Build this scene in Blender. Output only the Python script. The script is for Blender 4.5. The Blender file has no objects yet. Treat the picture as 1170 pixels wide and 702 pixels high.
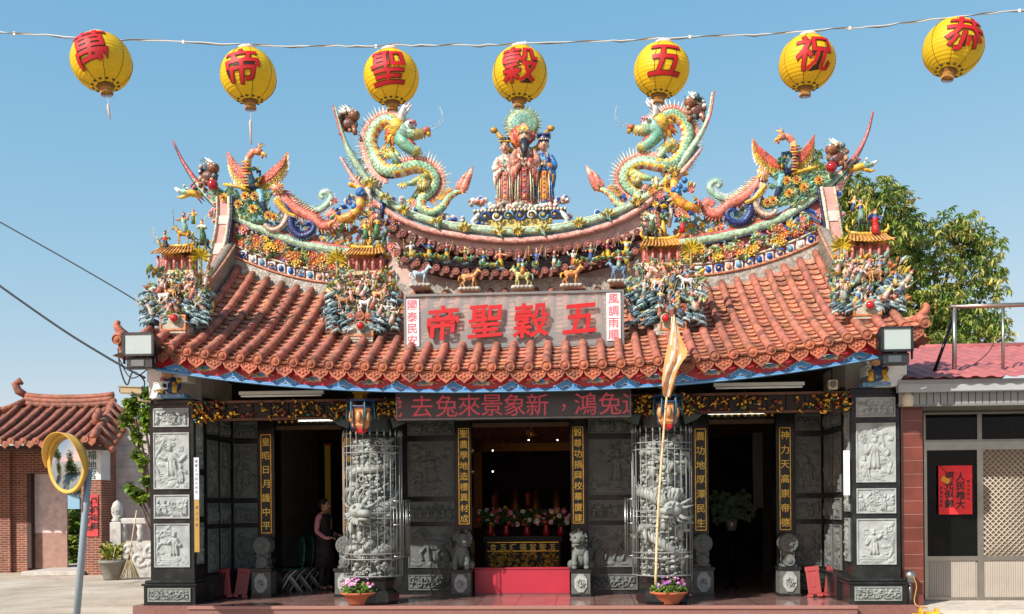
import bpy, bmesh, math, random
import numpy as np
from mathutils import Vector, Matrix, Euler
S = bpy.context.scene
COL = S.collection
PI = math.pi
R = math.radians
# ------------------------------------------------------------------ camera
F = 1125.0; PX = 585.0; HZ = 580.0; ROLL = R(0.46)
CAM = Vector((0, -15, 1.75))
RV = Vector((math.cos(ROLL), 0, -math.sin(ROLL)))
UV = Vector((math.sin(ROLL), 0, math.cos(ROLL)))
FV = Vector((0, 1, 0))
cd = bpy.data.cameras.new('camera'); cam = bpy.data.objects.new('camera', cd); COL.objects.link(cam)
cd.sensor_width = 36; cd.lens = 36 * F / 1170; cd.shift_y = (HZ - 351) / 1170
cd.clip_start = 0.1; cd.clip_end = 3000
m = Matrix((RV, UV, -FV)).transposed().to_4x4(); m.translation = CAM
cam.matrix_world = m; S.camera = cam
# ------------------------------------------------------------------ daylight
SUN = Vector((-0.56, -0.56, 0.62)).normalized()          # towards the sun
ELEV = math.asin(SUN.z); AZ = math.atan2(SUN.x, SUN.y)    # clockwise from +Y
w = bpy.data.worlds.new('World'); S.world = w; w.use_nodes = True
nt = w.node_tree; bgn = nt.nodes['Background']
sky = nt.nodes.new('ShaderNodeTexSky'); sky.sky_type = 'NISHITA'; sky.sun_disc = False
sky.sun_elevation = ELEV; sky.sun_rotation = AZ
sky.air_density = 1.0; sky.dust_density = 1.0; sky.ozone_density = 2.0; sky.altitude = 0
# camera white balance and tone of the sky: slightly flattened and cooler
def _vm(op, val, src):
    n_ = nt.nodes.new('ShaderNodeVectorMath'); n_.operation = op; n_.inputs[1].default_value = val; nt.links.new(src, n_.inputs[0]); return n_.outputs[0]
nt.links.new(_vm('MULTIPLY', (5.41, 4.25, 4.36), _vm('POWER', (1.0, 0.5, 0.25), _vm('MULTIPLY', (.1843,) * 3, sky.outputs[0]))), bgn.inputs[0]); bgn.inputs[1].default_value = 0.134
sl = bpy.data.lights.new('sun', 'SUN'); sl.energy = 5.0; sl.angle = R(0.53); sl.color = (1, 0.955, 0.89)
so = bpy.data.objects.new('sun', sl); COL.objects.link(so)
so.rotation_euler = (-SUN).to_track_quat('-Z', 'Y').to_euler(); so.location = (-20, -25, 30)
vs = S.view_settings; vs.view_transform = 'Standard'; vs.look = 'None'; vs.exposure = 0.46; vs.gamma = 1; vs.use_curve_mapping = False
S.cycles.max_bounces = 8; S.cycles.transparent_max_bounces = 12

# ------------------------------------------------------------------ frames: world and temple
YAW = R(4.0)
T = Matrix.Translation((0.05, 0, 0)) @ Matrix.Rotation(-YAW, 4, 'Z')
TI = T.inverted()
I4 = Matrix.Identity(4)
def ray(px, py):
    return FV + RV * ((px - PX) / F) + UV * ((HZ - py) / F)
def wp(px, py, Y):
    d = ray(px, py); k = (Y - CAM.y) / d.y
    return CAM + d * k
def tp(px, py, y):
    c = TI @ CAM; d = (TI.to_3x3()) @ ray(px, py); k = (y - c.y) / d.y
    return c + d * k

# ------------------------------------------------------------------ colours
def lin(v):
    v /= 255.0
    return v / 12.92 if v <= 0.04045 else ((v + 0.055) / 1.055) ** 2.4
def C(r, g, b, k=0.8):
    return (lin(r) * k, lin(g) * k, lin(b) * k)
def var(c, rnd, a=0.12):
    f = 1 + rnd.uniform(-a, a); return tuple(max(0, min(1, x * f * (1 + rnd.uniform(-a, a) * 0.4))) for x in c)

# ------------------------------------------------------------------ materials (procedural)
MATS = {}
def mat(name, rough=0.5, metal=0.0, color=None, n_scale=6.0, n_amt=0.15, bump=0.0, b_scale=40.0, spec=0.5, emit=None, estr=0, coat=0, dirt=None, dirt_scale=2.0, dirt_amt=0.5):
    mt = bpy.data.materials.new(name); mt.use_nodes = True; MATS[name] = mt
    n = mt.node_tree; b = n.nodes['Principled BSDF']; L = n.links.new
    b.inputs['Roughness'].default_value = rough; b.inputs['Metallic'].default_value = metal
    b.inputs['Specular IOR Level'].default_value = spec; b.inputs['Coat Weight'].default_value = coat
    if color is None:
        src = n.nodes.new('ShaderNodeAttribute'); src.attribute_name = 'Col'; out = src.outputs['Color']
    else:
        src = n.nodes.new('ShaderNodeRGB'); src.outputs[0].default_value = (*color, 1); out = src.outputs[0]
    tc = n.nodes.new('ShaderNodeTexCoord')
    if n_amt:
        nz = n.nodes.new('ShaderNodeTexNoise'); nz.inputs['Scale'].default_value = n_scale; nz.inputs['Detail'].default_value = 6
        L(tc.outputs['Object'], nz.inputs['Vector'])
        mr = n.nodes.new('ShaderNodeMapRange'); L(nz.outputs[0], mr.inputs[0])
        mr.inputs[1].default_value = 0.3; mr.inputs[2].default_value = 0.7; mr.inputs[3].default_value = 1 - n_amt; mr.inputs[4].default_value = 1 + n_amt
        mx = n.nodes.new('ShaderNodeVectorMath'); mx.operation = 'SCALE'
        L(out, mx.inputs[0]); L(mr.outputs[0], mx.inputs[3]); out = mx.outputs[0]
    if dirt is not None:
        nz = n.nodes.new('ShaderNodeTexNoise'); nz.inputs['Scale'].default_value = dirt_scale; nz.inputs['Detail'].default_value = 9; nz.inputs['Roughness'].default_value = 0.65
        L(tc.outputs['Object'], nz.inputs['Vector'])
        mr = n.nodes.new('ShaderNodeMapRange'); L(nz.outputs[0], mr.inputs[0])
        mr.inputs[1].default_value = 0.5; mr.inputs[2].default_value = 0.72; mr.inputs[3].default_value = 0; mr.inputs[4].default_value = dirt_amt
        mx = n.nodes.new('ShaderNodeMix'); mx.data_type = 'RGBA'
        L(mr.outputs[0], mx.inputs[0]); L(out, mx.inputs[6]); mx.inputs[7].default_value = (*dirt, 1); out = mx.outputs[2]
    L(out, b.inputs['Base Color'])
    if bump:
        nb = n.nodes.new('ShaderNodeTexNoise'); nb.inputs['Scale'].default_value = b_scale; nb.inputs['Detail'].default_value = 5
        L(tc.outputs['Object'], nb.inputs['Vector'])
        bp = n.nodes.new('ShaderNodeBump'); bp.inputs['Strength'].default_value = bump; bp.inputs['Distance'].default_value = 0.02
        L(nb.outputs[0], bp.inputs['Height']); L(bp.outputs[0], b.inputs['Normal'])
    if emit:
        b.inputs['Emission Color'].default_value = (*emit, 1); b.inputs['Emission Strength'].default_value = estr
    return mt
mat('ceramic', 0.36, n_scale=9, n_amt=0.22, bump=0.5, b_scale=38, dirt=(0.10, 0.085, 0.06), dirt_scale=5, dirt_amt=0.6)
def porcelain_chips(mt):      # cut and pasted bowl shards: every chip a slightly different tone, with grout between
    n = mt.node_tree; L = n.links.new; b = n.nodes['Principled BSDF']; tc = n.nodes.new('ShaderNodeTexCoord')
    src = b.inputs['Base Color'].links[0].from_socket
    v1 = n.nodes.new('ShaderNodeTexVoronoi'); v1.inputs['Scale'].default_value = 26; L(tc.outputs['Object'], v1.inputs[0])
    v2 = n.nodes.new('ShaderNodeTexVoronoi'); v2.feature = 'DISTANCE_TO_EDGE'; v2.inputs['Scale'].default_value = 26; L(tc.outputs['Object'], v2.inputs[0])
    sp = n.nodes.new('ShaderNodeSeparateColor'); L(v1.outputs['Color'], sp.inputs[0])
    mr = n.nodes.new('ShaderNodeMapRange'); L(sp.outputs[0], mr.inputs[0]); mr.inputs[3].default_value = .7; mr.inputs[4].default_value = 1.25
    g = n.nodes.new('ShaderNodeMapRange'); L(v2.outputs[0], g.inputs[0]); g.inputs[1].default_value = 0; g.inputs[2].default_value = .07; g.inputs[3].default_value = .45; g.inputs[4].default_value = 1
    m1 = n.nodes.new('ShaderNodeMath'); m1.operation = 'MULTIPLY'; L(mr.outputs[0], m1.inputs[0]); L(g.outputs[0], m1.inputs[1])
    sc = n.nodes.new('ShaderNodeVectorMath'); sc.operation = 'SCALE'; L(src, sc.inputs[0]); L(m1.outputs[0], sc.inputs[3]); L(sc.outputs[0], b.inputs['Base Color'])
    old = b.inputs['Normal'].links[0].from_node
    b2 = n.nodes.new('ShaderNodeBump'); b2.inputs['Strength'].default_value = .7; b2.inputs['Distance'].default_value = .012; L(sp.outputs[1], b2.inputs['Height']); L(old.outputs[0], b2.inputs['Normal']); L(b2.outputs[0], b.inputs['Normal'])
porcelain_chips(MATS['ceramic'])
mat('plain', 0.6, n_scale=5, n_amt=0.08)
mat('matte', 0.9, n_scale=8, n_amt=0.15, bump=0.25, b_scale=60, dirt=(0.12, 0.10, 0.08), dirt_scale=3, dirt_amt=0.35)
mat('tile', 0.7, n_scale=9, n_amt=0.36, bump=0.35, b_scale=30, dirt=(0.06, 0.04, 0.03), dirt_scale=3.6, dirt_amt=0.95)
mat('sheet_metal', 0.6, n_scale=5, n_amt=0.14, bump=0.15, b_scale=12, dirt=(0.16, 0.06, 0.05), dirt_scale=2.2, dirt_amt=0.7)
mat('stone', 0.72, n_scale=14, n_amt=0.2, bump=0.35, b_scale=90, spec=0.25, dirt=(0.055, 0.058, 0.054), dirt_scale=3.5, dirt_amt=0.6)
mat('polished', 0.24, n_scale=60, n_amt=0.3, spec=0.3, dirt=(0.10, 0.11, 0.10), dirt_scale=4, dirt_amt=0.25)
mat('granite', 0.22, n_scale=90, n_amt=0.35, dirt=(0.22, 0.14, 0.12), dirt_scale=2, dirt_amt=0.4)
mat('metal', 0.32, 0.9, n_scale=4, n_amt=0.12)
mat('gold', 0.34, 0.85, n_scale=12, n_amt=0.3)
mat('painted', 0.4, n_scale=3, n_amt=0.08, bump=0.05)
mat('gloss', 0.12, n_scale=3, n_amt=0.05, coat=0.4)
mat('silk', 0.55, n_scale=6, n_amt=0.12, bump=0.12, b_scale=14)
mat('leaf', 0.5, n_scale=1.2, n_amt=0.25, spec=0.35)
mat('wood', 0.7, n_scale=10, n_amt=0.25, bump=0.2)
mat('cable', 0.6, n_amt=0.05)
mat('tube_lit', 0.4, color=(0.9, 0.9, 0.9), n_amt=0, emit=(0.9, 1, 1), estr=2.2)
mat('spark', 0.4, color=(0.9, 0.9, 0.8), n_amt=0, emit=(1, 0.95, 0.8), estr=4)
mat('led', 0.6, color=C(200, 60, 75), n_amt=0.1, emit=(0.85, 0.16, 0.2), estr=0.10)
mat('mirror', 0.02, 1.0, color=(0.62, 0.66, 0.68), n_amt=0)
def leaf_translucent(nm='leaf', fac=.25):
    mt = MATS[nm]; n = mt.node_tree; b = n.nodes['Principled BSDF']; o = n.nodes['Material Output']
    tr = n.nodes.new('ShaderNodeBsdfTranslucent'); mx = n.nodes.new('ShaderNodeMixShader'); mx.inputs[0].default_value = fac
    src = b.inputs['Base Color'].links[0].from_socket; n.links.new(src, tr.inputs[0])
    n.links.new(b.outputs[0], mx.inputs[1]); n.links.new(tr.outputs[0], mx.inputs[2]); n.links.new(mx.outputs[0], o.inputs[0])
leaf_translucent(); leaf_translucent('silk', .3)
def glass_mat(name, tint, a, diff, rough=0.03):
    mt = bpy.data.materials.new(name); mt.use_nodes = True; MATS[name] = mt; n = mt.node_tree
    b = n.nodes['Principled BSDF']; o = n.nodes['Material Output']
    b.inputs['Base Color'].default_value = (*diff, 1); b.inputs['Roughness'].default_value = rough
    t = n.nodes.new('ShaderNodeBsdfTransparent'); t.inputs[0].default_value = (*tint, 1)
    mx = n.nodes.new('ShaderNodeMixShader'); mx.inputs[0].default_value = a
    n.links.new(t.outputs[0], mx.inputs[1]); n.links.new(b.outputs[0], mx.inputs[2]); n.links.new(mx.outputs[0], o.inputs[0])
glass_mat('acrylic', (0.86, 0.85, 0.84), 0.36, (0.46, 0.45, 0.43), 0.25)
glass_mat('window_glass', (0.55, 0.58, 0.58), 0.25, (0.015, 0.018, 0.018))
def brick_mat(name, c1, c2, mortar, scale, bw=0.5, bh=0.25, ms=0.02, rough=0.8, off=0.5, vertical=True):
    mt = bpy.data.materials.new(name); mt.use_nodes = True; MATS[name] = mt; n = mt.node_tree; L = n.links.new
    b = n.nodes['Principled BSDF']; b.inputs['Roughness'].default_value = rough
    tc = n.nodes.new('ShaderNodeTexCoord'); sx = n.nodes.new('ShaderNodeSeparateXYZ'); L(tc.outputs['Object'], sx.inputs[0])
    ad = n.nodes.new('ShaderNodeMath'); L(sx.outputs[0], ad.inputs[0]); L(sx.outputs[1], ad.inputs[1])
    cx = n.nodes.new('ShaderNodeCombineXYZ'); L(ad.outputs[0], cx.inputs[0]); L(sx.outputs[2], cx.inputs[1])
    if not vertical:
        cx = n.nodes.new('ShaderNodeCombineXYZ'); L(sx.outputs[0], cx.inputs[0]); L(sx.outputs[1], cx.inputs[1])
    br = n.nodes.new('ShaderNodeTexBrick'); L(cx.outputs[0], br.inputs[0])
    br.inputs['Color1'].default_value = (*c1, 1); br.inputs['Color2'].default_value = (*c2, 1); br.inputs['Mortar'].default_value = (*mortar, 1)
    br.inputs['Scale'].default_value = scale; br.inputs['Mortar Size'].default_value = ms; br.inputs['Brick Width'].default_value = bw; br.inputs['Row Height'].default_value = bh; br.offset = off
    nz = n.nodes.new('ShaderNodeTexNoise'); nz.inputs['Scale'].default_value = 3; nz.inputs['Detail'].default_value = 8; L(tc.outputs['Object'], nz.inputs[0])
    mr = n.nodes.new('ShaderNodeMapRange'); L(nz.outputs[0], mr.inputs[0]); mr.inputs[1].default_value = .3; mr.inputs[2].default_value = .7; mr.inputs[3].default_value = 0.75; mr.inputs[4].default_value = 1.2
    sc = n.nodes.new('ShaderNodeVectorMath'); sc.operation = 'SCALE'; L(br.outputs[0], sc.inputs[0]); L(mr.outputs[0], sc.inputs[3])
    L(sc.outputs[0], b.inputs['Base Color'])
    bp = n.nodes.new('ShaderNodeBump'); bp.inputs['Strength'].default_value = 0.5; bp.inputs['Distance'].default_value = 0.01; bp.invert = True
    L(br.outputs['Fac'], bp.inputs['Height']); L(bp.outputs[0], b.inputs['Normal'])
brick_mat('brick', C(164, 84, 56, .62), C(138, 68, 48, .62), C(190, 170, 150, .6), 1.0, 0.22, 0.065, 0.008)
brick_mat('wall_tile', C(140, 72, 58, .6), C(128, 64, 52, .6), C(170, 130, 118, .6), 1.0, 0.30, 0.20, 0.004, 0.3, off=0.0)
brick_mat('pale_tile', C(214, 200, 196, .72), C(205, 192, 188, .72), C(170, 155, 150, .7), 1.0, 0.6, 0.3, 0.006, 0.6)
brick_mat('floor_tile', C(186, 148, 138, .55), C(178, 138, 130, .55), C(90, 66, 62, .5), 1.0, 0.6, 0.6, 0.006, 0.12, off=0.0, vertical=False)

# ------------------------------------------------------------------ mesh builder
class MB:
    def __init__(s):
        s.v = []; s.f = []; s.c = []; s.m = []; s.sm = []; s.M = None
    def add(s, vs, fs, c=(.5, .5, .5), m='ceramic', smooth=False):
        b = len(s.v)
        if s.M is not None: vs = [s.M @ Vector(v) for v in vs]
        s.v.extend([(v[0], v[1], v[2]) for v in vs])
        multi = isinstance(c, list)
        for i, f in enumerate(fs):
            s.f.append(tuple(k + b for k in f)); s.c.append(c[i] if multi else c); s.m.append(m); s.sm.append(smooth)
        return s
    def box(s, p0, p1, c=(.5, .5, .5), m='painted', rot=None, bev=0.0):
        x0, y0, z0 = p0; x1, y1, z1 = p1
        if bev:
            e = bev
            vs = []
            for z, q in ((z0, e), (z0 + e, 0), (z1 - e, 0), (z1, e)):
                vs += [(x0 + q, y0 + q, z), (x1 - q, y0 + q, z), (x1 - q, y1 - q, z), (x0 + q, y1 - q, z)]
            fs = [(3, 2, 1, 0), (12, 13, 14, 15)]
            for r in range(3):
                for k in range(4): fs.append((r * 4 + k, r * 4 + (k + 1) % 4, r * 4 + 4 + (k + 1) % 4, r * 4 + 4 + k))
        else:
            vs = [(x0, y0, z0), (x1, y0, z0), (x1, y1, z0), (x0, y1, z0), (x0, y0, z1), (x1, y0, z1), (x1, y1, z1), (x0, y1, z1)]
            fs = [(3, 2, 1, 0), (4, 5, 6, 7), (0, 1, 5, 4), (1, 2, 6, 5), (2, 3, 7, 6), (3, 0, 4, 7)]
        if rot is not None:
            cc = Vector(((x0 + x1) / 2, (y0 + y1) / 2, (z0 + z1) / 2)); vs = [rot @ (Vector(v) - cc) + cc for v in vs]
        return s.add(vs, fs, c, m)
    def tube(s, pts, rad, seg=8, c=(.5, .5, .5), m='ceramic', smooth=True, cap=True, flat=None):
        pts = [Vector(p) for p in pts]; n = len(pts)
        if not hasattr(rad, '__len__'): rad = [rad] * n
        vs = []; N = None
        for i in range(n):
            t = (pts[min(i + 1, n - 1)] - pts[max(i - 1, 0)])
            t = t.normalized() if t.length > 1e-9 else Vector((0, 0, 1))
            if N is None:
                a = Vector((0, 0, 1)) if abs(t.z) < 0.9 else Vector((1, 0, 0))
                N = (a - t * a.dot(t)).normalized()
            else:
                N = (N - t * N.dot(t)); N = N.normalized() if N.length > 1e-6 else t.orthogonal().normalized()
            B = t.cross(N); r = rad[i]
            for k in range(seg):
                a = 2 * PI * k / seg
                v = pts[i] + N * (math.cos(a) * r) + B * (math.sin(a) * r)
                if flat: v.y = pts[i].y + (v.y - pts[i].y) * flat
                vs.append(v)
        fs = []; cs = []
        multi = isinstance(c, list)
        for i in range(n - 1):
            for k in range(seg):
                fs.append((i * seg + k, i * seg + (k + 1) % seg, (i + 1) * seg + (k + 1) % seg, (i + 1) * seg + k)); cs.append(c[i % len(c)] if multi else c)
        if cap:
            fs.append(tuple(range(seg - 1, -1, -1))); cs.append(c[0] if multi else c)
            fs.append(tuple((n - 1) * seg + k for k in range(seg))); cs.append(c[-1] if multi else c)
        return s.add(vs, fs, cs, m, smooth)
    def lathe(s, prof, cen=(0, 0, 0), seg=12, c=(.5, .5, .5), m='ceramic', smooth=True, axis=None, wob=None):
        # prof: [(radius, height)], axis: Matrix 3x3 mapping z
        vs = []; cen = Vector(cen); n = len(prof)
        for i, (r, h) in enumerate(prof):
            for k in range(seg):
                a = 2 * PI * k / seg
                rr = r * (wob(a, h) if wob else 1)
                v = Vector((math.cos(a) * rr, math.sin(a) * rr, h))
                if axis is not None: v = axis @ v
                vs.append(cen + v)
        fs = []; cs = []; multi = isinstance(c, list)
        for i in range(n - 1):
            for k in range(seg):
                fs.append((i * seg + k, i * seg + (k + 1) % seg, (i + 1) * seg + (k + 1) % seg, (i + 1) * seg + k)); cs.append(c[i % len(c)] if multi else c)
        fs.append(tuple(range(seg - 1, -1, -1))); cs.append(c[0] if multi else c)
        fs.append(tuple((n - 1) * seg + k for k in range(seg))); cs.append(c[-1] if multi else c)
        return s.add(vs, fs, cs, m, smooth)
    def ball(s, cen, r, c=(.5, .5, .5), m='ceramic', seg=8, rings=5, rot=None, smooth=True, jit=0, rnd=None):
        if not hasattr(r, '__len__'): r = (r, r, r)
        cen = Vector(cen); vs = [(0, 0, 1)]
        for i in range(1, rings):
            p = PI * i / rings
            for k in range(seg):
                a = 2 * PI * k / seg; q = 1 + (rnd.uniform(-jit, jit) if jit else 0)
                vs.append((math.sin(p) * math.cos(a) * q, math.sin(p) * math.sin(a) * q, math.cos(p) * q))
        vs.append((0, 0, -1)); o = []
        for v in vs:
            v = Vector((v[0] * r[0], v[1] * r[1], v[2] * r[2]))
            if rot is not None: v = rot @ v
            o.append(cen + v)
        fs = [(0, 1 + k, 1 + (k + 1) % seg) for k in range(seg)]
        for i in range(rings - 2):
            for k in range(seg):
                a = 1 + i * seg; fs.append((a + k, a + seg + k, a + seg + (k + 1) % seg, a + (k + 1) % seg))
        a = 1 + (rings - 2) * seg; L = len(o) - 1
        fs += [(a + (k + 1) % seg, a + k, L) for k in range(seg)]
        return s.add(o, fs, c, m, smooth)
    def cone(s, p0, p1, r, c=(.5, .5, .5), m='ceramic', seg=5):
        return s.tube([p0, p1], [r, r * 0.08], seg, c, m, False)
    def prism(s, out, y0, y1, c=(.5, .5, .5), m='painted', axis='y', smooth=False):
        # outline (x,z) extruded along y ; thickness y0..y1
        n = len(out)
        if axis == 'y': vs = [(a, y0, b) for a, b in out] + [(a, y1, b) for a, b in out]
        elif axis == 'x': vs = [(y0, a, b) for a, b in out] + [(y1, a, b) for a, b in out]
        else: vs = [(a, b, y0) for a, b in out] + [(a, b, y1) for a, b in out]
        fs = [tuple(range(n)), tuple(range(2 * n - 1, n - 1, -1))] + [(k, n + k, n + (k + 1) % n, (k + 1) % n) for k in range(n)]
        return s.add(vs, fs, c, m, smooth)
    def grid(s, P, c=(.5, .5, .5), m='plain', smooth=True):
        nr = len(P); nc = len(P[0]); vs = [p for r in P for p in r]
        fs = [(i * nc + j, i * nc + j + 1, (i + 1) * nc + j + 1, (i + 1) * nc + j) for i in range(nr - 1) for j in range(nc - 1)]
        return s.add(vs, fs, c, m, smooth)
    def strip_solid(s, lower, upper, y0, y1, c, m='painted', smooth=False):
        # wall between two polylines (x,z) with thickness y0..y1
        n = len(lower)
        vs = []
        for (a, b), (d, e) in zip(lower, upper): vs += [(a, y0, b), (d, y0, e), (d, y1, e), (a, y1, b)]
        fs = []
        for i in range(n - 1):
            o = i * 4; q = o + 4
            for k in range(4): fs.append((o + k, o + (k + 1) % 4, q + (k + 1) % 4, q + k))
        fs += [(0, 3, 2, 1), (n * 4 - 4, n * 4 - 3, n * 4 - 2, n * 4 - 1)]
        return s.add(vs, fs, c, m, smooth)
    def mesh(s, name, off=(0, 0, 0)):
        me = bpy.data.meshes.new(name)
        ox, oy, oz = off
        me.from_pydata([(a - ox, b - oy, c - oz) for a, b, c in s.v], [], s.f)
        names = list(dict.fromkeys(s.m))
        for k in names: me.materials.append(MATS[k])
        idx = {k: i for i, k in enumerate(names)}
        n = len(me.polygons)
        me.polygons.foreach_set('material_index', [idx[k] for k in s.m][:n])
        me.polygons.foreach_set('use_smooth', s.sm[:n])
        cnt = np.array([len(f) for f in s.f]); cols = np.ones((len(s.f), 4), dtype=np.float32); cols[:, :3] = np.array(s.c, dtype=np.float32)
        at = me.color_attributes.new('Col', 'FLOAT_COLOR', 'CORNER')
        at.data.foreach_set('color', np.repeat(cols, cnt, axis=0).ravel())
        me.update()
        return me

OFF = {}
def thing(name, label, cat, loc=(0, 0, 0), rz=0, group=None, fr=T):
    o = bpy.data.objects.new(name, None); COL.objects.link(o); o.empty_display_size = 0.1
    o.matrix_world = fr @ Matrix.Translation(loc) @ Matrix.Rotation(rz, 4, 'Z')
    o['label'] = label; o['category'] = cat
    if group: o['group'] = group
    OFF[o.name] = tuple(loc) if rz == 0 else (0, 0, 0)
    return o
def part(name, mb, parent, label=None):
    off = OFF[parent.name]
    o = bpy.data.objects.new(name, mb.mesh(name, off)); COL.objects.link(o); o.parent = parent
    OFF[o.name] = off
    if label: o['label'] = label
    return o
def single(name, mb, label, cat, loc=(0, 0, 0), group=None, fr=T):
    o = bpy.data.objects.new(name, mb.mesh(name, loc)); COL.objects.link(o)
    o.matrix_world = fr @ Matrix.Translation(loc); o['label'] = label; o['category'] = cat
    if group: o['group'] = group
    OFF[o.name] = tuple(loc)
    return o
def struct(name, mb, kind='structure', fr=I4):
    o = bpy.data.objects.new(name, mb.mesh(name)); COL.objects.link(o); o.matrix_world = fr.copy(); o['kind'] = kind
    OFF[o.name] = (0, 0, 0)
    return o

# ------------------------------------------------------------------ curves, glyphs
def cr(P, n):
    P = [Vector(p) for p in P]; out = []
    Q = [P[0] * 2 - P[1]] + P + [P[-1] * 2 - P[-2]]
    segs = len(P) - 1
    for k in range(n):
        u = k / (n - 1) * segs; i = min(int(u), segs - 1); t = u - i
        a, b, c, d = Q[i:i + 4]
        out.append(0.5 * ((2 * b) + (c - a) * t + (2 * a - 5 * b + 4 * c - d) * t * t + (3 * b - a - 3 * c + d) * t ** 3))
    return out
def lerp_list(L, n):
    return [L[min(int(k / (n - 1) * (len(L) - 1)), len(L) - 2)] * (1 - ((k / (n - 1) * (len(L) - 1)) - min(int(k / (n - 1) * (len(L) - 1)), len(L) - 2))) + L[min(int(k / (n - 1) * (len(L) - 1)), len(L) - 2) + 1] * ((k / (n - 1) * (len(L) - 1)) - min(int(k / (n - 1) * (len(L) - 1)), len(L) - 2)) for k in range(n)]
def glyph(ch, offset=0.0, extrude=0.0, res=3):
    c = bpy.data.curves.new('g', 'FONT'); c.body = ch; c.offset = offset; c.extrude = extrude; c.resolution_u = res; c.fill_mode = 'BOTH'
    o = bpy.data.objects.new('g', c); COL.objects.link(o)
    dg = bpy.context.evaluated_depsgraph_get(); dg.update()
    e = o.evaluated_get(dg); me = e.to_mesh()
    vs = [v.co.copy() for v in me.vertices]; fs = [tuple(p.vertices) for p in me.polygons]
    e.to_mesh_clear(); bpy.data.objects.remove(o); bpy.data.curves.remove(c)
    xs = [v.x for v in vs]; ys = [v.y for v in vs]
    cx = (min(xs) + max(xs)) / 2; cy = (min(ys) + max(ys)) / 2
    return [Vector((v.x - cx, v.y - cy, v.z)) for v in vs], fs
def put_glyph(mb, ch, pos, size, c, m, off=0.02, ext=0.03, sx=1.0, slant=0.0, normal='-y'):
    # upright glyph facing -y, centred at pos
    vs, fs = glyph(ch, off, ext)
    o = []
    for v in vs:
        x = (v.x * sx + slant * v.y) * size; z = (v.y + slant * v.x) * size; d = -v.z * size
        if normal == '-y': o.append(Vector(pos) + Vector((x, d, z)))
    mb.add(o, fs, c, m)
# ================================================================== TEMPLE: stone body and roof
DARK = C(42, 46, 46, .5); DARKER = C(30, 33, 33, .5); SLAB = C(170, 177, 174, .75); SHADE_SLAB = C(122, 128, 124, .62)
TERRA = C(178, 108, 86, .72); TERRA2 = C(184, 106, 76, .74); TERRA3 = C(158, 96, 76, .72)
GOLD = C(226, 176, 70, .9); RED = C(206, 40, 40, .85); PINKW = C(232, 150, 140, .8)
temple = thing('temple', 'single storey temple with curved red tile roof, swallowtail ridges and dark carved stone porch', 'temple', (0, 0, 0))

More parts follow.
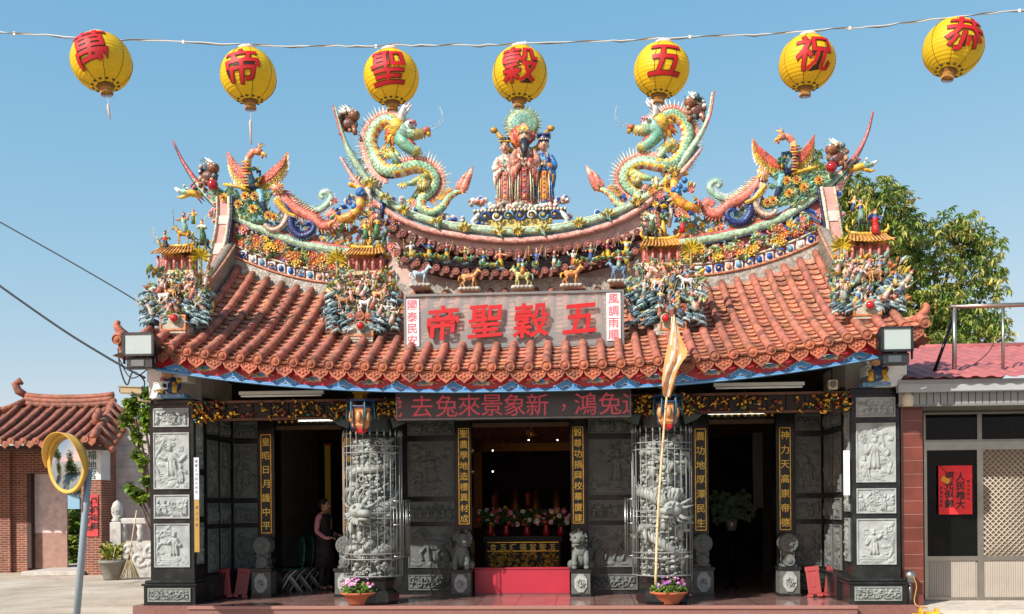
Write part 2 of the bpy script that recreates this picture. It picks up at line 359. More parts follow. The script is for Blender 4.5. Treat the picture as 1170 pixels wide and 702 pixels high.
# ---- relief carving as real height fields
def relief(mb, x0, x1, z0, z1, y, seed, kind='scene', c=SLAB, depth=0.035, cell=0.013, m='stone', taper=True):
    rnd = random.Random(seed); W = x1 - x0; H = z1 - z0
    nx = max(10, int(W / cell)); nz = max(10, int(H / cell))
    X, Z = np.meshgrid(np.linspace(0, W, nx), np.linspace(0, H, nz)); h = np.zeros_like(X)
    def ell(cx, cz, rx, rz, hh, rot=0, p=0.5):
        nonlocal h
        dx = X - cx; dz = Z - cz; ca, sa = math.cos(rot), math.sin(rot)
        u = (dx * ca + dz * sa) / rx; v = (-dx * sa + dz * ca) / rz
        h = np.maximum(h, hh * np.maximum(0, 1 - u * u - v * v) ** p)
    def stroke(P, r, hh):
        for a, b in zip(P[:-1], P[1:]):
            nonlocal h
            dx, dz = b[0] - a[0], b[1] - a[1]; L = dx * dx + dz * dz + 1e-9
            t = np.clip(((X - a[0]) * dx + (Z - a[1]) * dz) / L, 0, 1)
            d2 = (X - a[0] - t * dx) ** 2 + (Z - a[1] - t * dz) ** 2
            h = np.maximum(h, hh * np.maximum(0, 1 - d2 / (r * r)) ** 0.5)
    def swirl(cx, cz, r, hh, d=1):
        P = [(cx + d * r * (1 - k / 14) * math.cos(k * 0.62 + cx * 9), cz + r * (1 - k / 14) * math.sin(k * 0.62 + cx * 9)) for k in range(13)]
        stroke(P, r * 0.24, hh)
    def figure(cx, cz, s, hh):
        lean = rnd.uniform(-.25, .25)
        ell(cx, cz + s * .22, s * .17, s * .26, hh, lean); ell(cx + lean * -.1 * s, cz + s * .52, s * .13, s * .17, hh * 1.05, lean)
        ell(cx - lean * .35 * s, cz + s * .76, s * .075, s * .09, hh * 1.1); ell(cx - lean * .35 * s, cz + s * .86, s * .09, s * .045, hh * .9)
        for q in (-1, 1):
            e = (cx + q * s * rnd.uniform(.15, .32), cz + s * rnd.uniform(.3, .6))
            stroke([(cx + q * s * .08, cz + s * .6), e, (e[0] + q * s * rnd.uniform(-.1, .15), e[1] + s * rnd.uniform(-.05, .2))], s * .06, hh)
        for k in range(3): stroke([(cx + (k - 1) * s * .09, cz + s * .4), (cx + (k - 1) * s * .13 + lean * s * .2, cz)], s * .035, hh * 1.12)
    def horse(cx, cz, s, hh, d=1):
        ell(cx, cz + s * .45, s * .34, s * .17, hh); stroke([(cx + d * s * .27, cz + s * .5), (cx + d * s * .46, cz + s * .78)], s * .1, hh * 1.05)
        ell(cx + d * s * .56, cz + s * .76, s * .15, s * .07, hh * 1.1, -d * .6)
        for a, b in ((.25, .42), (.2, .15), (-.22, -.42), (-.25, -.12)): stroke([(cx + d * a * s, cz + s * .4), (cx + d * b * s, cz + s * .2), (cx + d * (b - .06) * s, cz)], s * .05, hh)
        stroke([(cx - d * s * .33, cz + s * .5), (cx - d * s * .5, cz + s * .62), (cx - d * s * .6, cz + s * .4)], s * .05, hh)
    def tree(cx, cz, s, hh):
        P = [(cx, cz)]
        for k in range(4): P.append((P[-1][0] + s * rnd.uniform(-.14, .14), P[-1][1] + s * .2))
        stroke(P, s * .035, hh * .8)
        for p in P[1:]:
            for k in range(3): 
                q = (p[0] + s * rnd.uniform(-.22, .22), p[1] + s * rnd.uniform(-.02, .14)); ell(q[0], q[1], s * .09, s * .05, hh * rnd.uniform(.5, .8), rnd.uniform(-.5, .5))
    for k in range(int(6 + 14 * W * H)):                                   # rocks and cloud ground
        ell(rnd.uniform(0, W), rnd.uniform(0, H * .22), rnd.uniform(.03, .10), rnd.uniform(.02, .05), depth * rnd.uniform(.25, .5), rnd.uniform(-.6, .6))
    if kind == 'scene':
        tree(W * rnd.choice((.15, .85)), H * .15, H * .85, depth * .8)
        s = min(W * 1.05, H * .62); figure(W * rnd.uniform(.4, .6), H * rnd.uniform(.2, .3), s, depth)
        if rnd.random() < .6: figure(W * rnd.choice((.22, .78)), H * .1, s * .6, depth * .8)
        for k in range(4): swirl(rnd.uniform(.1, .9) * W, rnd.uniform(.7, .95) * H, .05, depth * .4)
        for k in range(5): stroke([(rnd.uniform(0, W), H * (.1 + .04 * k)), (rnd.uniform(0, W), H * (.1 + .04 * k))], .012, depth * .4)
    elif kind == 'wide':
        for k in range(int(3 + W / H * 1.5)):
            x = W * (k + .5) / int(3 + W / H * 1.5)
            if rnd.random() < .55: figure(x, H * .12, H * .75, depth)
            else:
                ell(x, H * .5, H * .3, H * .25, depth * .7, rnd.uniform(-1, 1)); swirl(x + .03, H * .6, H * .2, depth)
        for k in range(6): swirl(rnd.uniform(0, W), rnd.uniform(.1, .9) * H, H * .16, depth * .55)
    elif kind == 'horse':
        d = 1 if seed % 2 else -1; horse(W * .5 - d * W * .05, H * .18, min(H * .95, W * .72), depth, d)
        for k in range(6): swirl(rnd.uniform(.05, .95) * W, rnd.uniform(.75, .95) * H, .05, depth * .4)
    elif kind == 'scroll':
        n = max(3, int(W / H * 2.2))
        for k in range(n):
            x = W * (k + .5) / n; swirl(x, H * (.5 + .12 * (-1) ** k), H * .3, depth, (-1) ** k)
            ell(x + W / n * .4, H * .5, H * .16, H * .09, depth * .8, rnd.uniform(-1, 1)); ell(x - W / n * .1, H * .22, H * .15, H * .08, depth * .7, 1); ell(x, H * .82, H * .15, H * .08, depth * .7, -1)
    elif kind == 'lion':
        for k in range(24): ell(rnd.uniform(.1, .9) * W, rnd.uniform(.1, .9) * H, .05, .035, depth * rnd.uniform(.5, 1), rnd.uniform(-1, 1))
        ell(W * .5, H * .55, W * .3, H * .2, depth); 
    h += depth * .05 * np.sin(X * 130 + seed) * np.sin(Z * 110)
    e = np.minimum(np.minimum(X, W - X), np.minimum(Z, H - Z)); h *= np.clip(e / .02, 0, 1)
    P = [[(x0 + X[j, i], y - h[j, i], z0 + Z[j, i]) for i in range(nx)] for j in range(nz)]
    mb.grid(P, c, m, False)
def framed_panel(parent, x0, x1, z0, z1, y, seed, kind, c=SLAB, depth=.035, M=None, cell=.013, fr=.018):
    b = MB(); b.M = M
    relief(b, x0 + fr, x1 - fr, z0 + fr, z1 - fr, y - .006, seed, kind, c, depth, cell)
    for a in ((x0, x1, z0, z0 + fr), (x0, x1, z1 - fr, z1), (x0, x0 + fr, z0 + fr, z1 - fr), (x1 - fr, x1, z0 + fr, z1 - fr)):
        b.box((a[0], y - .022, a[2]), (a[1], y + .01, a[3]), var(c, random.Random(seed), .05), 'stone')
    return part('relief_panel', b, parent)

# ---- platform
b = MB(); b.box((-5.0, -.32, 0), (5.0, 9, .276), C(158, 112, 104, .62), 'granite'); b.box((-5.95, -.14, 0), (-5.0, 9, .272), C(150, 104, 96, .62), 'granite'); b.box((5.0, -.14, 0), (5.95, 9, .272), C(150, 104, 96, .62), 'granite')
plat = part('platform', b, temple)
b = MB(); b.box((-5.0, -.335, .277), (5.0, 8.9, .281), m='floor_tile'); part('floor_tiles', b, plat)
b = MB(); b.box((-5.0, -.345, .232), (5.0, -.321, .286), C(172, 124, 114, .7), 'granite', bev=.006); part('edge_trim', b, plat)

# ---- end pilasters
def pz(py, px_m=73.0): return 1.75 + (HZ - 3.3 - py) / px_m
FZ = .281
for sgn in (-1, 1):
    xa, xb = (-5.72, -5.02) if sgn < 0 else (5.02, 5.72)
    b = MB()
    b.box((xa, 0.0, .62), (xb, .42, 3.40), DARK, 'polished'); 
    pil = part('pilaster', b, temple)
    b = MB(); b.box((xa - .07, -.10, .272), (xb + .05, .5, .575), DARK, 'polished'); b.box((xa - .10, -.13, .575), (xb + .08, .52, .61), DARK, 'polished', bev=.01); b.box((xa - .06, -.09, .61), (xb + .04, .48, .66), DARK, 'polished', bev=.012)
    bs = part('pilaster_base', b, pil)
    b = MB(); b.box((xa - .03, -.04, 3.40), (xb + .03, .46, 3.48), DARKER, 'polished', bev=.01); part('pilaster_cap', b, pil)
    rows = [(3.05, 3.34, 'wide'), (2.08, 2.96, 'scene'), (1.62, 1.99, 'wide'), (.86, 1.54, 'scene')]
    for k, (za, zb, kd) in enumerate(rows):
        framed_panel(pil, xa + .065, xb - .065, za, zb, -.002, 11 + k * 7 + sgn, kd, C(176, 183, 180, .76))
    framed_panel(pil, xa + .0, xb - .02, .33, .54, -.102, 90 + sgn, 'scroll', C(150, 158, 152, .72))
    # carved strip on the inner return
    xi = xb if sgn < 0 else xa
    M = Matrix.Translation((xi, 0, 0)) @ Matrix.Rotation(PI / 2 * -sgn, 4, 'Z')
    for k, (za, zb) in enumerate(((.9, 1.55), (1.65, 2.3), (2.4, 3.3))):
        lo, hi = ((.1, .34) if sgn < 0 else (-.34, -.1))
        framed_panel(pil, lo, hi, za, zb, -.002, 300 + k * 3 + sgn, 'lion', C(150, 158, 152, .7), .05, M)

# ---- back wall of the porch, side walls, rooms
YW = 1.6
def dz(py): return 1.75 + (HZ - py) / 67.8
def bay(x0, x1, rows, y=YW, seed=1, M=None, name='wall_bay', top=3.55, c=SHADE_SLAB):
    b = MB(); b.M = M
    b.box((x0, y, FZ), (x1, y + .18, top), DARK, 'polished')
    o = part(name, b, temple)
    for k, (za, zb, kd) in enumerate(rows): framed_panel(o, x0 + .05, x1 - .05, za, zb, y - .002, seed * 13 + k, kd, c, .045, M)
    return o
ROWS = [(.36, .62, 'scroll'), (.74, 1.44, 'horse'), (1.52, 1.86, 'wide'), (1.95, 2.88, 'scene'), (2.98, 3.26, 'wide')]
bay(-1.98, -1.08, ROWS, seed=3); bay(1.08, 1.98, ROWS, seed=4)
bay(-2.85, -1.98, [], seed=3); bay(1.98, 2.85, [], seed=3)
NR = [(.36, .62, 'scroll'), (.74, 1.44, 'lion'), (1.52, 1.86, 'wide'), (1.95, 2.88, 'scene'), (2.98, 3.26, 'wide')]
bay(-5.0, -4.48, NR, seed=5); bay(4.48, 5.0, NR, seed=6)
for sgn in (-1, 1):
    M = Matrix.Translation((sgn * 5.0, 0, 0)) @ Matrix.Rotation(-sgn * PI / 2, 4, 'Z')
    for k, (lo, hi) in enumerate(((.46, .98), (1.02, 1.55))):
        if sgn > 0: lo, hi = -hi, -lo
        bay(lo, hi, NR, y=0.0, seed=20 + k * 2 + sgn, M=M, name='side_wall_bay')
    b = MB(); xs = sorted((sgn * 4.9, sgn * 4.995)); b.box((xs[0], .45, FZ), (xs[1], 1.6, .70), DARK, 'polished', bev=.015); part('side_plinth', b, temple)
    b = MB(); xs = sorted((sgn * 5.05, sgn * 5.70)); b.box((xs[0], .43, FZ), (xs[1], 8.6, 4.0), C(206, 198, 186, .75), 'matte'); part('side_wall', b, temple)
# jambs with couplets, lintels
def jamb(x0, x1):
    b = MB(); b.box((x0, YW - .14, FZ), (x1, YW + .25, 3.42), DARKER, 'polished'); return part('door_jamb', b, temple)
JX = [(-1.08, -.83), (.83, 1.08), (-4.48, -4.20), (-3.02, -2.84), (2.84, 3.10), (4.20, 4.48)]
TEXTS = {0: '聖農學地造樓異材成', 1: '穀尊功捐興校華廈建', 2: '皇昭日月護中平', 4: '農功地厚澤民生', 5: '神力天高崇帝德', 3: '恩澤群黎國泰'}
for k, (x0, x1) in enumerate(JX):
    j = jamb(x0, x1); cx = (x0 + x1) / 2
    za, zb = (1.48, 3.08) if k < 2 else (1.35, 3.02)
    b = MB(); hw = .085
    b.box((cx - hw, YW - .155, za), (cx + hw, YW - .138, zb), C(20, 24, 22, .4), 'painted')
    for e in (-1, 1): b.box((cx + e * hw - .006, YW - .16, za), (cx + e * hw + .006, YW - .14, zb), GOLD, 'gold')
    for z in (za, zb): b.box((cx - hw, YW - .16, z - .006), (cx + hw, YW - .14, z + .006), GOLD, 'gold')
    cp = part('couplet_board', b, j)
    t = TEXTS[k]; st = (zb - za) / len(t)
    for i, ch in enumerate(t): b = MB(); put_glyph(b, ch, (cx, YW - .158, zb - st * (i + .5)), min(.15, st * .8), C(255, 214, 96, 1), 'plain', .006, .02); part('gilded_character', b, cp)
for x0, x1 in ((-.83, .83), (-4.2, -3.02), (3.1, 4.2)):
    b = MB(); b.box((x0, YW - .05, 3.12), (x1, YW + .2, 3.55), DARKER, 'polished'); b.box((x0 + .02, YW - .09, 3.10), (x1 - .02, YW - .05, 3.17), C(90, 60, 34, .6), 'wood')
    for k in range(int((x1 - x0) / .11)): b.ball((x0 + .07 + k * .11, YW - .07, 3.25), (.035, .03, .035), GOLD, 'gold', 6, 4)
    part('door_lintel', b, temple)
# interior shell
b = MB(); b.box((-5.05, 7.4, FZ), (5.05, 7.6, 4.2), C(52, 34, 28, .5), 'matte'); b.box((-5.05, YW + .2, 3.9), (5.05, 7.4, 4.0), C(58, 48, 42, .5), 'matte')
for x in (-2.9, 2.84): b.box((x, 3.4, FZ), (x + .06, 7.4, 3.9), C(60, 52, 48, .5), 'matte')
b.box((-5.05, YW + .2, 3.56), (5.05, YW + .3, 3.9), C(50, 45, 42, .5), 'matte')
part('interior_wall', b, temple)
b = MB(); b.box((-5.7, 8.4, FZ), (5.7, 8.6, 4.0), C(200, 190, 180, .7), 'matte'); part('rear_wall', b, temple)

# ---- roof surfaces
def zf(t): return 3.44 + .36 * (abs(t) / 5) ** 2.4
def ze(t): return zf(t) + .315
def ztop(t): return 5.48 + (.47 * ((abs(t) - 2.8) / 2.1) ** 2 if abs(t) > 2.8 else 0)
YE = -.9; RUN = 2.9
def roof(t, s):
    g = .74 * s + .26 * s * s
    return Vector((t, YE + RUN * s, ze(t) + (ztop(t) - ze(t)) * g))
def rnorm(t, s):
    d = roof(t, s + .02) - roof(t, s - .02); n = Vector((0, -d.z, d.y)).normalized(); return n
SP = .262
rnd = random.Random(5)
b = MB(); ends = MB()
NK = 22
for k in range(-NK, NK + 1):
    t = k * SP
    smax = 1.0 if abs(t) < 5.2 else max(.06, .33 - (abs(t) - 5.2) * .45)
    n = max(2, int(11 * smax)); pts = []; rad = []; cols = []
    base = var(TERRA, rnd, .10)
    for i in range(n):
        s0 = -.015 + smax * 1.015 * i / n; s1 = -.015 + smax * 1.015 * (i + 1) / n - .003
        for s_, r_ in ((s0, .079), (s0 + .012, .082), (s1, .070)):
            pts.append(roof(t, s_) + rnorm(t, s_) * .040); rad.append(r_ * .82)
        cc = var(base, rnd, .13); cols += [var(cc, rnd, .05), cc, cc]
    b.tube(pts, rad, 9, cols[:len(pts) - 1], 'tile')
    # end disc with ring and boss
    e = roof(t, -.018) + rnorm(t, 0) * .032; ax = Matrix.Rotation(PI / 2 + .12, 3, 'X')
    c2 = var(TERRA2, rnd, .12)
    ends.lathe([(.074, -.02), (.078, .018), (.068, .03), (.060, .018), (.036, .018), (.032, .034), (.012, .042)], e, 14, c2, 'tile', False, ax)
# pan tiles
for k in range(-NK, NK):
    t = (k + .5) * SP
    smax = 1.0 if abs(t) < 5.25 else max(.06, .33 - (abs(t) - 5.2) * .45)
    nc = max(2, int(18 * smax)); hw = SP / 2 - .01
    P = []; cols = []
    xs = [-hw, -hw * .55, 0, hw * .55, hw]
    for i in range(nc):
        s0 = smax * i / nc; s1 = smax * (i + 1) / nc
        jit = rnd.uniform(-.006, .006)
        for (s_, lift) in ((s0, 0.0), (s0 - .004, .034 + jit), (s1, 0.004)):
            row = []
            for x in xs:
                sag = -.022 * (1 - (x / hw) ** 2)
                p = roof(t, max(s_ - .010 * (1 - (x / hw) ** 2), -.02)) + rnorm(t, s_) * (lift + sag); row.append((t + x, p.y, p.z))
            P.append(row)
        cc = var(C(202, 138, 108, .76), rnd, .22); cols += [cc, cc, cc]
    nv = len(xs); vs_ = [p for r in P for p in r]; fs = []; cs = []
    for i in range(len(P) - 1):
        for j in range(nv - 1):
            fs.append((i * nv + j, i * nv + j + 1, (i + 1) * nv + j + 1, (i + 1) * nv + j)); cs.append(cols[i])
    b.add(vs_, fs, cs, 'tile')
    # pendant drip tile: pointed shield with raised rim and leaf boss
    e = roof(t, -.01); e.z -= .035; y = e.y - .012; c2 = var(TERRA2, rnd, .12)
    out = [(-.125, .045), (-.128, -.045), (-.10, -.10), (-.06, -.125), (0, -.175), (.06, -.125), (.10, -.10), (.128, -.045), (.125, .045), (.06, .005), (0, -.01), (-.06, .005)]
    tl = lambda q, d: [(t + x * q, e.z + .0 + (z + .03) * q - .03) for x, z in out]
    ends.prism(tl(1, 0), y, y + .02, c2, 'tile')
    q = tl(.82, 0); r_ = tl(1, 0); n = len(out)
    ends.add([(a, y - .014, z) for a, z in r_] + [(a, y - .014, z) for a, z in q] + [(a, y, z) for a, z in r_] + [(a, y, z) for a, z in q],
             [(i, (i + 1) % n, n + (i + 1) % n, n + i) for i in range(n)] + [(i, 2 * n + i, 2 * n + (i + 1) % n, (i + 1) % n) for i in range(n)] + [(n + i, n + (i + 1) % n, 3 * n + (i + 1) % n, 3 * n + i) for i in range(n)], var(c2, rnd, .1), 'tile')
    for px_, pz_, r in ((0, -.095, .026), (-.05, -.075, .024), (.05, -.075, .024), (0, -.045, .02), (-.085, -.035, .018), (.085, -.035, .018), (-.045, -.025, .014), (.045, -.025, .014)): ends.ball((t + px_, y - .004, e.z + pz_), (r, .012, r * .8), c2, 'tile', 6, 4)
rf = part('roof', b, temple); part('eave_tiles', ends, rf)
# underside boards and back slope
b = MB(); ts = [-5.7 + 11.4 * i / 40 for i in range(41)]
b.grid([[(t, -.78, zf(t) + .1) for t in ts], [(t, -.1, zf(t) + .22) for t in ts], [(t, YW + .2, zf(t * .5) + .42) for t in ts]], C(70, 52, 44, .6), 'wood')
part('soffit', b, temple)
b = MB(); b.grid([[(t, roof(t, s).y, roof(t, s).z - .05) for t in ts if abs(t) < 5.25] for s in (0.02, .25, .5, .75, 1.0)], C(120, 70, 56, .7), 'tile')
b.grid([[(t, 2.3 + (2 - roof(t, s).y), roof(t, s).z) for t in ts if abs(t) < 5.25] for s in (1.0, .75, .5, .25, 0, -.4, -.8)], TERRA, 'tile')
part('roof_deck', b, temple)
# painted fascia: red board, blue lower lip, cloud scrolls
b = MB(); ts2 = [-5.25 + 10.5 * i / 60 for i in range(61)]
b.strip_solid([(t, zf(t) - .005) for t in ts2], [(t, zf(t) + .30) for t in ts2], -.80, -.76, C(186, 36, 48, .7), 'painted')
fa = part('fascia', b, temple)
b = MB(); BL = C(64, 140, 200, .8); BL2 = C(40, 100, 170, .8); WH = C(214, 228, 232, .85)
b.tube([(t, -.80, zf(t) - .005) for t in ts2], .030, 6, C(70, 140, 200, .75), 'painted'); b.tube([(t, -.825, zf(t) - .02) for t in ts2], .007, 5, C(150, 190, 214, .7), 'painted')
r2 = random.Random(8)
def disc(mb, x, y, z, r, c1, c2=WH, th=.012):
    ax = Matrix.Rotation(PI / 2, 3, 'X')
    mb.lathe([(r, -th * .5), (r, th * .6), (r * .82, th * .6)], (x, y, z), 10, c2, 'painted', False, ax)
    mb.lathe([(r * .84, 0), (r * .84, th * .9), (r * .5, th * 1.3)], (x, y, z), 10, c1, 'painted', False, ax)
for k in range(-6, 7):
    x = k * .82 + r2.uniform(-.02, .02); z = zf(x) + .03
    for dx, dz_, r in ((-.17, 0, .03), (-.11, .01, .04), (.11, .01, .04), (.17, 0, .03), (-.055, .03, .045), (.055, .03, .045), (0, .06, .052)): disc(b, x + dx, -.803 - r * .1, z + dz_ + zf(x + dx) - zf(x), r, BL if r > .035 else BL2)
    x2 = x + .41; z = zf(x2) + .115
    for dx, dz_, r, c in ((-.09, -.01, .03, BL2), (-.03, .0, .04, C(70, 120, 90, .8)), (.03, .0, .04, BL), (.09, -.01, .03, C(212, 200, 150, .8))): disc(b, x2 + dx, -.803, z + dz_, r, c)
    b.tube([(x2 - .2, -.805, z - .02), (x2 - .12, -.81, z + .02), (x2, -.81, z - .045), (x2 + .12, -.81, z + .02), (x2 + .2, -.805, z - .02)], .012, 5, C(206, 150, 90, .8), 'painted')
part('painted_scroll', b, fa)

# ---- beams and gilt carving behind the eave
b = MB()
for (y, z0, z1) in ((.02, 3.16, 3.40), (.85, 3.25, 3.45)): b.box((-5.0, y, z0), (5.0, y + .16, z1), C(40, 38, 32, .5), 'wood')
b.box((-5.0, -.04, 3.40), (5.0, -.01, 3.44), C(120, 78, 60, .6), 'wood'); b.box((-5.0, -.02, 3.13), (5.0, .02, 3.17), C(110, 70, 50, .6), 'wood')
bm_ = part('porch_beam', b, temple)
r3 = random.Random(77)
def gilt(mb, x, y, z, w, h, n, rr):
    pal = [GOLD, GOLD, C(196, 140, 50, .8), C(120, 30, 26, .7), C(40, 90, 70, .7), C(150, 96, 40, .7)]
    for k in range(n):
        px_ = x + rr.uniform(-w, w) / 2; pz_ = z + rr.uniform(-h, h) / 2; c = rr.choice(pal)
        q = rr.random(); mm = 'gold' if c in pal[:3] else 'painted'
        if q < .55:
            a = rr.uniform(0, 6.3); L = rr.uniform(.05, .12)
            mb.tube([(px_, y, pz_), (px_ + L * .6 * math.cos(a), y - rr.uniform(.02, .06), pz_ + L * .6 * math.sin(a)), (px_ + L * math.cos(a + .9), y - .02, pz_ + L * math.sin(a + .9))], [.014, .018, .006], 5, c, mm)
        else: mb.ball((px_, y - rr.uniform(0, .05), pz_), (rr.uniform(.02, .045), .03, rr.uniform(.02, .04)), c, mm, 6, 4)
for x in [i * .28 for i in range(-17, 18)]:
    d = min(abs(abs(x) - q) for q in (2.22, 4.8, 3.4))
    b = MB(); b.box((x - .13, -.012, 3.18), (x + .13, .018, 3.39), C(46, 34, 26, .5), 'wood'); gilt(b, x, -.03, 3.28, .26, .20, 13 if d < .5 else 5, r3); part('gilt_panel', b, bm_)
for x in (-4.78, -2.62, -1.85, 1.85, 2.62, 4.78): b = MB(); b.box((x - .2, -.05, 3.14), (x + .2, -.014, 3.40), C(46, 34, 26, .5), 'wood'); gilt(b, x, -.08, 3.27, .40, .28, 44, r3); part('gilt_bracket', b, bm_)
for sgn in (-1, 1):
    for q in (1.0, -1.0):
        b = MB(); x = sgn * 2.22 + q * .3; b.prism([(x, 3.16), (x + q * .35, 3.16), (x + q * .22, 3.05), (x + q * .05, 2.98)], -.02, .04, C(40, 70, 60, .6), 'painted'); part('corbel_bracket', b, bm_)
# ================================================================== ridges of the roof
def pl(L, y): return [(tp(a, b, y).x, tp(a, b, y).z) for a, b in L]
def crv(P, n):
    return [(v.x, v.z) for v in cr([(a, 0, b) for a, b in P], n)]
def arc_z(P, t):
    Q = sorted(P)
    for (a, b), (c, d) in zip(Q[:-1], Q[1:]):
        if a <= t <= c: return b + (d - b) * (t - a) / (c - a + 1e-9)
    return Q[0][1] if t < Q[0][0] else Q[-1][1]
YR = 2.1
GREENP = C(176, 206, 172, .82); PINK = C(226, 146, 130, .8); BLUE = C(30, 92, 180, .8); SKYB = C(110, 170, 200, .8); CREAM = C(232, 222, 190, .85); YEL = C(236, 190, 60, .85); ORG = C(224, 130, 60, .85); MINT = C(150, 196, 170, .8); WHITE = C(236, 236, 230, .85); NAVY = C(30, 46, 92, .8); LEAFG = C(120, 160, 100, .8); ROSE = C(226, 130, 130, .8); MAROON = C(122, 40, 44, .8)
MOS = C(206, 200, 186, .72)
LA = pl([(199, 163), (210, 186), (222, 205), (236, 222), (256, 240), (282, 256), (304, 265), (345, 280), (393, 289), (446, 294)], YR)
RA = pl([(996, 130), (989, 157), (974, 185), (953, 207.5), (928, 228), (894, 250), (860, 263), (825.6, 272), (780, 279), (750, 282)], YR)
CA = pl([(382.4, 122), (392, 156), (404, 182), (428.5, 216), (460, 240.5), (506, 257), (559, 264), (597, 265), (645, 260), (698, 245), (737, 226), (766, 202), (785, 177.5), (807, 141), (814, 106)], 1.95)
CB = pl([(389, 180), (409, 211), (436, 238), (477, 259), (515, 268), (559, 274), (597, 275), (645, 270), (690, 259), (725, 243), (760, 217), (783, 193), (802, 169)], 1.93)

def rosette(mb, p, r, c1, c2, rr, petals=7, facing=(0, -1, 0)):
    f = Vector(facing).normalized(); u = Vector((1, 0, 0)) if abs(f.x) < .8 else Vector((0, 1, 0)); u = (u - f * u.dot(f)).normalized(); v = f.cross(u); p = Vector(p)
    for lay, (q, lift, cc) in enumerate(((1.0, .15, c1), (.62, .4, var(c1, rr, .15)))):
        for k in range(petals):
            a = 2 * PI * (k + lay * .5) / petals; w = PI / petals * 1.05
            e = lambda ang, rad, h: p + (u * math.cos(ang) + v * math.sin(ang)) * rad * r + f * h * r
            mb.add([e(a, .1, lift), e(a - w, q * .72, lift + .12), e(a, q, lift + .25), e(a + w, q * .72, lift + .12)], [(0, 1, 2), (0, 2, 3)], var(cc, rr, .1))
    mb.ball(p + f * r * .5, r * .24, c2, seg=6, rings=4)
def leafy(mb, p, L, ang, c, rr, w=.32, lift=.05):
    p = Vector(p); d = Vector((math.cos(ang), 0, math.sin(ang))); n = Vector((-d.z, 0, d.x)); o = Vector((0, -lift, 0))
    mb.add([p, p + d * L * .5 + n * L * w + o * .4, p + d * L + o, p + d * L * .5 - n * L * w + o * .4, p + d * L * .5 + o * 1.5], [(0, 4, 1), (1, 4, 2), (2, 4, 3), (3, 4, 0)], c)
def curl(mb, p, r, c, c2, turns=1.6, th=.03, mir=1, rot=0, y=-.03):
    P = []; n = int(14 * turns)
    for k in range(n):
        q = k / (n - 1); a = rot + mir * turns * 2 * PI * q; rr = r * (1 - .85 * q); P.append((p[0] + rr * math.cos(a), p[1] + y, p[2] + rr * math.sin(a)))
    mb.tube(P, [th * (1 - .5 * k / n) for k in range(n)], 6, c)
    mb.ball((p[0], p[1] + y - .01, p[2]), th * 1.4, c2, seg=6, rings=4)
def cloud(mb, p, r, c, rim, rr, n=4, y=0):
    for k in range(n):
        q = Vector(p) + Vector((rr.uniform(-1, 1) * r * 1.3, y + rr.uniform(-.02, .02), rr.uniform(-.5, .6) * r)); s = r * rr.uniform(.5, .8)
        ax = Matrix.Rotation(PI / 2, 3, 'X')
        mb.lathe([(s, -.05), (s, .02), (s * .8, .035)], q, 10, rim, axis=ax, smooth=False); mb.lathe([(s * .8, 0), (s * .72, .04), (s * .3, .06)], q, 10, c, axis=ax, smooth=False)
def floral_strip(mb, t0, t1, zlo, zhi, y, n, rr, pal, leafpal, rmin=.05, rmax=.1):
    for k in range(n):
        t = t0 + (t1 - t0) * rr.random(); a, bz = zlo(t), zhi(t)
        if bz - a < .06: continue
        z = a + (bz - a) * rr.uniform(.12, .88)
        q = rr.random()
        if q < .30: rosette(mb, (t, y - .03, z), rr.uniform(rmin, rmax), rr.choice(pal), YEL, rr)
        elif q < .80:
            g = rr.uniform(0, 6.3)
            for j in range(3): leafy(mb, (t, y - .01, z), rr.uniform(.08, .17), g + j * .8, var(rr.choice(leafpal), rr), rr)
        elif q < .92: mb.ball((t, y - .02, z), (rr.uniform(.02, .05), .03, rr.uniform(.02, .05)), rr.choice(pal + leafpal), seg=6, rings=4, smooth=True)
        else: curl(mb, (t, y, z), rr.uniform(.05, .09), rr.choice(pal), YEL, 1.3, .018, rr.choice((-1, 1)), rr.uniform(0, 6))

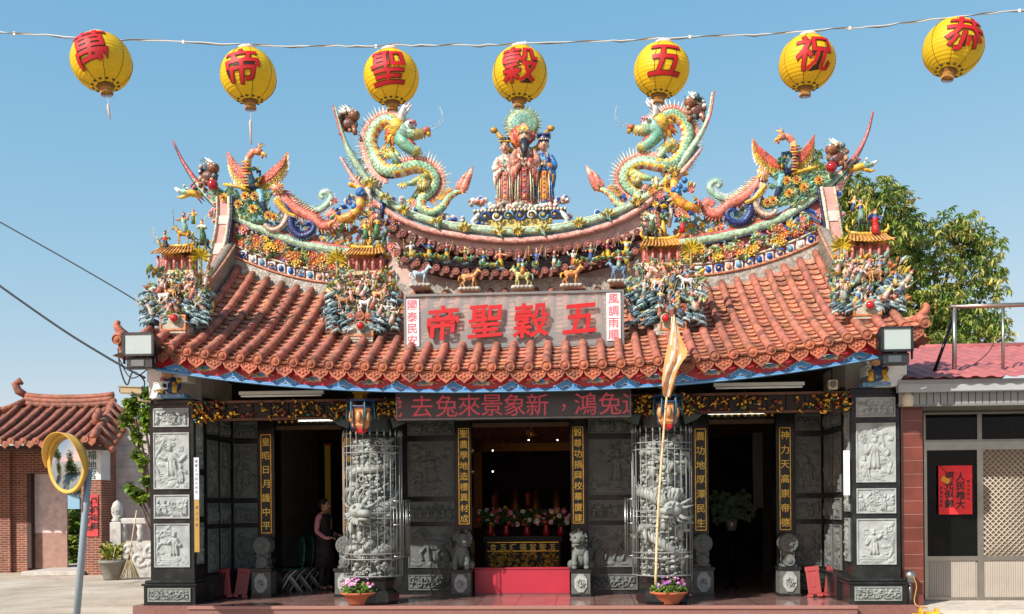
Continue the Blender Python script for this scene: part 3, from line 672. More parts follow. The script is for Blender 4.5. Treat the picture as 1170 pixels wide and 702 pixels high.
# ---- the two lower side ridges
for sgn, A in ((-1, LA), (1, RA)):
    A = sorted(A); rr = random.Random(30 + sgn)
    t_out = sgn * 5.10; t_in = sgn * 2.30
    tt = [t_out + (t_in - t_out) * i / 30 for i in range(31)]
    az = lambda t: arc_z(A, t)
    b = MB()
    b.strip_solid([(t, ztop(t) + .17) for t in tt], [(t, az(t) - .03) for t in tt], YR - .02, YR + .3, C(206, 128, 122, .75), 'matte')
    rw = part('side_ridge', b, temple)
    b = MB(); b.strip_solid([(t, ztop(t) - .12) for t in tt], [(t, ztop(t) + .185) for t in tt], YR - .10, YR + .3, C(196, 188, 174, .7), 'ceramic')
    part('mosaic_band', b, rw)
    b = MB()
    b.tube([(t, YR - .11, ztop(t) + .19) for t in tt], .022, 6, C(216, 140, 100, .8)); b.tube([(t, YR - .06, ztop(t) + .40) for t in tt], .02, 6, CREAM)
    part('ridge_trim', b, rw)
    # green swallowtail band with pink and navy lines
    n = 44; P = crv(A if sgn < 0 else A, n)
    b = MB(); tip = 0 if sgn < 0 else n - 1
    rad = [.082 * min(1, .12 + 2.2 * abs(i - tip) / n) for i in range(n)]
    b.tube([(a, YR - .05, z) for a, z in P], rad, 10, GREENP)
    part('swallowtail', b, rw)
    b = MB()
    b.tube([(a, YR - .09, z - r * 1.0) for (a, z), r in zip(P, rad)], [r * .22 for r in rad], 6, NAVY)
    b.tube([(a + sgn * r * .3, YR - .06, z + r * .95) for (a, z), r in zip(P, rad)], [.045 * min(1, .4 + 2.5 * abs(i - tip) / n) for i, r in enumerate(rad)], 6, C(206, 104, 96, .8))
    part('swallowtail_line', b, rw)
    # ceramic inlay: key frame in blue and white, peonies, butterflies
    b = MB()
    floral_strip(b, sgn * 4.95, sgn * 2.4, lambda t: ztop(t) + .42, lambda t: az(t) - .08, YR - .05, 170, rr, [ORG, YEL, ROSE, C(206, 90, 50, .8)], [LEAFG, MINT, C(200, 210, 120, .8), C(230, 226, 200, .8), C(96, 110, 60, .8)], .06, .12)
    part('flower_inlay', b, rw)
    b = MB()
    for k in range(15):
        t = sgn * (4.92 - k * .172); z0 = ztop(t) + .21; z1 = ztop(t) + .37; d = .066
        c = (BLUE, WHITE, SKYB, C(226, 160, 110, .8), BLUE)[k % 5]
        b.box((t - d, YR - .06, z0), (t + d, YR - .02, z1), WHITE, 'ceramic', bev=.01)
        b.ball((t, YR - .06, (z0 + z1) / 2), (d * .8, .04, .06), c, seg=8, rings=4)
        if k % 3 == 0: curl(b, (t, YR - .06, (z0 + z1) / 2), .07, BLUE, YEL, 1.2, .015, sgn)
    for k in range(24):
        t = sgn * (5.0 - rr.uniform(0, .85)); a_, b_ = ztop(t) + .45, az(t) - .08
        z = rr.uniform(a_, max(a_ + .05, b_)); s = .05
        c = rr.choice((BLUE, BLUE, WHITE, ORG, YEL)); rot = Matrix.Rotation(sgn * .5, 3, 'Y')
        if rr.random() < .6:
            b.box((t - .12, YR - .055, z - .022), (t + .12, YR - .02, z + .022), WHITE, 'ceramic', rot); b.box((t - .10, YR - .075, z - .012), (t + .10, YR - .02, z + .012), BLUE, 'ceramic', rot)
        else: rosette(b, (t, YR - .06, z), .06, c, YEL, rr)
    part('key_fret_inlay', b, rw)
    # pink and white end post
    pp = crv(pl([(256, 226), (256, 250), (250, 285), (238, 330), (228, 352)], 1.95) if sgn < 0 else pl([(945, 215), (950, 245), (957, 285), (966, 318), (972, 335)], 1.95), 14)
    b = MB()
    b.strip_solid([(a - .085, z) for a, z in pp], [(a + .085, z) for a, z in pp], 1.9, 2.4, C(226, 170, 160, .8), 'matte')
    for i in (3, 6, 9): b.strip_solid([(a - .09, z) for a, z in pp[i:i + 2]], [(a - .09 + .18, z + .0) for a, z in [(q[0], q[1] - .0) for q in pp[i:i + 2]]], 1.885, 1.9, C(220, 214, 205, .8), 'matte')
    part('end_post', b, rw)
    b = MB()
    b.tube([(a - sgn * .11, 1.88, z) for a, z in pp], .03, 6, CREAM); b.tube([(a - sgn * .16, 1.9, z) for a, z in pp], .025, 6, NAVY); b.tube([(a + sgn * .10, 1.88, z) for a, z in pp], .022, 6, C(212, 196, 160, .8))
    part('post_trim', b, rw)
    b = MB()      # pink cloud bracket outside the post
    ex, ez = pp[0]
    for k in range(26):
        q = rr.random(); x = ex + sgn * rr.uniform(.05, .32) * (1 - q * .5); z = ez + .18 - q * .85
        cloud(b, (x, 2.0, z), rr.uniform(.05, .09), rr.choice((PINK, PINK, ROSE, SKYB, BLUE if sgn > 0 else PINK)), WHITE, rr, 1)
    part('cloud_inlay', b, rw)

# ---- high centre ridge
n = 70; PC = crv(CA, n); PB = crv(CB, 60); rr = random.Random(9)
b = MB(); tt = [-2.32 + 4.64 * i / 40 for i in range(41)]
cbz = lambda t: arc_z(PB, t)
b.strip_solid([(t, ztop(t) + .1) for t in tt], [(t, cbz(t)) for t in tt], 2.03, 2.5, C(220, 190, 180, .75), 'matte')
cr_ = part('centre_ridge', b, temple)
b = MB(); b.strip_solid([(t, 5.42) for t in tt], [(t, 5.67 + .03 * math.cos(t * 1.3)) for t in tt], 1.90, 2.5, C(190, 182, 168, .7), 'ceramic'); part('mosaic_band', b, cr_)
b = MB()
tipf = lambda i, n: min(1.0, .25 + 5.5 * min(i, n - 1 - i) / n)
b.tube([(a, 1.95, z) for a, z in PC], [.062 * tipf(i, n) for i in range(n)], 8, GREENP); part('swallowtail', b, cr_)
b = MB()
b.tube([(a + (-.03 if a < 0 else .03) * (1 if abs(a) > 1.2 else 0), 1.93, z + .062 * tipf(i, n)) for i, (a, z) in enumerate(PC)], [(.036 if min(i, n - 1 - i) < 17 else .024) * min(1, .4 + 3 * min(i, n - 1 - i) / n) for i in range(n)], 6, [C(206, 104, 96, .8) if min(i, n - 1 - i) < 17 else C(206, 216, 190, .8) for i in range(n)])
b.tube([(a, 1.93, z) for a, z in PB], [.056 * min(1, .35 + 6 * min(i, 59 - i) / 60) for i in range(60)], 8, C(236, 172, 156, .85))
half = [(a, z) for i, (a, z) in enumerate(PC) if 12 <= i <= n - 13]
part('ridge_trim', b, cr_)
b = MB()
# the bold double band: blue ribbon between the mint band above and the pink band below, standing in front of the wall
i0 = min(range(n), key=lambda i: (PC[i][0] - PB[0][0]) ** 2 + (PC[i][1] - PB[0][1]) ** 2); i1 = min(range(n), key=lambda i: (PC[i][0] - PB[-1][0]) ** 2 + (PC[i][1] - PB[-1][1]) ** 2)
U_ = [PC[i] for i in range(i0, i1 + 1)]; U_ = crv(U_, 60)
for y_ in (1.96, 2.2): b.grid([[(a, y_, z) for a, z in U_], [(a, y_, z) for a, z in PB]], C(90, 150, 176, .8), 'ceramic')
part('blue_band', b, cr_)
# gold tip pieces over the band, flowers in between
for k in range(13):
    b = MB(); i = 14 + k * 3; i = min(i, n - 15); a, z = PC[14 + int(k * (n - 29) / 12)]
    for j in range(4): leafy(b, (a, 1.86, z - .04), .15, .4 + j * .78 + rr.uniform(-.2, .2), var(C(206, 196, 110, .8), rr), rr)
    rosette(b, (a, 1.86, z - .04), .06, rr.choice((YEL, MINT)), ORG, rr)
    if k % 2: b.tube([(a - .05, 1.86, z + .03), (a + .02, 1.85, z - .08), (a + .06, 1.86, z - .15)], [.03, .025, .01], 6, MINT)
    part('gold_boss', b, cr_)
# two small tiled pent roofs along the centre ridge
row1 = pl([(440, 258), (460, 270), (483, 279), (505, 285), (545, 291), (590, 293), (640, 287), (680, 281), (715, 273), (750, 262)], 1.85)
row2 = pl([(455, 292), (470, 301), (500, 309), (533, 314), (600, 314), (655, 307), (690, 299), (725, 290)], 1.75)
for P_, y0, y1, up in ((row1, 1.74, 2.025, .09), (row2, 1.68, 2.025, .12)):
    t0, t1 = P_[0][0], P_[-1][0]; N = int((t1 - t0) / .165); b = MB()
    P_ = sorted(crv(P_, 40))
    q = [t0 + (t1 - t0) * i / 40 for i in range(41)]
    b.grid([[(t, y0 + .02, arc_z(P_, t) - .02) for t in q], [(t, y1, arc_z(P_, t) + up) for t in q]], C(160, 108, 92, .75), 'tile')
    b.grid([[(t, y1, arc_z(P_, t) - .05) for t in q], [(t, y0 + .02, arc_z(P_, t) - .04) for t in q]], C(90, 60, 56, .75), 'tile')
    for i in range(N + 1):
        t = t0 + (t1 - t0) * i / N; z = arc_z(P_, t); c = var(C(136, 82, 70, .75), rr)
        b.tube([(t, y1, z + up + .03), (t, y0, z + .02)], [.048, .05], 8, c, 'tile')
        b.lathe([(.056, 0), (.06, .025), (.048, .03), (.038, .016), (.014, .03)], (t, y0 + .0, z + .02), 10, var(C(150, 92, 78, .75), rr, .2), 'tile', False, Matrix.Rotation(PI / 2, 3, 'X'))
        if i < N:
            t2 = t + (t1 - t0) / N / 2; z2 = arc_z(P_, t2)
            b.prism([(t2 - .05, z2 + .03), (t2 + .05, z2 + .03), (t2 + .04, z2 - .06), (t2, z2 - .1), (t2 - .04, z2 - .06)], y0 + .01, y0 + .03, var(C(132, 78, 66, .75), rr), 'tile')
    part('pent_roof', b, cr_)
b = MB()
for i in range(70):          # purple mosaic band between the pent roofs
    t = -1.95 + 3.9 * i / 69
    for j in range(3):
        z = arc_z(sorted(row1), t) - .07 - j * .065
        b.box((t - .025, 1.995, z - .028), (t + .025, 2.022, z + .028), var(C(150, 140, 156, .75), rr, .2), 'ceramic')
part('mosaic_tiles', b, cr_)
for sgn in (-1, 1):          # end faces with roses
    for k in range(18):
        b = MB(); t = sgn * rr.uniform(2.0, 2.5); z = rr.uniform(6.25, 7.0) - (2.5 - abs(t)) * .6
        (rosette(b, (t, 1.98, z), rr.uniform(.06, .1), rr.choice((ROSE, PINK, C(170, 80, 76, .8), CREAM)), YEL, rr) if rr.random() < .6 else cloud(b, (t, 2.0, z), .07, rr.choice((BLUE, PINK)), WHITE, rr, 2)); part('rose_inlay', b, cr_)
for k in range(60):          # cloud and shell inlay riding on the band under the dragons
    i = rr.randrange(10, n - 10)
    if 31 <= i <= 39: continue
    a, z = PC[i]; b = MB(); cloud(b, (a, 2.10 + rr.uniform(-.05, .05), z + rr.uniform(.10, .22)), rr.uniform(.06, .10), rr.choice((BLUE, BLUE, WHITE, PINK, SKYB, C(226, 214, 210, .8))), rr.choice((WHITE, WHITE, PINK)), rr, 2); part('cloud_inlay', b, cr_)

# ---- descending ridges and corner ridges
for t, s0, s1 in ((-5.13, .22, 1.0), (5.13, .22, 1.0), (-2.40, .44, .98), (2.42, .44, .98)):
    b = MB(); N = 16; ss = [s0 + (s1 - s0) * i / N for i in range(N + 1)]
    w = .095
    rows = []
    for s in ss:
        p = roof(t, s); h = .36
        rows.append([(t - w, p.y, p.z - .1), (t - w, p.y, p.z + h), (t + w, p.y, p.z + h), (t + w, p.y, p.z - .1)])
    vs_ = [p for r in rows for p in r]; fs = []
    for i in range(N):
        for k in range(4): fs.append((i * 4 + k, i * 4 + (k + 1) % 4, i * 4 + 4 + (k + 1) % 4, i * 4 + 4 + k))
    fs += [(3, 2, 1, 0), (N * 4, N * 4 + 1, N * 4 + 2, N * 4 + 3)]
    b.add(vs_, fs, C(160, 154, 142, .66), 'ceramic'); dr = part('descending_ridge', b, temple)
    b = MB()
    for e in (-1, 1): b.tube([(t + e * w, roof(t, s).y, roof(t, s).z + .36) for s in ss], .022, 6, C(206, 150, 120, .8))
    b.tube([(t, roof(t, s).y, roof(t, s).z + .35) for s in ss], .075, 8, C(150, 142, 130, .7), 'stone'); part('ridge_cap', b, dr)
    p = roof(t, s0)
    b = MB(); b.box((t - .19, p.y - .22, p.z - .05), (t + .19, p.y + .2, p.z + .20), C(200, 190, 170, .75), 'stone')
    for a in ((-.2, .2, .2, .225), (-.2, .2, -.01, .015), (-.2, -.175, .015, .2), (.175, .2, .015, .2)): b.box((t + a[0], p.y - .235, p.z + a[2]), (t + a[1], p.y + .2, p.z + a[3]), C(212, 130, 70, .8), 'ceramic')
    part('ridge_pedestal', b, dr)
    if abs(t) < 3:
        b = MB()
        for k in range(3): 
            x = t + (k - 1) * .15; b.tube([(x, p.y + .1, p.z + .40), (x, p.y - .24, p.z + .31)], .06, 8, TERRA, 'tile'); b.lathe([(.072, 0), (.075, .03), (.05, .03), (.02, .045)], (x, p.y - .24, p.z + .31), 10, TERRA2, 'tile', False, Matrix.Rotation(PI / 2, 3, 'X'))
        for k in range(2): b.prism([(t + (k - .5) * .15 - .06, p.z + .32), (t + (k - .5) * .15 + .06, p.z + .32), (t + (k - .5) * .15, p.z + .2)], p.y - .25, p.y - .22, TERRA2, 'tile')
        part('little_tile_roof', b, dr)
for sgn in (-1, 1):
    b = MB()
    P = cr([(sgn * 5.2, .3, 4.52), (sgn * 5.45, -.15, 4.36), (sgn * 5.66, -.58, 4.32), (sgn * 5.78, -.76, 4.38), (sgn * 5.85, -.8, 4.50), (sgn * 5.81, -.8, 4.56)], 16)
    b.tube(P, [.075] * 9 + [.075, .07, .06, .055, .045, .04, .025], 8, TERRA2, 'tile'); b.tube([p + Vector((0, 0, -.11)) for p in P[:13]], .055, 8, TERRA, 'tile')
    part('corner_ridge', b, temple)
    b = MB()      # side skirt of the hip, seen from the front as a few rolls
    for k in range(5):
        y = -.3 + k * .27; b.tube([(sgn * 5.35, y + .3, 4.5 + k * .02), (sgn * 5.95, y, 4.15)], .07, 8, var(TERRA, rr), 'tile')
        b.lathe([(.085, 0), (.09, .03), (.05, .03), (.02, .045)], (sgn * 5.96, y, 4.14), 10, TERRA2, 'tile', False, Matrix.Rotation(sgn * PI / 2, 3, 'Y'))
    b.grid([[(sgn * 5.3, -.75, 4.30), (sgn * 5.3, 5, 4.5)], [(sgn * 5.95, -.75, 4.06), (sgn * 5.95, 5, 4.06)]], TERRA3, 'tile')
    part('hip_skirt', b, temple)
    b = MB(); xs = sorted((sgn * 4.95, sgn * 5.18))
    b.prism([(-.3, 4.1), (YR, 6.1), (4.6, 4.1)], xs[0], xs[1], C(196, 190, 178, .7), 'matte', axis='x'); part('gable_wall', b, temple)
# ================================================================== porch furniture
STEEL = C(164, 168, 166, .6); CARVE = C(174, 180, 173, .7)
def dragon_column(x, mir, label):
    rr = random.Random(40 + mir); th = thing('dragon_column', label, 'column', (x, .12, FZ), group='carved dragon columns')
    b = MB()
    oct_ = [(.36, FZ), (.40, FZ + .05), (.40, FZ + .16), (.30, FZ + .24), (.33, FZ + .36), (.36, FZ + .40)]
    b.lathe(oct_, (x, .12, 0), 8, DARK, 'polished', False); part('column_base', b, th)
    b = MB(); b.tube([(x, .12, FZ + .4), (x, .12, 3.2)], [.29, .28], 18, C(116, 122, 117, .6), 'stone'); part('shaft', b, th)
    b = MB(); P = []; rad = []
    n = 90
    for k in range(n):
        q = k / (n - 1); a = mir * (q * 3.1 * 2 * PI) + 2.0; P.append((x + .30 * math.cos(a), .12 + .30 * math.sin(a), .82 + q * 1.95 + .05 * math.sin(a * 2))); rad.append(.035 + .06 * math.sin(PI * min(1, q * 1.1)) * (1 + .14 * (k % 2)))
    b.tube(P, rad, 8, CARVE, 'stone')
    for k in range(4, n - 4, 1):
        p = Vector(P[k]); o = (p - Vector((x, .12, p.z))).normalized(); u = Vector((0, 0, 1)); b.cone(p + o * rad[k] * .6 + u * rad[k] * .6, p + o * (rad[k] * 1.15) + u * (rad[k] * 1.3), .018, CARVE, 'stone', 4)
    # head, mane, legs
    hz = 1.72; hd = Vector((x - mir * .12, -.32, hz))
    b.ball(hd, (.16, .13, .12), CARVE, 'stone', 10, 7); b.ball(hd + Vector((mir * .1, -.1, -.04)), (.11, .1, .06), CARVE, 'stone'); b.ball(hd + Vector((mir * .08, -.08, -.13)), (.10, .08, .03), CARVE, 'stone')
    for e in (-1, 1): b.ball(hd + Vector((e * .06, -.11, .06)), .032, CARVE, 'stone'); b.tube([hd + Vector((e * .08, 0, .1)), hd + Vector((e * .15, .02, .22)), hd + Vector((e * .13, .0, .3))], [.025, .02, .008], 5, CARVE, 'stone')
    for k in range(22):
        a = rr.uniform(0, 2 * PI); d = Vector((math.cos(a), -.2, math.sin(a))); b.tube([hd + d * .1, hd + d * .2, hd + d * .26 + Vector((.04, 0, .03))], [.03, .022, .006], 5, CARVE, 'stone')
    for k in range(7):
        a = -PI / 2 + rr.uniform(-1.4, 1.4); z = rr.uniform(.9, 2.6); p0 = Vector((x + .27 * math.cos(a), .12 + .27 * math.sin(a), z)); out = Vector((math.cos(a), math.sin(a), 0)); tn = Vector((-math.sin(a), math.cos(a), 0)) * rr.choice((-1, 1))
        k1 = p0 + out * .1 + tn * .12; f = k1 + tn * .1 + Vector((0, 0, -.14)); b.tube([p0, k1, f], [.06, .045, .03], 6, CARVE, 'stone')
        for j in range(4): b.tube([f, f + tn * (.03 + .02 * j) + out * .03 + Vector((0, 0, -.07 + .03 * j))], [.018, .004], 4, CARVE, 'stone')
    part('carved_dragon', b, th)
    b = MB()
    for k in range(900):
        a = rr.uniform(0, 2 * PI); z = rr.uniform(.70, 2.82); r = rr.uniform(.014, .040)
        p = (x + .29 * math.cos(a), .12 + .29 * math.sin(a), z)
        b.ball(p, (r * 1.3, r * 1.1, r * rr.uniform(.5, 1.2)), var(CARVE, rr, .08), 'stone', 7, 5)
    for k in range(70):      # curling waves cut into the shaft
        a = rr.uniform(0, 2 * PI); z = rr.uniform(.75, 2.75); s = rr.uniform(.05, .1); d = rr.choice((-1, 1)); P2 = []
        for j in range(10): f = j / 9; ang = a + d * s * 3 * (1 - f) * math.cos(f * 6) ; P2.append((x + .305 * math.cos(ang), .12 + .305 * math.sin(ang), z + s * (1 - f) * math.sin(f * 6)))
        b.tube(P2, [.02 - .012 * j / 9 for j in range(10)], 5, var(CARVE, rr, .08), 'stone')
    for k in range(8):       # little riders and fish among the waves
        a = -PI / 2 + rr.uniform(-1.5, 1.5); z = rr.uniform(.9, 2.7); o = Vector((math.cos(a), math.sin(a), 0)); p = Vector((x, .12, z)) + o * .31
        b.ball(p, (.06, .06, .1), CARVE, 'stone'); b.ball(p + Vector((0, 0, .13)), .04, CARVE, 'stone'); b.tube([p + Vector((0, 0, .05)), p + o * .08 + Vector((.08, 0, .05))], [.03, .02], 5, CARVE, 'stone')
    part('carved_clouds', b, th)
    b = MB(); b.lathe([(.29, 2.84), (.34, 2.86), (.34, 2.90), (.29, 2.92)], (x, .12, 0), 16, DARK, 'polished'); b.lathe([(.26, 2.92), (.24, 3.16)], (x, .12, 0), 16, DARKER, 'polished'); part('capital', b, th)
    # steel cage standing round it
    cg = thing('steel_cage', 'stainless steel bar cage with spiked tops around ' + ('the left carved column' if x < 0 else 'the right carved column'), 'cage', (x, .12, FZ), group='cages around the columns')
    Rc = .45; N = 26
    for k in range(N):
        a = 2 * PI * k / N; b = MB(); p = Vector((x + Rc * math.cos(a), .12 + Rc * math.sin(a), 0))
        b.tube([p + Vector((0, 0, .70)), p + Vector((0, 0, 2.86))], .0055, 6, STEEL, 'painted'); b.lathe([(.009, 2.86), (.016, 2.885), (.001, 2.96)], p, 6, STEEL, 'painted')
        part('bar', b, cg)
    for z in (.72, .98, 1.06, 1.60, 1.68, 2.60, 2.70):
        b = MB(); b.tube([(x + Rc * math.cos(2 * PI * k / 40), .12 + Rc * math.sin(2 * PI * k / 40), z) for k in range(41)], .009, 6, STEEL, 'painted'); part('hoop', b, cg)
    b = MB(); s = -1 if x > 0 else 1      # side box that lets a claw through
    q = [(x + s * .40, -.28), (x + s * .56, -.20), (x + s * .56, .2)]
    for z in (1.02, 1.5, 1.86): b.tube([(a, y, z) for a, y in q], .01, 6, STEEL, 'metal')
    for k in range(8):
        u = k / 7 * 2; i = min(int(u), 1); f = u - i; a = q[i][0] + (q[i + 1][0] - q[i][0]) * f; y = q[i][1] + (q[i + 1][1] - q[i][1]) * f
        b.tube([(a, y, 1.0), (a, y, 1.88)], .0055, 6, STEEL, 'metal')
    part('side_guard', b, cg)
dragon_column(-2.22, 1, 'light grey stone column carved with a coiling dragon, left of the central doorway')
dragon_column(2.225, -1, 'light grey stone column carved with a coiling dragon, right of the central doorway behind the bamboo pole')

def palace_lantern(x, lab):
    th = thing('palace_lantern', lab, 'lantern', (x, -.50, 2.86), group='painted palace lanterns under the eave')
    rr = random.Random(3); z0 = 2.88
    b = MB(); b.lathe([(.10, z0 + .06), (.135, z0 + .10), (.15, z0 + .36), (.12, z0 + .40)], (x, -.5, 0), 6, C(226, 150, 90, .8), 'painted', False); part('panel_body', b, th)
    b = MB()
    for k in range(6):
        a = 2 * PI * k / 6; c, s = math.cos(a), math.sin(a)
        b.tube([(x + .11 * c, -.5 + .11 * s, z0 + .02), (x + .145 * c, -.5 + .145 * s, z0 + .10), (x + .16 * c, -.5 + .16 * s, z0 + .36), (x + .2 * c, -.5 + .2 * s, z0 + .46)], .014, 5, C(40, 70, 96, .7), 'painted')
        b.tube([(x + .2 * c, -.5 + .2 * s, z0 + .46), (x + .21 * c, -.5 + .21 * s, z0 + .2)], [.010, .016], 5, C(70, 140, 160, .7), 'silk')
        a2 = 2 * PI * (k + .5) / 6; b.ball((x + .135 * math.cos(a2), -.5 + .135 * math.sin(a2), z0 + .23), (.05, .05, .09), C(206, 150, 96, .75), 'painted', 6, 4); b.ball((x + .15 * math.cos(a2), -.5 + .15 * math.sin(a2), z0 + .22), (.03, .03, .04), RED, 'painted', 6, 4)
    for z, r in ((.38, .19), (.47, .22)): b.lathe([(r, z0 + z - .012), (r * 1.02, z0 + z), (r, z0 + z + .012)], (x, -.5, 0), 6, C(24, 60, 110, .8), 'painted', False)
    b.lathe([(.12, z0 + .48), (.09, z0 + .56), (.13, z0 + .60), (.02, z0 + .66)], (x, -.5, 0), 6, GOLD, 'gold', False); b.tube([(x, -.5, z0 + .64), (x, -.5, zf(x) + .05)], .006, 5, DARKER, 'cable')
    b.lathe([(.02, z0 - .02), (.08, z0 + .01), (.10, z0 + .06)], (x, -.5, 0), 6, RED, 'painted', False)
    part('lantern_frame', b, th)
palace_lantern(tp(412, 470, -.5).x, 'small hexagonal blue and orange palace lantern above the left caged column')
palace_lantern(tp(763, 465, -.5).x, 'small hexagonal blue and orange palace lantern above the right caged column')

# ---- acrylic name board on the tiles
c0 = tp(586.5, 366, -.02); sx, sz = 1.655, .385
sg = thing('name_board', 'clear grey acrylic board with four big red characters standing on the roof tiles', 'sign', (c0.x, -.02, c0.z - sz))
b = MB(); b.box((c0.x - sx, -.03, c0.z - sz), (c0.x + sx, -.015, c0.z + sz), (.5, .5, .5), 'acrylic'); part('acrylic_sheet', b, sg)
b = MB(); fc = C(168, 166, 160, .8)
for a in ((-sx - .02, sx + .02, sz, sz + .035), (-sx - .02, sx + .02, -sz - .035, -sz), (-sx - .02, -sx + .012, -sz, sz), (sx - .012, sx + .02, -sz, sz)): b.box((c0.x + a[0], -.06, c0.z + a[2]), (c0.x + a[1], .02, c0.z + a[3]), fc, 'metal')
for x in (-1.3, 0, 1.3): b.tube([(c0.x + x, .02, c0.z + sz - .05), (c0.x + x, .85, c0.z + .30)], .015, 6, fc, 'metal'); b.tube([(c0.x + x, .0, c0.z - sz), (c0.x + x, .06, c0.z - sz - .15)], .015, 6, fc, 'metal')
part('board_frame', b, sg)
for ch, px_, py_ in (('帝', 506, 369), ('聖', 555, 367), ('穀', 607, 366), ('五', 663, 364)):
    b = MB(); p = tp(px_, py_, -.1); put_glyph(b, ch, (p.x, -.10, p.z), .55, C(196, 22, 26, .8), 'painted', .018, .03, 1.0, .07); part('red_character', b, sg)
for txt, px_, py_, h in (('國泰民安', 471, 369, 54), ('風調雨順', 701, 362, 54)):
    p = tp(px_, py_, -.05); b = MB(); b.box((p.x - .105, -.05, p.z - .36), (p.x + .105, -.04, p.z + .36), C(236, 226, 224, .85), 'painted')
    for i, ch in enumerate(txt): put_glyph(b, ch, (p.x, -.052, p.z + .27 - .18 * i), .165, C(214, 96, 110, .85), 'plain', .012, .01)
    part('side_text_panel', b, sg)

# ---- LED message board under the eave
p0 = tp(453.5, 478, -.32); p1 = tp(720, 447.5, -.32); zc = (p0.z + p1.z) / 2; hh = .195
led = thing('message_board', 'long dark scrolling LED board with dim red characters over the central doorway', 'sign', (0, -.32, zc - hh))
b = MB(); b.box((p0.x, -.32, zc - hh), (p1.x, -.17, zc + hh), C(74, 70, 72, .6), 'painted'); part('display_case', b, led)
b = MB()
for a in ((p0.x, p1.x, zc - hh - .015, zc - hh + .012), (p0.x, p1.x, zc + hh - .012, zc + hh + .015), (p0.x - .012, p0.x + .01, zc - hh, zc + hh), (p1.x - .01, p1.x + .012, zc - hh, zc + hh)): b.box((a[0], -.335, a[2]), (a[1], -.16, a[3]), C(120, 118, 116, .7), 'metal')
for x in (p0.x + .4, p1.x - .4): b.box((x - .02, -.25, zc + hh), (x + .02, -.2, zc + .4), C(90, 88, 86, .6), 'metal')
part('display_frame', b, led)
for x, ch in [(447, '虎'), (482, '去'), (510, '兔'), (536, '來'), (562, '景'), (588, '象'), (614, '新'), (644, '，'), (669, '鴻'), (697, '兔'), (724, '迎')]:
    b = MB(); p = tp(x, 462, -.325); put_glyph(b, ch, (p.x, -.323, zc - (.05 if ch == '，' else 0)), .355 if ch != '，' else .3, C(200, 60, 75), 'led', .0, .004)
    me = b.mesh('lit_character', OFF[led.name]); bmx = bmesh.new(); bmx.from_mesh(me)      # the running text is cut off by the ends of the display
    for co, no in (((p0.x + .015, 0, 0), (-1, 0, 0)), ((p1.x - .015, 0, 0), (1, 0, 0))):
        bmesh.ops.bisect_plane(bmx, geom=bmx.verts[:] + bmx.edges[:] + bmx.faces[:], plane_co=co, plane_no=no, clear_outer=True)
    bmx.to_mesh(me); bmx.free(); o = bpy.data.objects.new('lit_character', me); COL.objects.link(o); o.parent = led

# ---- floodlights, cameras, porcelain caps, tube lamps, speaker
def floodlight(px_, py_, w, h, y, lab):
    p = tp(px_, py_, y); th = thing('floodlight', lab, 'floodlight', (p.x, y, p.z - .3), group='floodlights at the roof corners'); x, z = p.x, p.z
    b = MB(); b.prism([(y - .02, z - h), (y + .2, z - h * .6), (y + .2, z + h * .6), (y - .02, z + h)], x - w, x + w, C(36, 42, 44, .7), 'painted', axis='x')
    for a in ((-w, w, h - .03, h), (-w, w, -h, -h + .03), (-w, -w + .035, -h, h), (w - .035, w, -h, h)): b.box((x + a[0], y - .05, z + a[2]), (x + a[1], y - .015, z + a[3]), C(40, 46, 48, .7), 'painted')
    part('housing', b, th)
    b = MB(); b.box((x - w + .03, y - .035, z - h + .03), (x + w - .03, y - .025, z + h - .03), C(176, 190, 186, .8), 'gloss'); part('lens', b, th)
    b = MB(); b.box((x - w * .8, y + .0, z - h - .17), (x + w * .8, y + .16, z - h - .01), C(46, 50, 52, .7), 'painted', bev=.015); b.box((x - w * .5, y - .01, z - h - .14), (x + w * .3, y, z - h - .05), C(130, 138, 138, .8), 'metal'); part('ballast_box', b, th)
    b = MB()
    for e in (-1, 1): b.box((x + e * w - .008, y + .0, z - h - .1), (x + e * w + .008, y + .05, z + .05), C(60, 64, 66, .7), 'metal')
    part('yoke', b, th)
floodlight(159, 394, .235, .17, -1.2, 'black floodlight on a white bracket at the left roof corner')
floodlight(1024, 388, .215, .17, -1.2, 'black floodlight on a white bracket at the right roof corner')
for sgn, (pa, pb) in ((-1, ((168, 437), (214, 421))), (1, ((990, 452), (1036, 416)))):
    y = -.25; a = tp(*pa, y); c = tp(*pb, y); b = MB()
    b.box((a.x, y, a.z), (c.x, y + .35, c.z), C(232, 230, 224, .85), 'painted', bev=.01)
    if sgn < 0: b.box((a.x + .02, y + .02, 3.48), (a.x + .16, y + .3, a.z), C(226, 224, 218, .85), 'painted')
    else:
        b = MB(); b.box((a.x, y, c.z - .16), (c.x, y + .35, c.z), C(232, 230, 224, .85), 'painted', bev=.01); b.prism([(c.x - .42, 3.48), (c.x - .14, 3.48), (c.x - .02, c.z - .15), (c.x - .5, c.z - .15)], y + .03, y + .3, C(226, 226, 222, .85), 'painted')
    b.tube([((a.x + c.x) / 2 - sgn * -.12, y + .1, c.z), ((a.x + c.x) / 2 + sgn * .12, -.7, c.z + .0), (tp(159 if sgn < 0 else 1024, 410, -1.2).x, -1.15, c.z + .02)], .03, 6, C(210, 208, 204, .8), 'painted')
    part('lamp_bracket', b, temple)
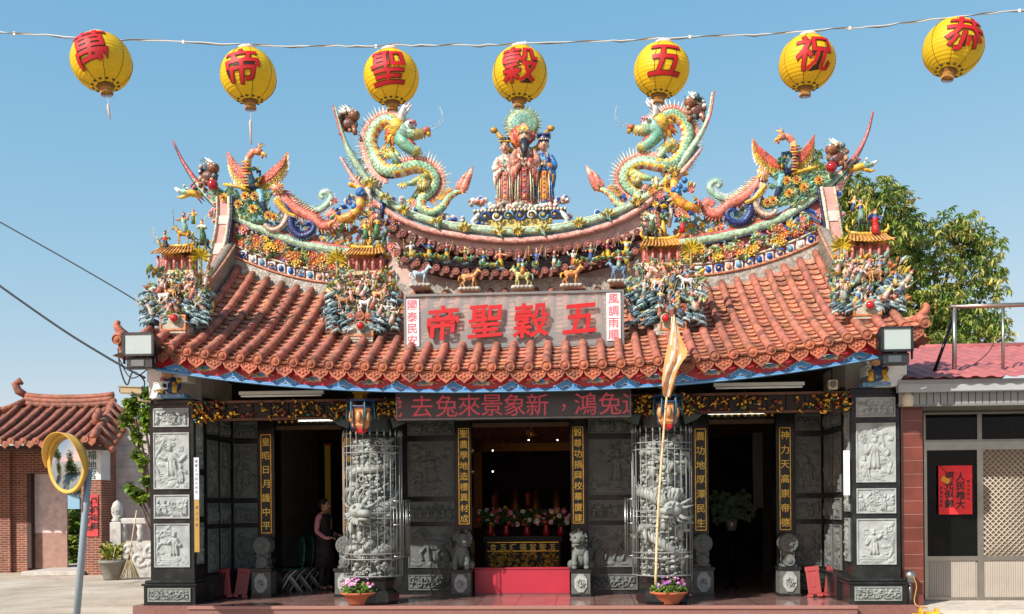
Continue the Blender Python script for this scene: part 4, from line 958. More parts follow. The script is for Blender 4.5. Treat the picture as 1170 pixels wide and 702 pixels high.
def cctv(px_, py_, y, rz, lab, c, fr_pt=None, L=.30):
    p = tp(px_, py_, y); th = thing('security_camera', lab, 'camera', tuple(p), rz)
    b = MB(); b.box((-.05, -L, -.05), (.05, 0, .05), c, 'painted', bev=.012); b.box((-.06, -L - .04, .05), (.06, 0, .06), c, 'painted'); part('camera_body', b, th)
    b = MB(); b.lathe([(.03, 0), (.035, .012), (.015, .008)], (0, -L, 0), 10, (.01, .01, .012), 'gloss', True, Matrix.Rotation(PI / 2, 3, 'X')); part('camera_lens', b, th)
    b = MB(); b.tube([(0, -.06, -.05), (0, -.03, -.14), (0, .14, -.16)], .018, 6, c, 'painted'); part('mount', b, th)
cctv(178, 443, -.28, R(48), 'white bullet security camera pointing right above the left stone pilaster', C(236, 236, 232, .85))
cctv(161, 447, -.15, R(-60), 'cream bullet security camera pointing left beyond the left stone pilaster', C(226, 206, 160, .85))
def rock_figure_cap(px_, py_, lab):
    p = tp(px_, py_, -.2); rr = random.Random(int(px_)); th = thing('porcelain_lion', lab, 'figurine', (p.x, -.2, 3.48), group='porcelain figures on the stone pilasters')
    b = MB(); b.M = Matrix.Translation((0, -.30, 0)); b.box((p.x - .2, .06, 3.483), (p.x + .2, .32, 3.54), C(120, 170, 210, .8), 'ceramic', bev=.01)
    part('plinth', b, th)
    b = MB(); b.M = Matrix.Translation((0, -.30, 0)); b.ball((p.x, .1, 3.68), (.15, .11, .14), C(40, 80, 140, .8)); b.ball((p.x - .03, .0, 3.86), (.10, .1, .10), C(206, 150, 110, .8)); b.tube([(p.x - .1, .0, 3.7), (p.x - .12, -.06, 3.55)], .04, 6, YEL); b.tube([(p.x + .08, .0, 3.7), (p.x + .1, -.06, 3.55)], .04, 6, YEL)
    for k in range(14):
        a = rr.uniform(0, 6.28); b.ball((p.x + .13 * math.cos(a), .04, 3.78 + .15 * math.sin(a)), rr.uniform(.025, .05), rr.choice((NAVY, YEL, ROSE, MINT, WHITE, MAROON)), seg=6, rings=4)
    part('lion_body', b, th)
rock_figure_cap(197, 445, 'small blue and yellow porcelain lion on top of the left stone pilaster')
rock_figure_cap(1001, 432, 'small blue and yellow porcelain lion on top of the right stone pilaster')
def tube_lamp(a, c, y, lit, lab):
    p = tp(*a, y); q = tp(*c, y); z = (p.z + q.z) / 2; th = thing('tube_lamp', lab, 'lamp', (p.x, y, z), group='fluorescent tube lamps of the porch')
    b = MB(); b.box((p.x - .03, y, z + .02), (q.x + .03, y + .07, z + .07), C(214, 214, 208, .8), 'painted'); part('fitting', b, th)
    b = MB(); b.tube([(p.x, y + .02, z), (q.x, y + .02, z)], .017, 8, C(230, 232, 230, .85), 'tube_lit' if lit else 'plain'); part('tube', b, th)
tube_lamp((341, 480), (387, 480), YW - .12, True, 'short lit fluorescent tube over the left side doorway')
tube_lamp((808, 473), (873, 471), YW - .12, True, 'lit fluorescent tube over the right side doorway')
tube_lamp((275, 451), (367, 453), -.12, False, 'unlit fluorescent tube under the left half of the eave')
tube_lamp((818, 447), (917, 438), -.12, False, 'unlit fluorescent tube under the right half of the eave')
p = tp(951, 440, -.05); b = MB(); b.box((p.x - .065, -.1, p.z - .075), (p.x + .065, 0, p.z + .075), C(206, 196, 170, .8), 'painted', bev=.01); b.lathe([(.05, 0), (.05, .012), (.03, .008)], (p.x, -.1, p.z), 12, C(120, 112, 96, .7), 'painted', True, Matrix.Rotation(PI / 2, 3, 'X'))
b.tube([(p.x, -.02, p.z + .07), (p.x, -.02, p.z + .25)], .012, 5, DARKER, 'cable'); single('speaker', b, 'small cream box loudspeaker hanging under the right end of the eave', 'loudspeaker', (p.x, -.05, p.z))
# notice strips on the inner pilaster edges
b = MB(); p = tp(224.5, 523, -.02); q = tp(224.5, 571, -.02); r_ = tp(224.5, 631, -.02)
b.box((p.x - .04, -.03, q.z), (p.x + .04, -.018, p.z), C(206, 210, 220, .85), 'plain'); b.box((p.x - .04, -.03, r_.z), (p.x + .04, -.018, q.z - .005), C(176, 140, 60, .8), 'plain')
for i, ch in enumerate('農曆正月初九祈安禮斗法會'): put_glyph(b, ch, (p.x, -.031, p.z - .06 - i * (.068 if i < 8 else .09)), .05, C(60, 70, 110, .7), 'plain', .0, .01)
single('notice_strip', b, 'narrow white and gold vertical notice strip beside the left stone pilaster', 'notice', tuple(q))
b = MB(); p = tp(967, 515, -.02); q = tp(967, 566, -.02); b.box((p.x - .045, -.03, q.z), (p.x + .045, -.018, p.z), C(232, 234, 236, .85), 'plain'); single('notice_strip', b, 'narrow plain white vertical notice strip beside the right stone pilaster', 'notice', tuple(q))

# ---- guardian lions and drum stones by the doors
def stone_pedestal(b, x, y, w, z0, z1, c=C(176, 182, 178, .76)):
    b.box((x - w, y - w, z0), (x + w, y + w, z1), C(112, 118, 114, .62), 'stone', bev=.012); b.box((x - w - .015, y - w - .015, z0), (x + w + .015, y + w, z0 + .05), DARK, 'polished'); b.box((x - w - .02, y - w - .02, z1 - .05), (x + w + .02, y + w, z1), DARK, 'polished')
    out = [(x + w * .72 * math.cos(PI / 8 + k * PI / 4), (z0 + z1) / 2 + (z1 - z0) * .36 * math.sin(PI / 8 + k * PI / 4)) for k in range(8)]; b.prism(out, y - w - .02, y - w + .01, c, 'stone')
    rosette(b, (x, y - w - .015, (z0 + z1) / 2), w * .5, c, c, random.Random(1))
def guardian_lion(x, d, lab):
    y = YW - .30; rr = random.Random(d + 5); th = thing('stone_lion', lab, 'statue', (x, y, FZ), group='stone guardian lions at the central doorway'); c = C(122, 130, 124, .72)
    b = MB(); stone_pedestal(b, x, y, .155, FZ, .73); pd = part('pedestal', b, th)
    for f in pd.data.materials: pass
    b = MB()
    b.ball((x, y + .02, .94), (.13, .14, .2), c, 'stone', 12, 8); b.ball((x, y + .08, .84), (.16, .14, .13), c, 'stone', 12, 7); b.ball((x, y - .05, 1.03), (.12, .1, .13), c, 'stone', 10, 6)
    h = Vector((x + d * .03, y - .08, 1.22)); b.ball(h, (.125, .12, .115), c, 'stone', 12, 8); b.ball(h + Vector((d * .03, -.1, -.03)), (.075, .06, .05), c, 'stone'); b.ball(h + Vector((d * .03, -.09, -.085)), (.065, .05, .025), c, 'stone')
    for e in (-1, 1):
        b.ball(h + Vector((e * .05 + d * .02, -.105, .035)), .024, c, 'stone', 6, 4); b.ball(h + Vector((e * .11, .01, .07)), (.03, .03, .045), c, 'stone', 6, 4)
        b.tube([(x + e * .08, y - .06, 1.02), (x + e * .10, y - .12, .88), (x + e * .10, y - .13, .76)], [.055, .045, .045], 8, c, 'stone'); b.ball((x + e * .10, y - .15, .76), (.05, .06, .035), c, 'stone')
        b.ball((x + e * .15, y + .02, .80), (.07, .11, .08), c, 'stone', 8, 5)
    for k in range(46):
        a = rr.uniform(0, 2 * PI); q = rr.uniform(.09, .15); b.ball(h + Vector((q * math.cos(a), .03 + rr.uniform(-.06, .06), q * math.sin(a) * 1.05)), rr.uniform(.022, .034), c, 'stone', 6, 4)
    b.ball((x + d * .1, y - .15, .82), .055, c, 'stone', 8, 6); b.tube([(x - d * .1, y + .12, .8), (x - d * .16, y + .16, 1.0), (x - d * .1, y + .14, 1.14)], [.04, .055, .02], 6, c, 'stone')
    part('lion_body', b, th)
guardian_lion(-.985, 1, 'grey stone guardian lion on a pedestal at the left side of the central doorway'); guardian_lion(.985, -1, 'grey stone guardian lion on a pedestal at the right side of the central doorway')
def drum_stone(x, lab):
    y = YW - .30; th = thing('drum_stone', lab, 'door stone', (x, y, FZ), group='carved drum stones at the side doorways'); c = C(120, 126, 122, .7)
    b = MB(); stone_pedestal(b, x, y, .16, FZ, .76); part('pedestal', b, th)
    b = MB()
    for z, r in ((.86, .10), (1.14, .155)):
        b.lathe([(r * .9, -.14), (r, -.12), (r, .12), (r * .9, .14), (r * .5, .14), (r * .45, .16), (.01, .17)], (x, y, z), 18, c, 'stone', False, Matrix.Rotation(PI / 2, 3, 'X'))
    b.box((x - .12, y - .1, .76), (x + .12, y + .1, .80), c, 'stone'); b.box((x - .1, y - .08, .93), (x + .1, y + .08, 1.02), c, 'stone')
    for k in range(12): b.ball((x + .115 * math.cos(k * PI / 6), y - .14, 1.14 + .115 * math.sin(k * PI / 6)), .016, c, 'stone', 5, 3)
    rosette(b, (x, y - .15, 1.14), .07, c, c, random.Random(2)); part('drum', b, th)
for x, l in ((-4.34, 'grey carved drum stone at the left jamb of the left side doorway'), (-2.93, 'grey carved drum stone half hidden behind the left caged column'), (2.97, 'grey carved drum stone just right of the right caged column'), (4.34, 'grey carved drum stone at the right jamb of the right side doorway')): drum_stone(x, l)
b = MB(); b.box((-.80, YW - .02, FZ), (.80, YW + .06, .735), C(206, 50, 72, .62), 'painted', bev=.012); b.box((-.80, YW - .035, .70), (.80, YW + .07, .74), C(190, 50, 74, .62), 'painted', bev=.01); b.box((-.8, YW - .03, FZ), (.8, YW + .02, .31), C(150, 60, 70, .6), 'painted')
single('door_barrier', b, 'low crimson painted threshold board across the central doorway', 'threshold', (0, YW, FZ))

# ---- altar inside
ya = 3.1
al = thing('altar_table', 'black altar table with gilt carved front behind the crimson threshold', 'altar', (0, ya, FZ))
p0 = tp(553, 655, ya); p1 = tp(642, 608, ya)
b = MB(); b.box((p0.x, ya, 1.12), (p1.x, ya + .9, 1.22), (.012, .012, .012), 'wood'); b.box((p0.x + .03, ya + .05, FZ), (p1.x - .03, ya + .85, 1.12), (.012, .012, .012), 'wood'); part('table_body', b, al)
b = MB(); rr = random.Random(6); xw = (p1.x - p0.x)
for k in range(230):
    x = p0.x + .1 + (xw - .2) * rr.random(); z = rr.uniform(.62, .92); leafy(b, (x, ya + .045, z), rr.uniform(.04, .09), rr.uniform(0, 6.3), var(C(230, 180, 80, .95), rr), rr, .35, .03)
for z in (.60, .94, 1.10): b.box((p0.x + .06, ya + .03, z), (p1.x - .06, ya + .05, z + .012), GOLD, 'gold')
for i, ch in enumerate('會五護福宮聖五'): put_glyph(b, ch, (p0.x + xw * (.12 + .76 * i / 6), ya + .045, 1.02), .13, C(240, 200, 100, .95), 'plain', .02, .03)
part('gilt_front', b, al)
def bouquet(x, y, z, seed, lab):
    rr = random.Random(seed); th = thing('flower_vase', lab, 'flowers', (x, y, z), group='vases of flowers on the altar table')
    b = MB(); b.lathe([(.05, z), (.07, z + .04), (.05, z + .16), (.065, z + .2)], (x, y, 0), 10, C(170, 30, 50, .8), 'gloss'); part('vase', b, th)
    b = MB()
    for k in range(60): leafy(b, (x + rr.uniform(-.16, .16), y + rr.uniform(-.12, .06), z + .18 + rr.uniform(0, .26)), rr.uniform(.06, .14), rr.uniform(.2, 2.9), var(C(70, 110, 60, .7), rr), rr)
    part('foliage', b, th)
    for k in range(13):
        b = MB(); c = rr.choice((C(230, 190, 200, .9), C(226, 120, 160, .9), C(236, 226, 210, .9), C(220, 170, 70, .9), C(180, 40, 50, .9)))
        rosette(b, (x + rr.uniform(-.2, .2), y - .1 + rr.uniform(-.05, .08), z + .2 + rr.uniform(0, .32)), rr.uniform(.035, .055), c, YEL, rr); part('flower', b, th)
for i, (px_, l) in enumerate(((560, 'leftmost flower vase with pink and white blooms on the altar'), (578, 'second flower vase from the left on the altar'), (602, 'tallest central flower vase in front of the altar lamp'), (624, 'second flower vase from the right on the altar'), (641, 'rightmost flower vase with mixed blooms on the altar'))):
    q = tp(px_, 605, ya + .2); bouquet(q.x, ya + .25, 1.22, 60 + i, l)
for px_, py_, l in ((564, 574, 'red altar lamp left of centre above the flowers'), (603, 571, 'red altar lamp at centre above the flowers')):
    q = tp(px_, py_, ya + .6); b = MB(); b.lathe([(.05, -.14), (.06, -.1), (.06, .1), (.05, .14)], (q.x, ya + .6, q.z), 10, C(150, 40, 34, .7), 'silk'); b.tube([(q.x, ya + .6, 1.22), (q.x, ya + .6, q.z - .1)], .015, 6, GOLD, 'gold'); b.lathe([(.08, 1.222), (.03, 1.25)], (q.x, ya + .6, 0), 10, GOLD, 'gold')
    single('altar_lamp', b, l, 'lamp', (q.x, ya + .6, 1.22), 'red lamps on the altar')
for px_, py_, l in ((563, 515, 'upper of two tiny white lights inside the left of the central doorway'), (563, 539, 'lower of two tiny white lights inside the left of the central doorway'), (604, 503, 'tiny white light left of the gilt ornament inside the central doorway'), (637, 503, 'tiny white light right of the gilt ornament inside the central doorway')):
    q = tp(px_, py_, 3.6); b = MB(); b.ball(q, .014, (1, 1, 1), 'spark', 8, 6); b.tube([q + Vector((0, .02, 0)), q + Vector((0, .05, 0)), (q.x, 3.7, 3.9)], .006, 4, DARKER, 'cable'); single('ceiling_spot', b, l, 'light', tuple(q), 'tiny lights in the dark hall')
q = tp(607, 496, 3.0); b = MB(); rr = random.Random(4)
for k in range(16): leafy(b, (q.x, 3.0, q.z), rr.uniform(.06, .12), k * .4, C(200, 110, 70, .8), rr)
b.ball(q, .05, GOLD, 'gold'); b.tube([q, (q.x, 3.0, 3.92)], .01, 5, GOLD, 'gold'); single('hanging_ornament', b, 'gilt hanging ornament at the top inside the central doorway', 'ornament', tuple(q))
# back altar shrine, dim
b = MB(); b.box((-1.4, 6.6, FZ), (1.4, 7.3, 1.3), C(60, 24, 18, .6), 'wood'); b.box((-1.5, 6.9, 1.3), (-1.2, 7.3, 3.4), C(140, 90, 40, .6), 'gold'); b.box((1.2, 6.9, 1.3), (1.5, 7.3, 3.4), C(140, 90, 40, .6), 'gold'); b.box((-1.5, 6.9, 3.0), (1.5, 7.3, 3.4), C(140, 90, 40, .6), 'gold')
for k in range(5): b.lathe([(.16, 1.3), (.2, 1.5), (.12, 1.9), (.09, 2.1), (.02, 2.2)], (-.9 + k * .45, 6.95, 0), 10, C(170, 110, 50, .7), 'gold')
single('shrine', b, 'dim gilt shrine with seated images at the back of the hall', 'shrine', (0, 6.9, FZ))

# ---- red trestles
def red_trestle(px_, py_, d, lab):
    p = tp(px_, py_, 1.0); th = thing('red_trestle', lab, 'trestle', (p.x, 1.0, FZ), R(d), group='red wooden trestles leaning in the porch corners'); c = C(158, 22, 18, .62)
    for s, l in ((-1, 'leaf'), (1, 'leaf')):
        b = MB(); Rr = Matrix.Rotation(s * .16, 3, 'Y')
        def bx(a, q): 
            b.box(a, q, var(c, random.Random(s + 3), .1), 'painted', bev=.006)
        b.M = Matrix.Translation((s * .11, s * .04, 0)) @ Matrix.Rotation(R(s * 7), 4, 'Y') @ Matrix.Rotation(R(-12), 4, 'X')
        bx((-.10, -.02, .06), (-.05, .02, .5)); bx((.05, -.02, .06), (.10, .02, .5)); bx((-.11, -.025, .42), (.11, .03, .50)); bx((-.055, -.012, .05), (.055, .004, .44)); bx((-.03, -.02, .16), (.03, -.01, .34)); bx((-.12, -.05, 0), (-.03, .07, .06)); bx((.03, -.05, 0), (.12, .07, .06))
        part('leaf', b, th)
red_trestle(266, 665, 8, 'folded red wooden trestle in the left corner of the porch'); red_trestle(940, 664, -14, 'folded red wooden trestle in the right corner of the porch')

# ---- flower bowls
def flower_bowl(px_, py_, seed, lab):
    y = -.12; p = tp(px_, py_, y); rr = random.Random(seed); th = thing('flower_bowl', lab, 'potted flowers', (p.x, y, FZ), group='bowls of pink flowers in front of the columns'); x = p.x; z = FZ + .008
    b = MB(); b.lathe([(.15, z), (.16, z + .02), (.25, z + .15), (.285, z + .16), (.29, z + .19), (.265, z + .19), (.25, z + .15)], (x, y, 0), 28, C(186, 100, 66, .75), 'matte'); part('bowl', b, th)
    b = MB(); b.lathe([(.25, z + .155), (.05, z + .17), (.01, z + .17)], (x, y, 0), 16, C(60, 44, 32, .6), 'matte'); part('soil', b, th)
    b = MB()
    for k in range(420):
        a = rr.uniform(0, 2 * PI); r = .26 * rr.random() ** .5; h = .16 * (1 - (r / .3) ** 2) + rr.uniform(0, .05)
        leafy(b, (x + r * math.cos(a), y + r * math.sin(a), z + .17 + h * rr.random()), rr.uniform(.03, .06), rr.uniform(.1, 3.0), var(C(112, 146, 60, .75), rr, .25), rr, .4, rr.uniform(-.03, .05))
    part('leaves', b, th)
    for k in range(34):
        b = MB(); a = rr.uniform(0, 2 * PI); r = .25 * rr.random() ** .5; h = .17 * (1 - (r / .3) ** 2) + .02
        q = (x + r * math.cos(a) - (.04 if rr.random() < .6 else -.02), y + r * math.sin(a), z + .18 + h + rr.uniform(0, .05))
        rosette(b, q, rr.uniform(.026, .042), var(rr.choice((C(206, 120, 200, .9), C(222, 150, 206, .9), C(176, 90, 190, .9), C(226, 110, 150, .9), C(226, 190, 226, .9))), rr, .08), C(236, 220, 150, .9), rr, 6, (rr.uniform(-.4, .4), -1, rr.uniform(.3, 1.2))); part('flower', b, th)
flower_bowl(411, 690, 1, 'terracotta bowl of pink and purple flowers in front of the left caged column'); flower_bowl(764, 692, 2, 'terracotta bowl of pink and purple flowers at the foot of the bamboo pole')

# ---- bamboo pole with faded flag
pts = [tp(749, 668, -.62), tp(752, 585, -.66), tp(759, 485, -.8), tp(765, 420, -1.0), tp(768, 362, -1.1)]; pts[0].z = max(pts[0].z, FZ + .0)
fp = thing('bamboo_flag', 'faded orange and white triangular flag on a leaning bamboo pole by the right column', 'flag', tuple(pts[0]))
b = MB(); P = cr(pts, 26); b.tube(P, [.019 - .006 * i / 25 for i in range(26)], 8, C(226, 196, 150, .85), 'wood')
for i in range(2, 26, 3): b.tube([P[i] - Vector((0, 0, .008)), P[i] + Vector((0, 0, .008))], .022 - .006 * i / 25, 8, C(196, 160, 112, .8), 'wood')
part('pole', b, fp)
b = MB(); top = tp(768.5, 360, -1.12); N = 16; rows = []
L_ = [tp(769, 360, -1.12), tp(765, 385, -1.12), tp(759, 415, -1.10), tp(756, 437, -1.08), tp(757, 452, -1.08)]; R_ = [tp(771, 360, -1.12), tp(778, 385, -1.2), tp(785, 404, -1.22), tp(776, 420, -1.2), tp(766, 455, -1.1)]
la = cr(L_, N); ra = cr(R_, N); cs = []; rr = random.Random(12)
for i in range(N):
    row = []
    for j in range(9):
        f = j / 8; p = la[i].lerp(ra[i], f); p.y += .07 * math.sin(f * 8 + i * .35) * (.3 + i / N); row.append(tuple(p))
    rows.append(row)
b.grid(rows, C(238, 222, 196, .9), 'silk')
fcs = [C(236, 226, 206, .9) if (1 <= j <= 5 and (i + j * 2) % 7 > 2) else var(C(232, 170, 110, .9), rr, .08) for i in range(N - 1) for j in range(8)]; b.c = fcs
part('flag_cloth', b, fp)

# ---- waiting chairs and the visitor inside the left doorway
G = C(40, 96, 74, .8)
for k in range(4):
    y = 2.15 + k * .42; x = tp(330 + 11 * k, 600, y).x; th = thing('waiting_chair', ('nearest green plastic waiting chair inside the left doorway', 'second green plastic waiting chair from the doorway', 'third green plastic waiting chair from the doorway', 'farthest green plastic waiting chair beside the visitor')[k], 'chair', (x, y, FZ), R(-62), group='green plastic waiting chairs inside the left doorway')
    b = MB(); b.M = None; b.grid([[(-.21, .2, .5), (-.1, .2, .47), (0, .2, .46), (.1, .2, .47), (.21, .2, .5)], [(-.21, 0, .47), (-.1, 0, .44), (0, 0, .43), (.1, 0, .44), (.21, 0, .47)], [(-.21, -.22, .47), (-.1, -.22, .44), (0, -.22, .43), (.1, -.22, .44), (.21, -.22, .47)]], G, 'gloss'); b.box((-.2, -.21, .40), (.2, .2, .425), G, 'gloss', bev=.01); part('seat', b, th)
    b = MB(); b.prism([(.25 * math.cos(a) * (.8 if math.sin(a) < 0 else 1), .72 + .29 * math.sin(a)) for a in [2 * PI * i / 20 for i in range(20)]], .21, .235, G, 'gloss'); part('backrest', b, th)
    for sx_ in (-1, 1):
        b = MB(); b.tube([(sx_ * .16, .1, .40), (sx_ * .16, -.02, .30), (sx_ * .16, -.2, 0)], .02, 6, C(206, 208, 206, .8), 'painted'); part('leg', b, th)
        b = MB(); b.tube([(sx_ * .16, -.02, .30), (sx_ * .16, .2, 0)], .02, 6, C(206, 208, 206, .8), 'painted'); part('leg', b, th)
# visitor
def visitor():
    p = tp(371, 664, 2.6); base = Vector((p.x, 2.6, FZ)); th = thing('person', 'woman in a dark apron and pink sleeves standing inside the left doorway', 'person', tuple(base), R(70))
    # joints: (pos, radius)
    J = [((0, 0, .86), .125), ((0, .01, 1.05), .115), ((0, 0, 1.24), .14), ((0, .01, 1.36), .085), ((0, -.01, 1.43), .05)]
    E_ = [(0, 1), (1, 2), (2, 3), (3, 4)]
    def limb(root, seq):
        k = root
        for q in seq: J.append(q); E_.append((k, len(J) - 1)); k = len(J) - 1
    for s in (-1, 1):
        limb(0, [((s * .085, 0, .76), .10), ((s * .09, -.02, .45), .066), ((s * .09, .02, .09), .045), ((s * .095, -.11, .035), .036)])
    limb(3, [((.17, .01, 1.31), .062), ((.21, .02, 1.06), .047), ((.16, -.17, .98), .036), ((.12, -.25, .99), .03)])
    limb(3, [((-.17, .01, 1.31), .062), ((-.21, .02, 1.06), .047), ((-.16, -.15, .94), .036), ((-.11, -.22, .95), .03)])
    me = bpy.data.meshes.new('body'); me.from_pydata([j[0] for j in J], E_, []); o = bpy.data.objects.new('body', me); COL.objects.link(o)
    md = o.modifiers.new('skin', 'SKIN'); 
    for i, v in enumerate(me.skin_vertices[0].data): v.radius = (J[i][1], J[i][1] * (.78 if i < 3 else 1)); v.use_root = (i == 0)
    o.modifiers.new('ss', 'SUBSURF').render_levels = 2; o.modifiers['ss'].levels = 2
    dg = bpy.context.evaluated_depsgraph_get(); dg.update(); em = bpy.data.meshes.new_from_object(o.evaluated_get(dg)); bpy.data.objects.remove(o)
    b = MB(); vs_ = [v.co.copy() for v in em.vertices]; fs = [tuple(q.vertices) for q in em.polygons]; cs = []
    for f in fs:
        c = sum((vs_[i] for i in f), Vector()) / len(f)
        if abs(c.x) > .135 and c.z > .9: cc = C(226, 150, 165, .85) if c.y > -.2 else C(206, 156, 130, .8)
        elif c.z > 1.38: cc = C(206, 156, 130, .8)
        elif c.z > .07: cc = C(46, 40, 44, .7)
        else: cc = C(190, 130, 140, .8)
        cs.append(cc)
    b.add(vs_, fs, cs, 'matte', True)
    h = Vector((0, -.02, 1.53)); b.ball(h, (.078, .095, .115), C(206, 156, 130, .8), 'matte', 14, 10); b.ball(h + Vector((0, -.1, -.005)), (.016, .025, .025), C(206, 150, 125, .8), 'matte')
    for s in (-1, 1): b.ball(h + Vector((s * .03, -.083, .015)), .011, (.02, .02, .02), 'gloss', 6, 4); b.ball(h + Vector((s * .08, 0, 0)), (.015, .025, .032), C(206, 150, 125, .8), 'matte', 6, 4)
    b.ball(h + Vector((0, -.09, -.05)), (.022, .01, .008), C(170, 80, 80, .8), 'matte', 6, 4)
    for s, (hx, hy, hz_) in ((1, (.12, -.26, .99)), (-1, (-.11, -.23, .95))):
        b.ball((hx, hy, hz_), (.035, .045, .02), C(206, 156, 130, .8), 'matte')
        for k in range(4): b.tube([(hx - .025 + k * .017, hy - .03, hz_), (hx - .028 + k * .018, hy - .075 + abs(k - 1.4) * .008, hz_ - .012), (hx - .028 + k * .018, hy - .095 + abs(k - 1.4) * .01, hz_ - .035)], [.0095, .009, .006], 6, C(206, 156, 130, .8), 'matte')
        b.tube([(hx - s * .03, hy, hz_), (hx - s * .055, hy - .03, hz_ - .005), (hx - s * .05, hy - .06, hz_ - .01)], [.011, .01, .007], 6, C(206, 156, 130, .8), 'matte')
    part('body', b, th)
    b = MB(); b.ball(h + Vector((0, .022, .03)), (.092, .098, .112), (.012, .011, .012), 'matte', 14, 10); b.ball(h + Vector((0, .1, .02)), (.05, .05, .06), (.012, .011, .012), 'matte'); part('hair', b, th)
    b = MB(); b.lathe([(.19, .42), (.175, .7), (.155, .95), (.16, 1.1)], (0, 0, 0), 16, C(40, 34, 40, .7), 'matte', True, None, lambda a, hh: 1 + .05 * math.sin(5 * a)); part('apron', b, th)
visitor()
# yellow banner strip deeper in the left doorway, pale scroll in the right doorway, plant stand
q0 = tp(374, 535, 4.2); b = MB(); b.box((q0.x - .05, 4.2, 1.55), (q0.x + .06, 4.23, 3.0), C(236, 200, 30, .9), 'silk'); b.box((q0.x - .07, 4.19, 3.0), (q0.x + .08, 4.24, 3.04), RED, 'wood'); b.tube([(q0.x, 4.22, 3.04), (q0.x, 4.22, 3.9)], .005, 4, DARKER, 'cable')
single('yellow_banner', b, 'narrow yellow banner hanging deep inside the left doorway', 'banner', (q0.x, 4.2, 1.55))
q0 = tp(866, 555, 3.6); b = MB(); b.box((q0.x - .09, 3.6, 1.7), (q0.x + .09, 3.62, 3.1), C(120, 116, 110, .7), 'silk'); b.tube([(q0.x, 3.61, 3.1), (q0.x, 3.61, 3.9)], .005, 4, DARKER, 'cable'); b.tube([(q0.x - .1, 3.61, 1.7), (q0.x + .1, 3.61, 1.7)], .015, 6, DARKER, 'wood')
single('hanging_scroll', b, 'pale grey hanging scroll inside the right doorway', 'scroll', (q0.x, 3.6, 1.7))
q0 = tp(836, 640, 3.0); th = thing('plant_stand', 'potted plant on a thin stand in the dark right doorway', 'potted plant', (q0.x, 3.0, FZ)); b = MB(); b.tube([(q0.x, 3, FZ), (q0.x, 3, 1.3)], .02, 6, DARKER, 'metal'); b.lathe([(.18, FZ), (.03, FZ + .06)], (q0.x, 3, 0), 12, DARKER, 'metal'); part('stand', b, th)
b = MB(); b.lathe([(.08, 1.3), (.12, 1.5)], (q0.x, 3, 0), 12, C(120, 110, 100, .7), 'gloss'); part('pot', b, th); b = MB(); rr = random.Random(5)
for k in range(120): leafy(b, (q0.x + rr.uniform(-.3, .3), 3 + rr.uniform(-.2, .2), 1.5 + rr.uniform(0, .5)), rr.uniform(.1, .2), rr.uniform(0, 6), var(C(96, 120, 86, .7), rr), rr)
part('leaves', b, th)
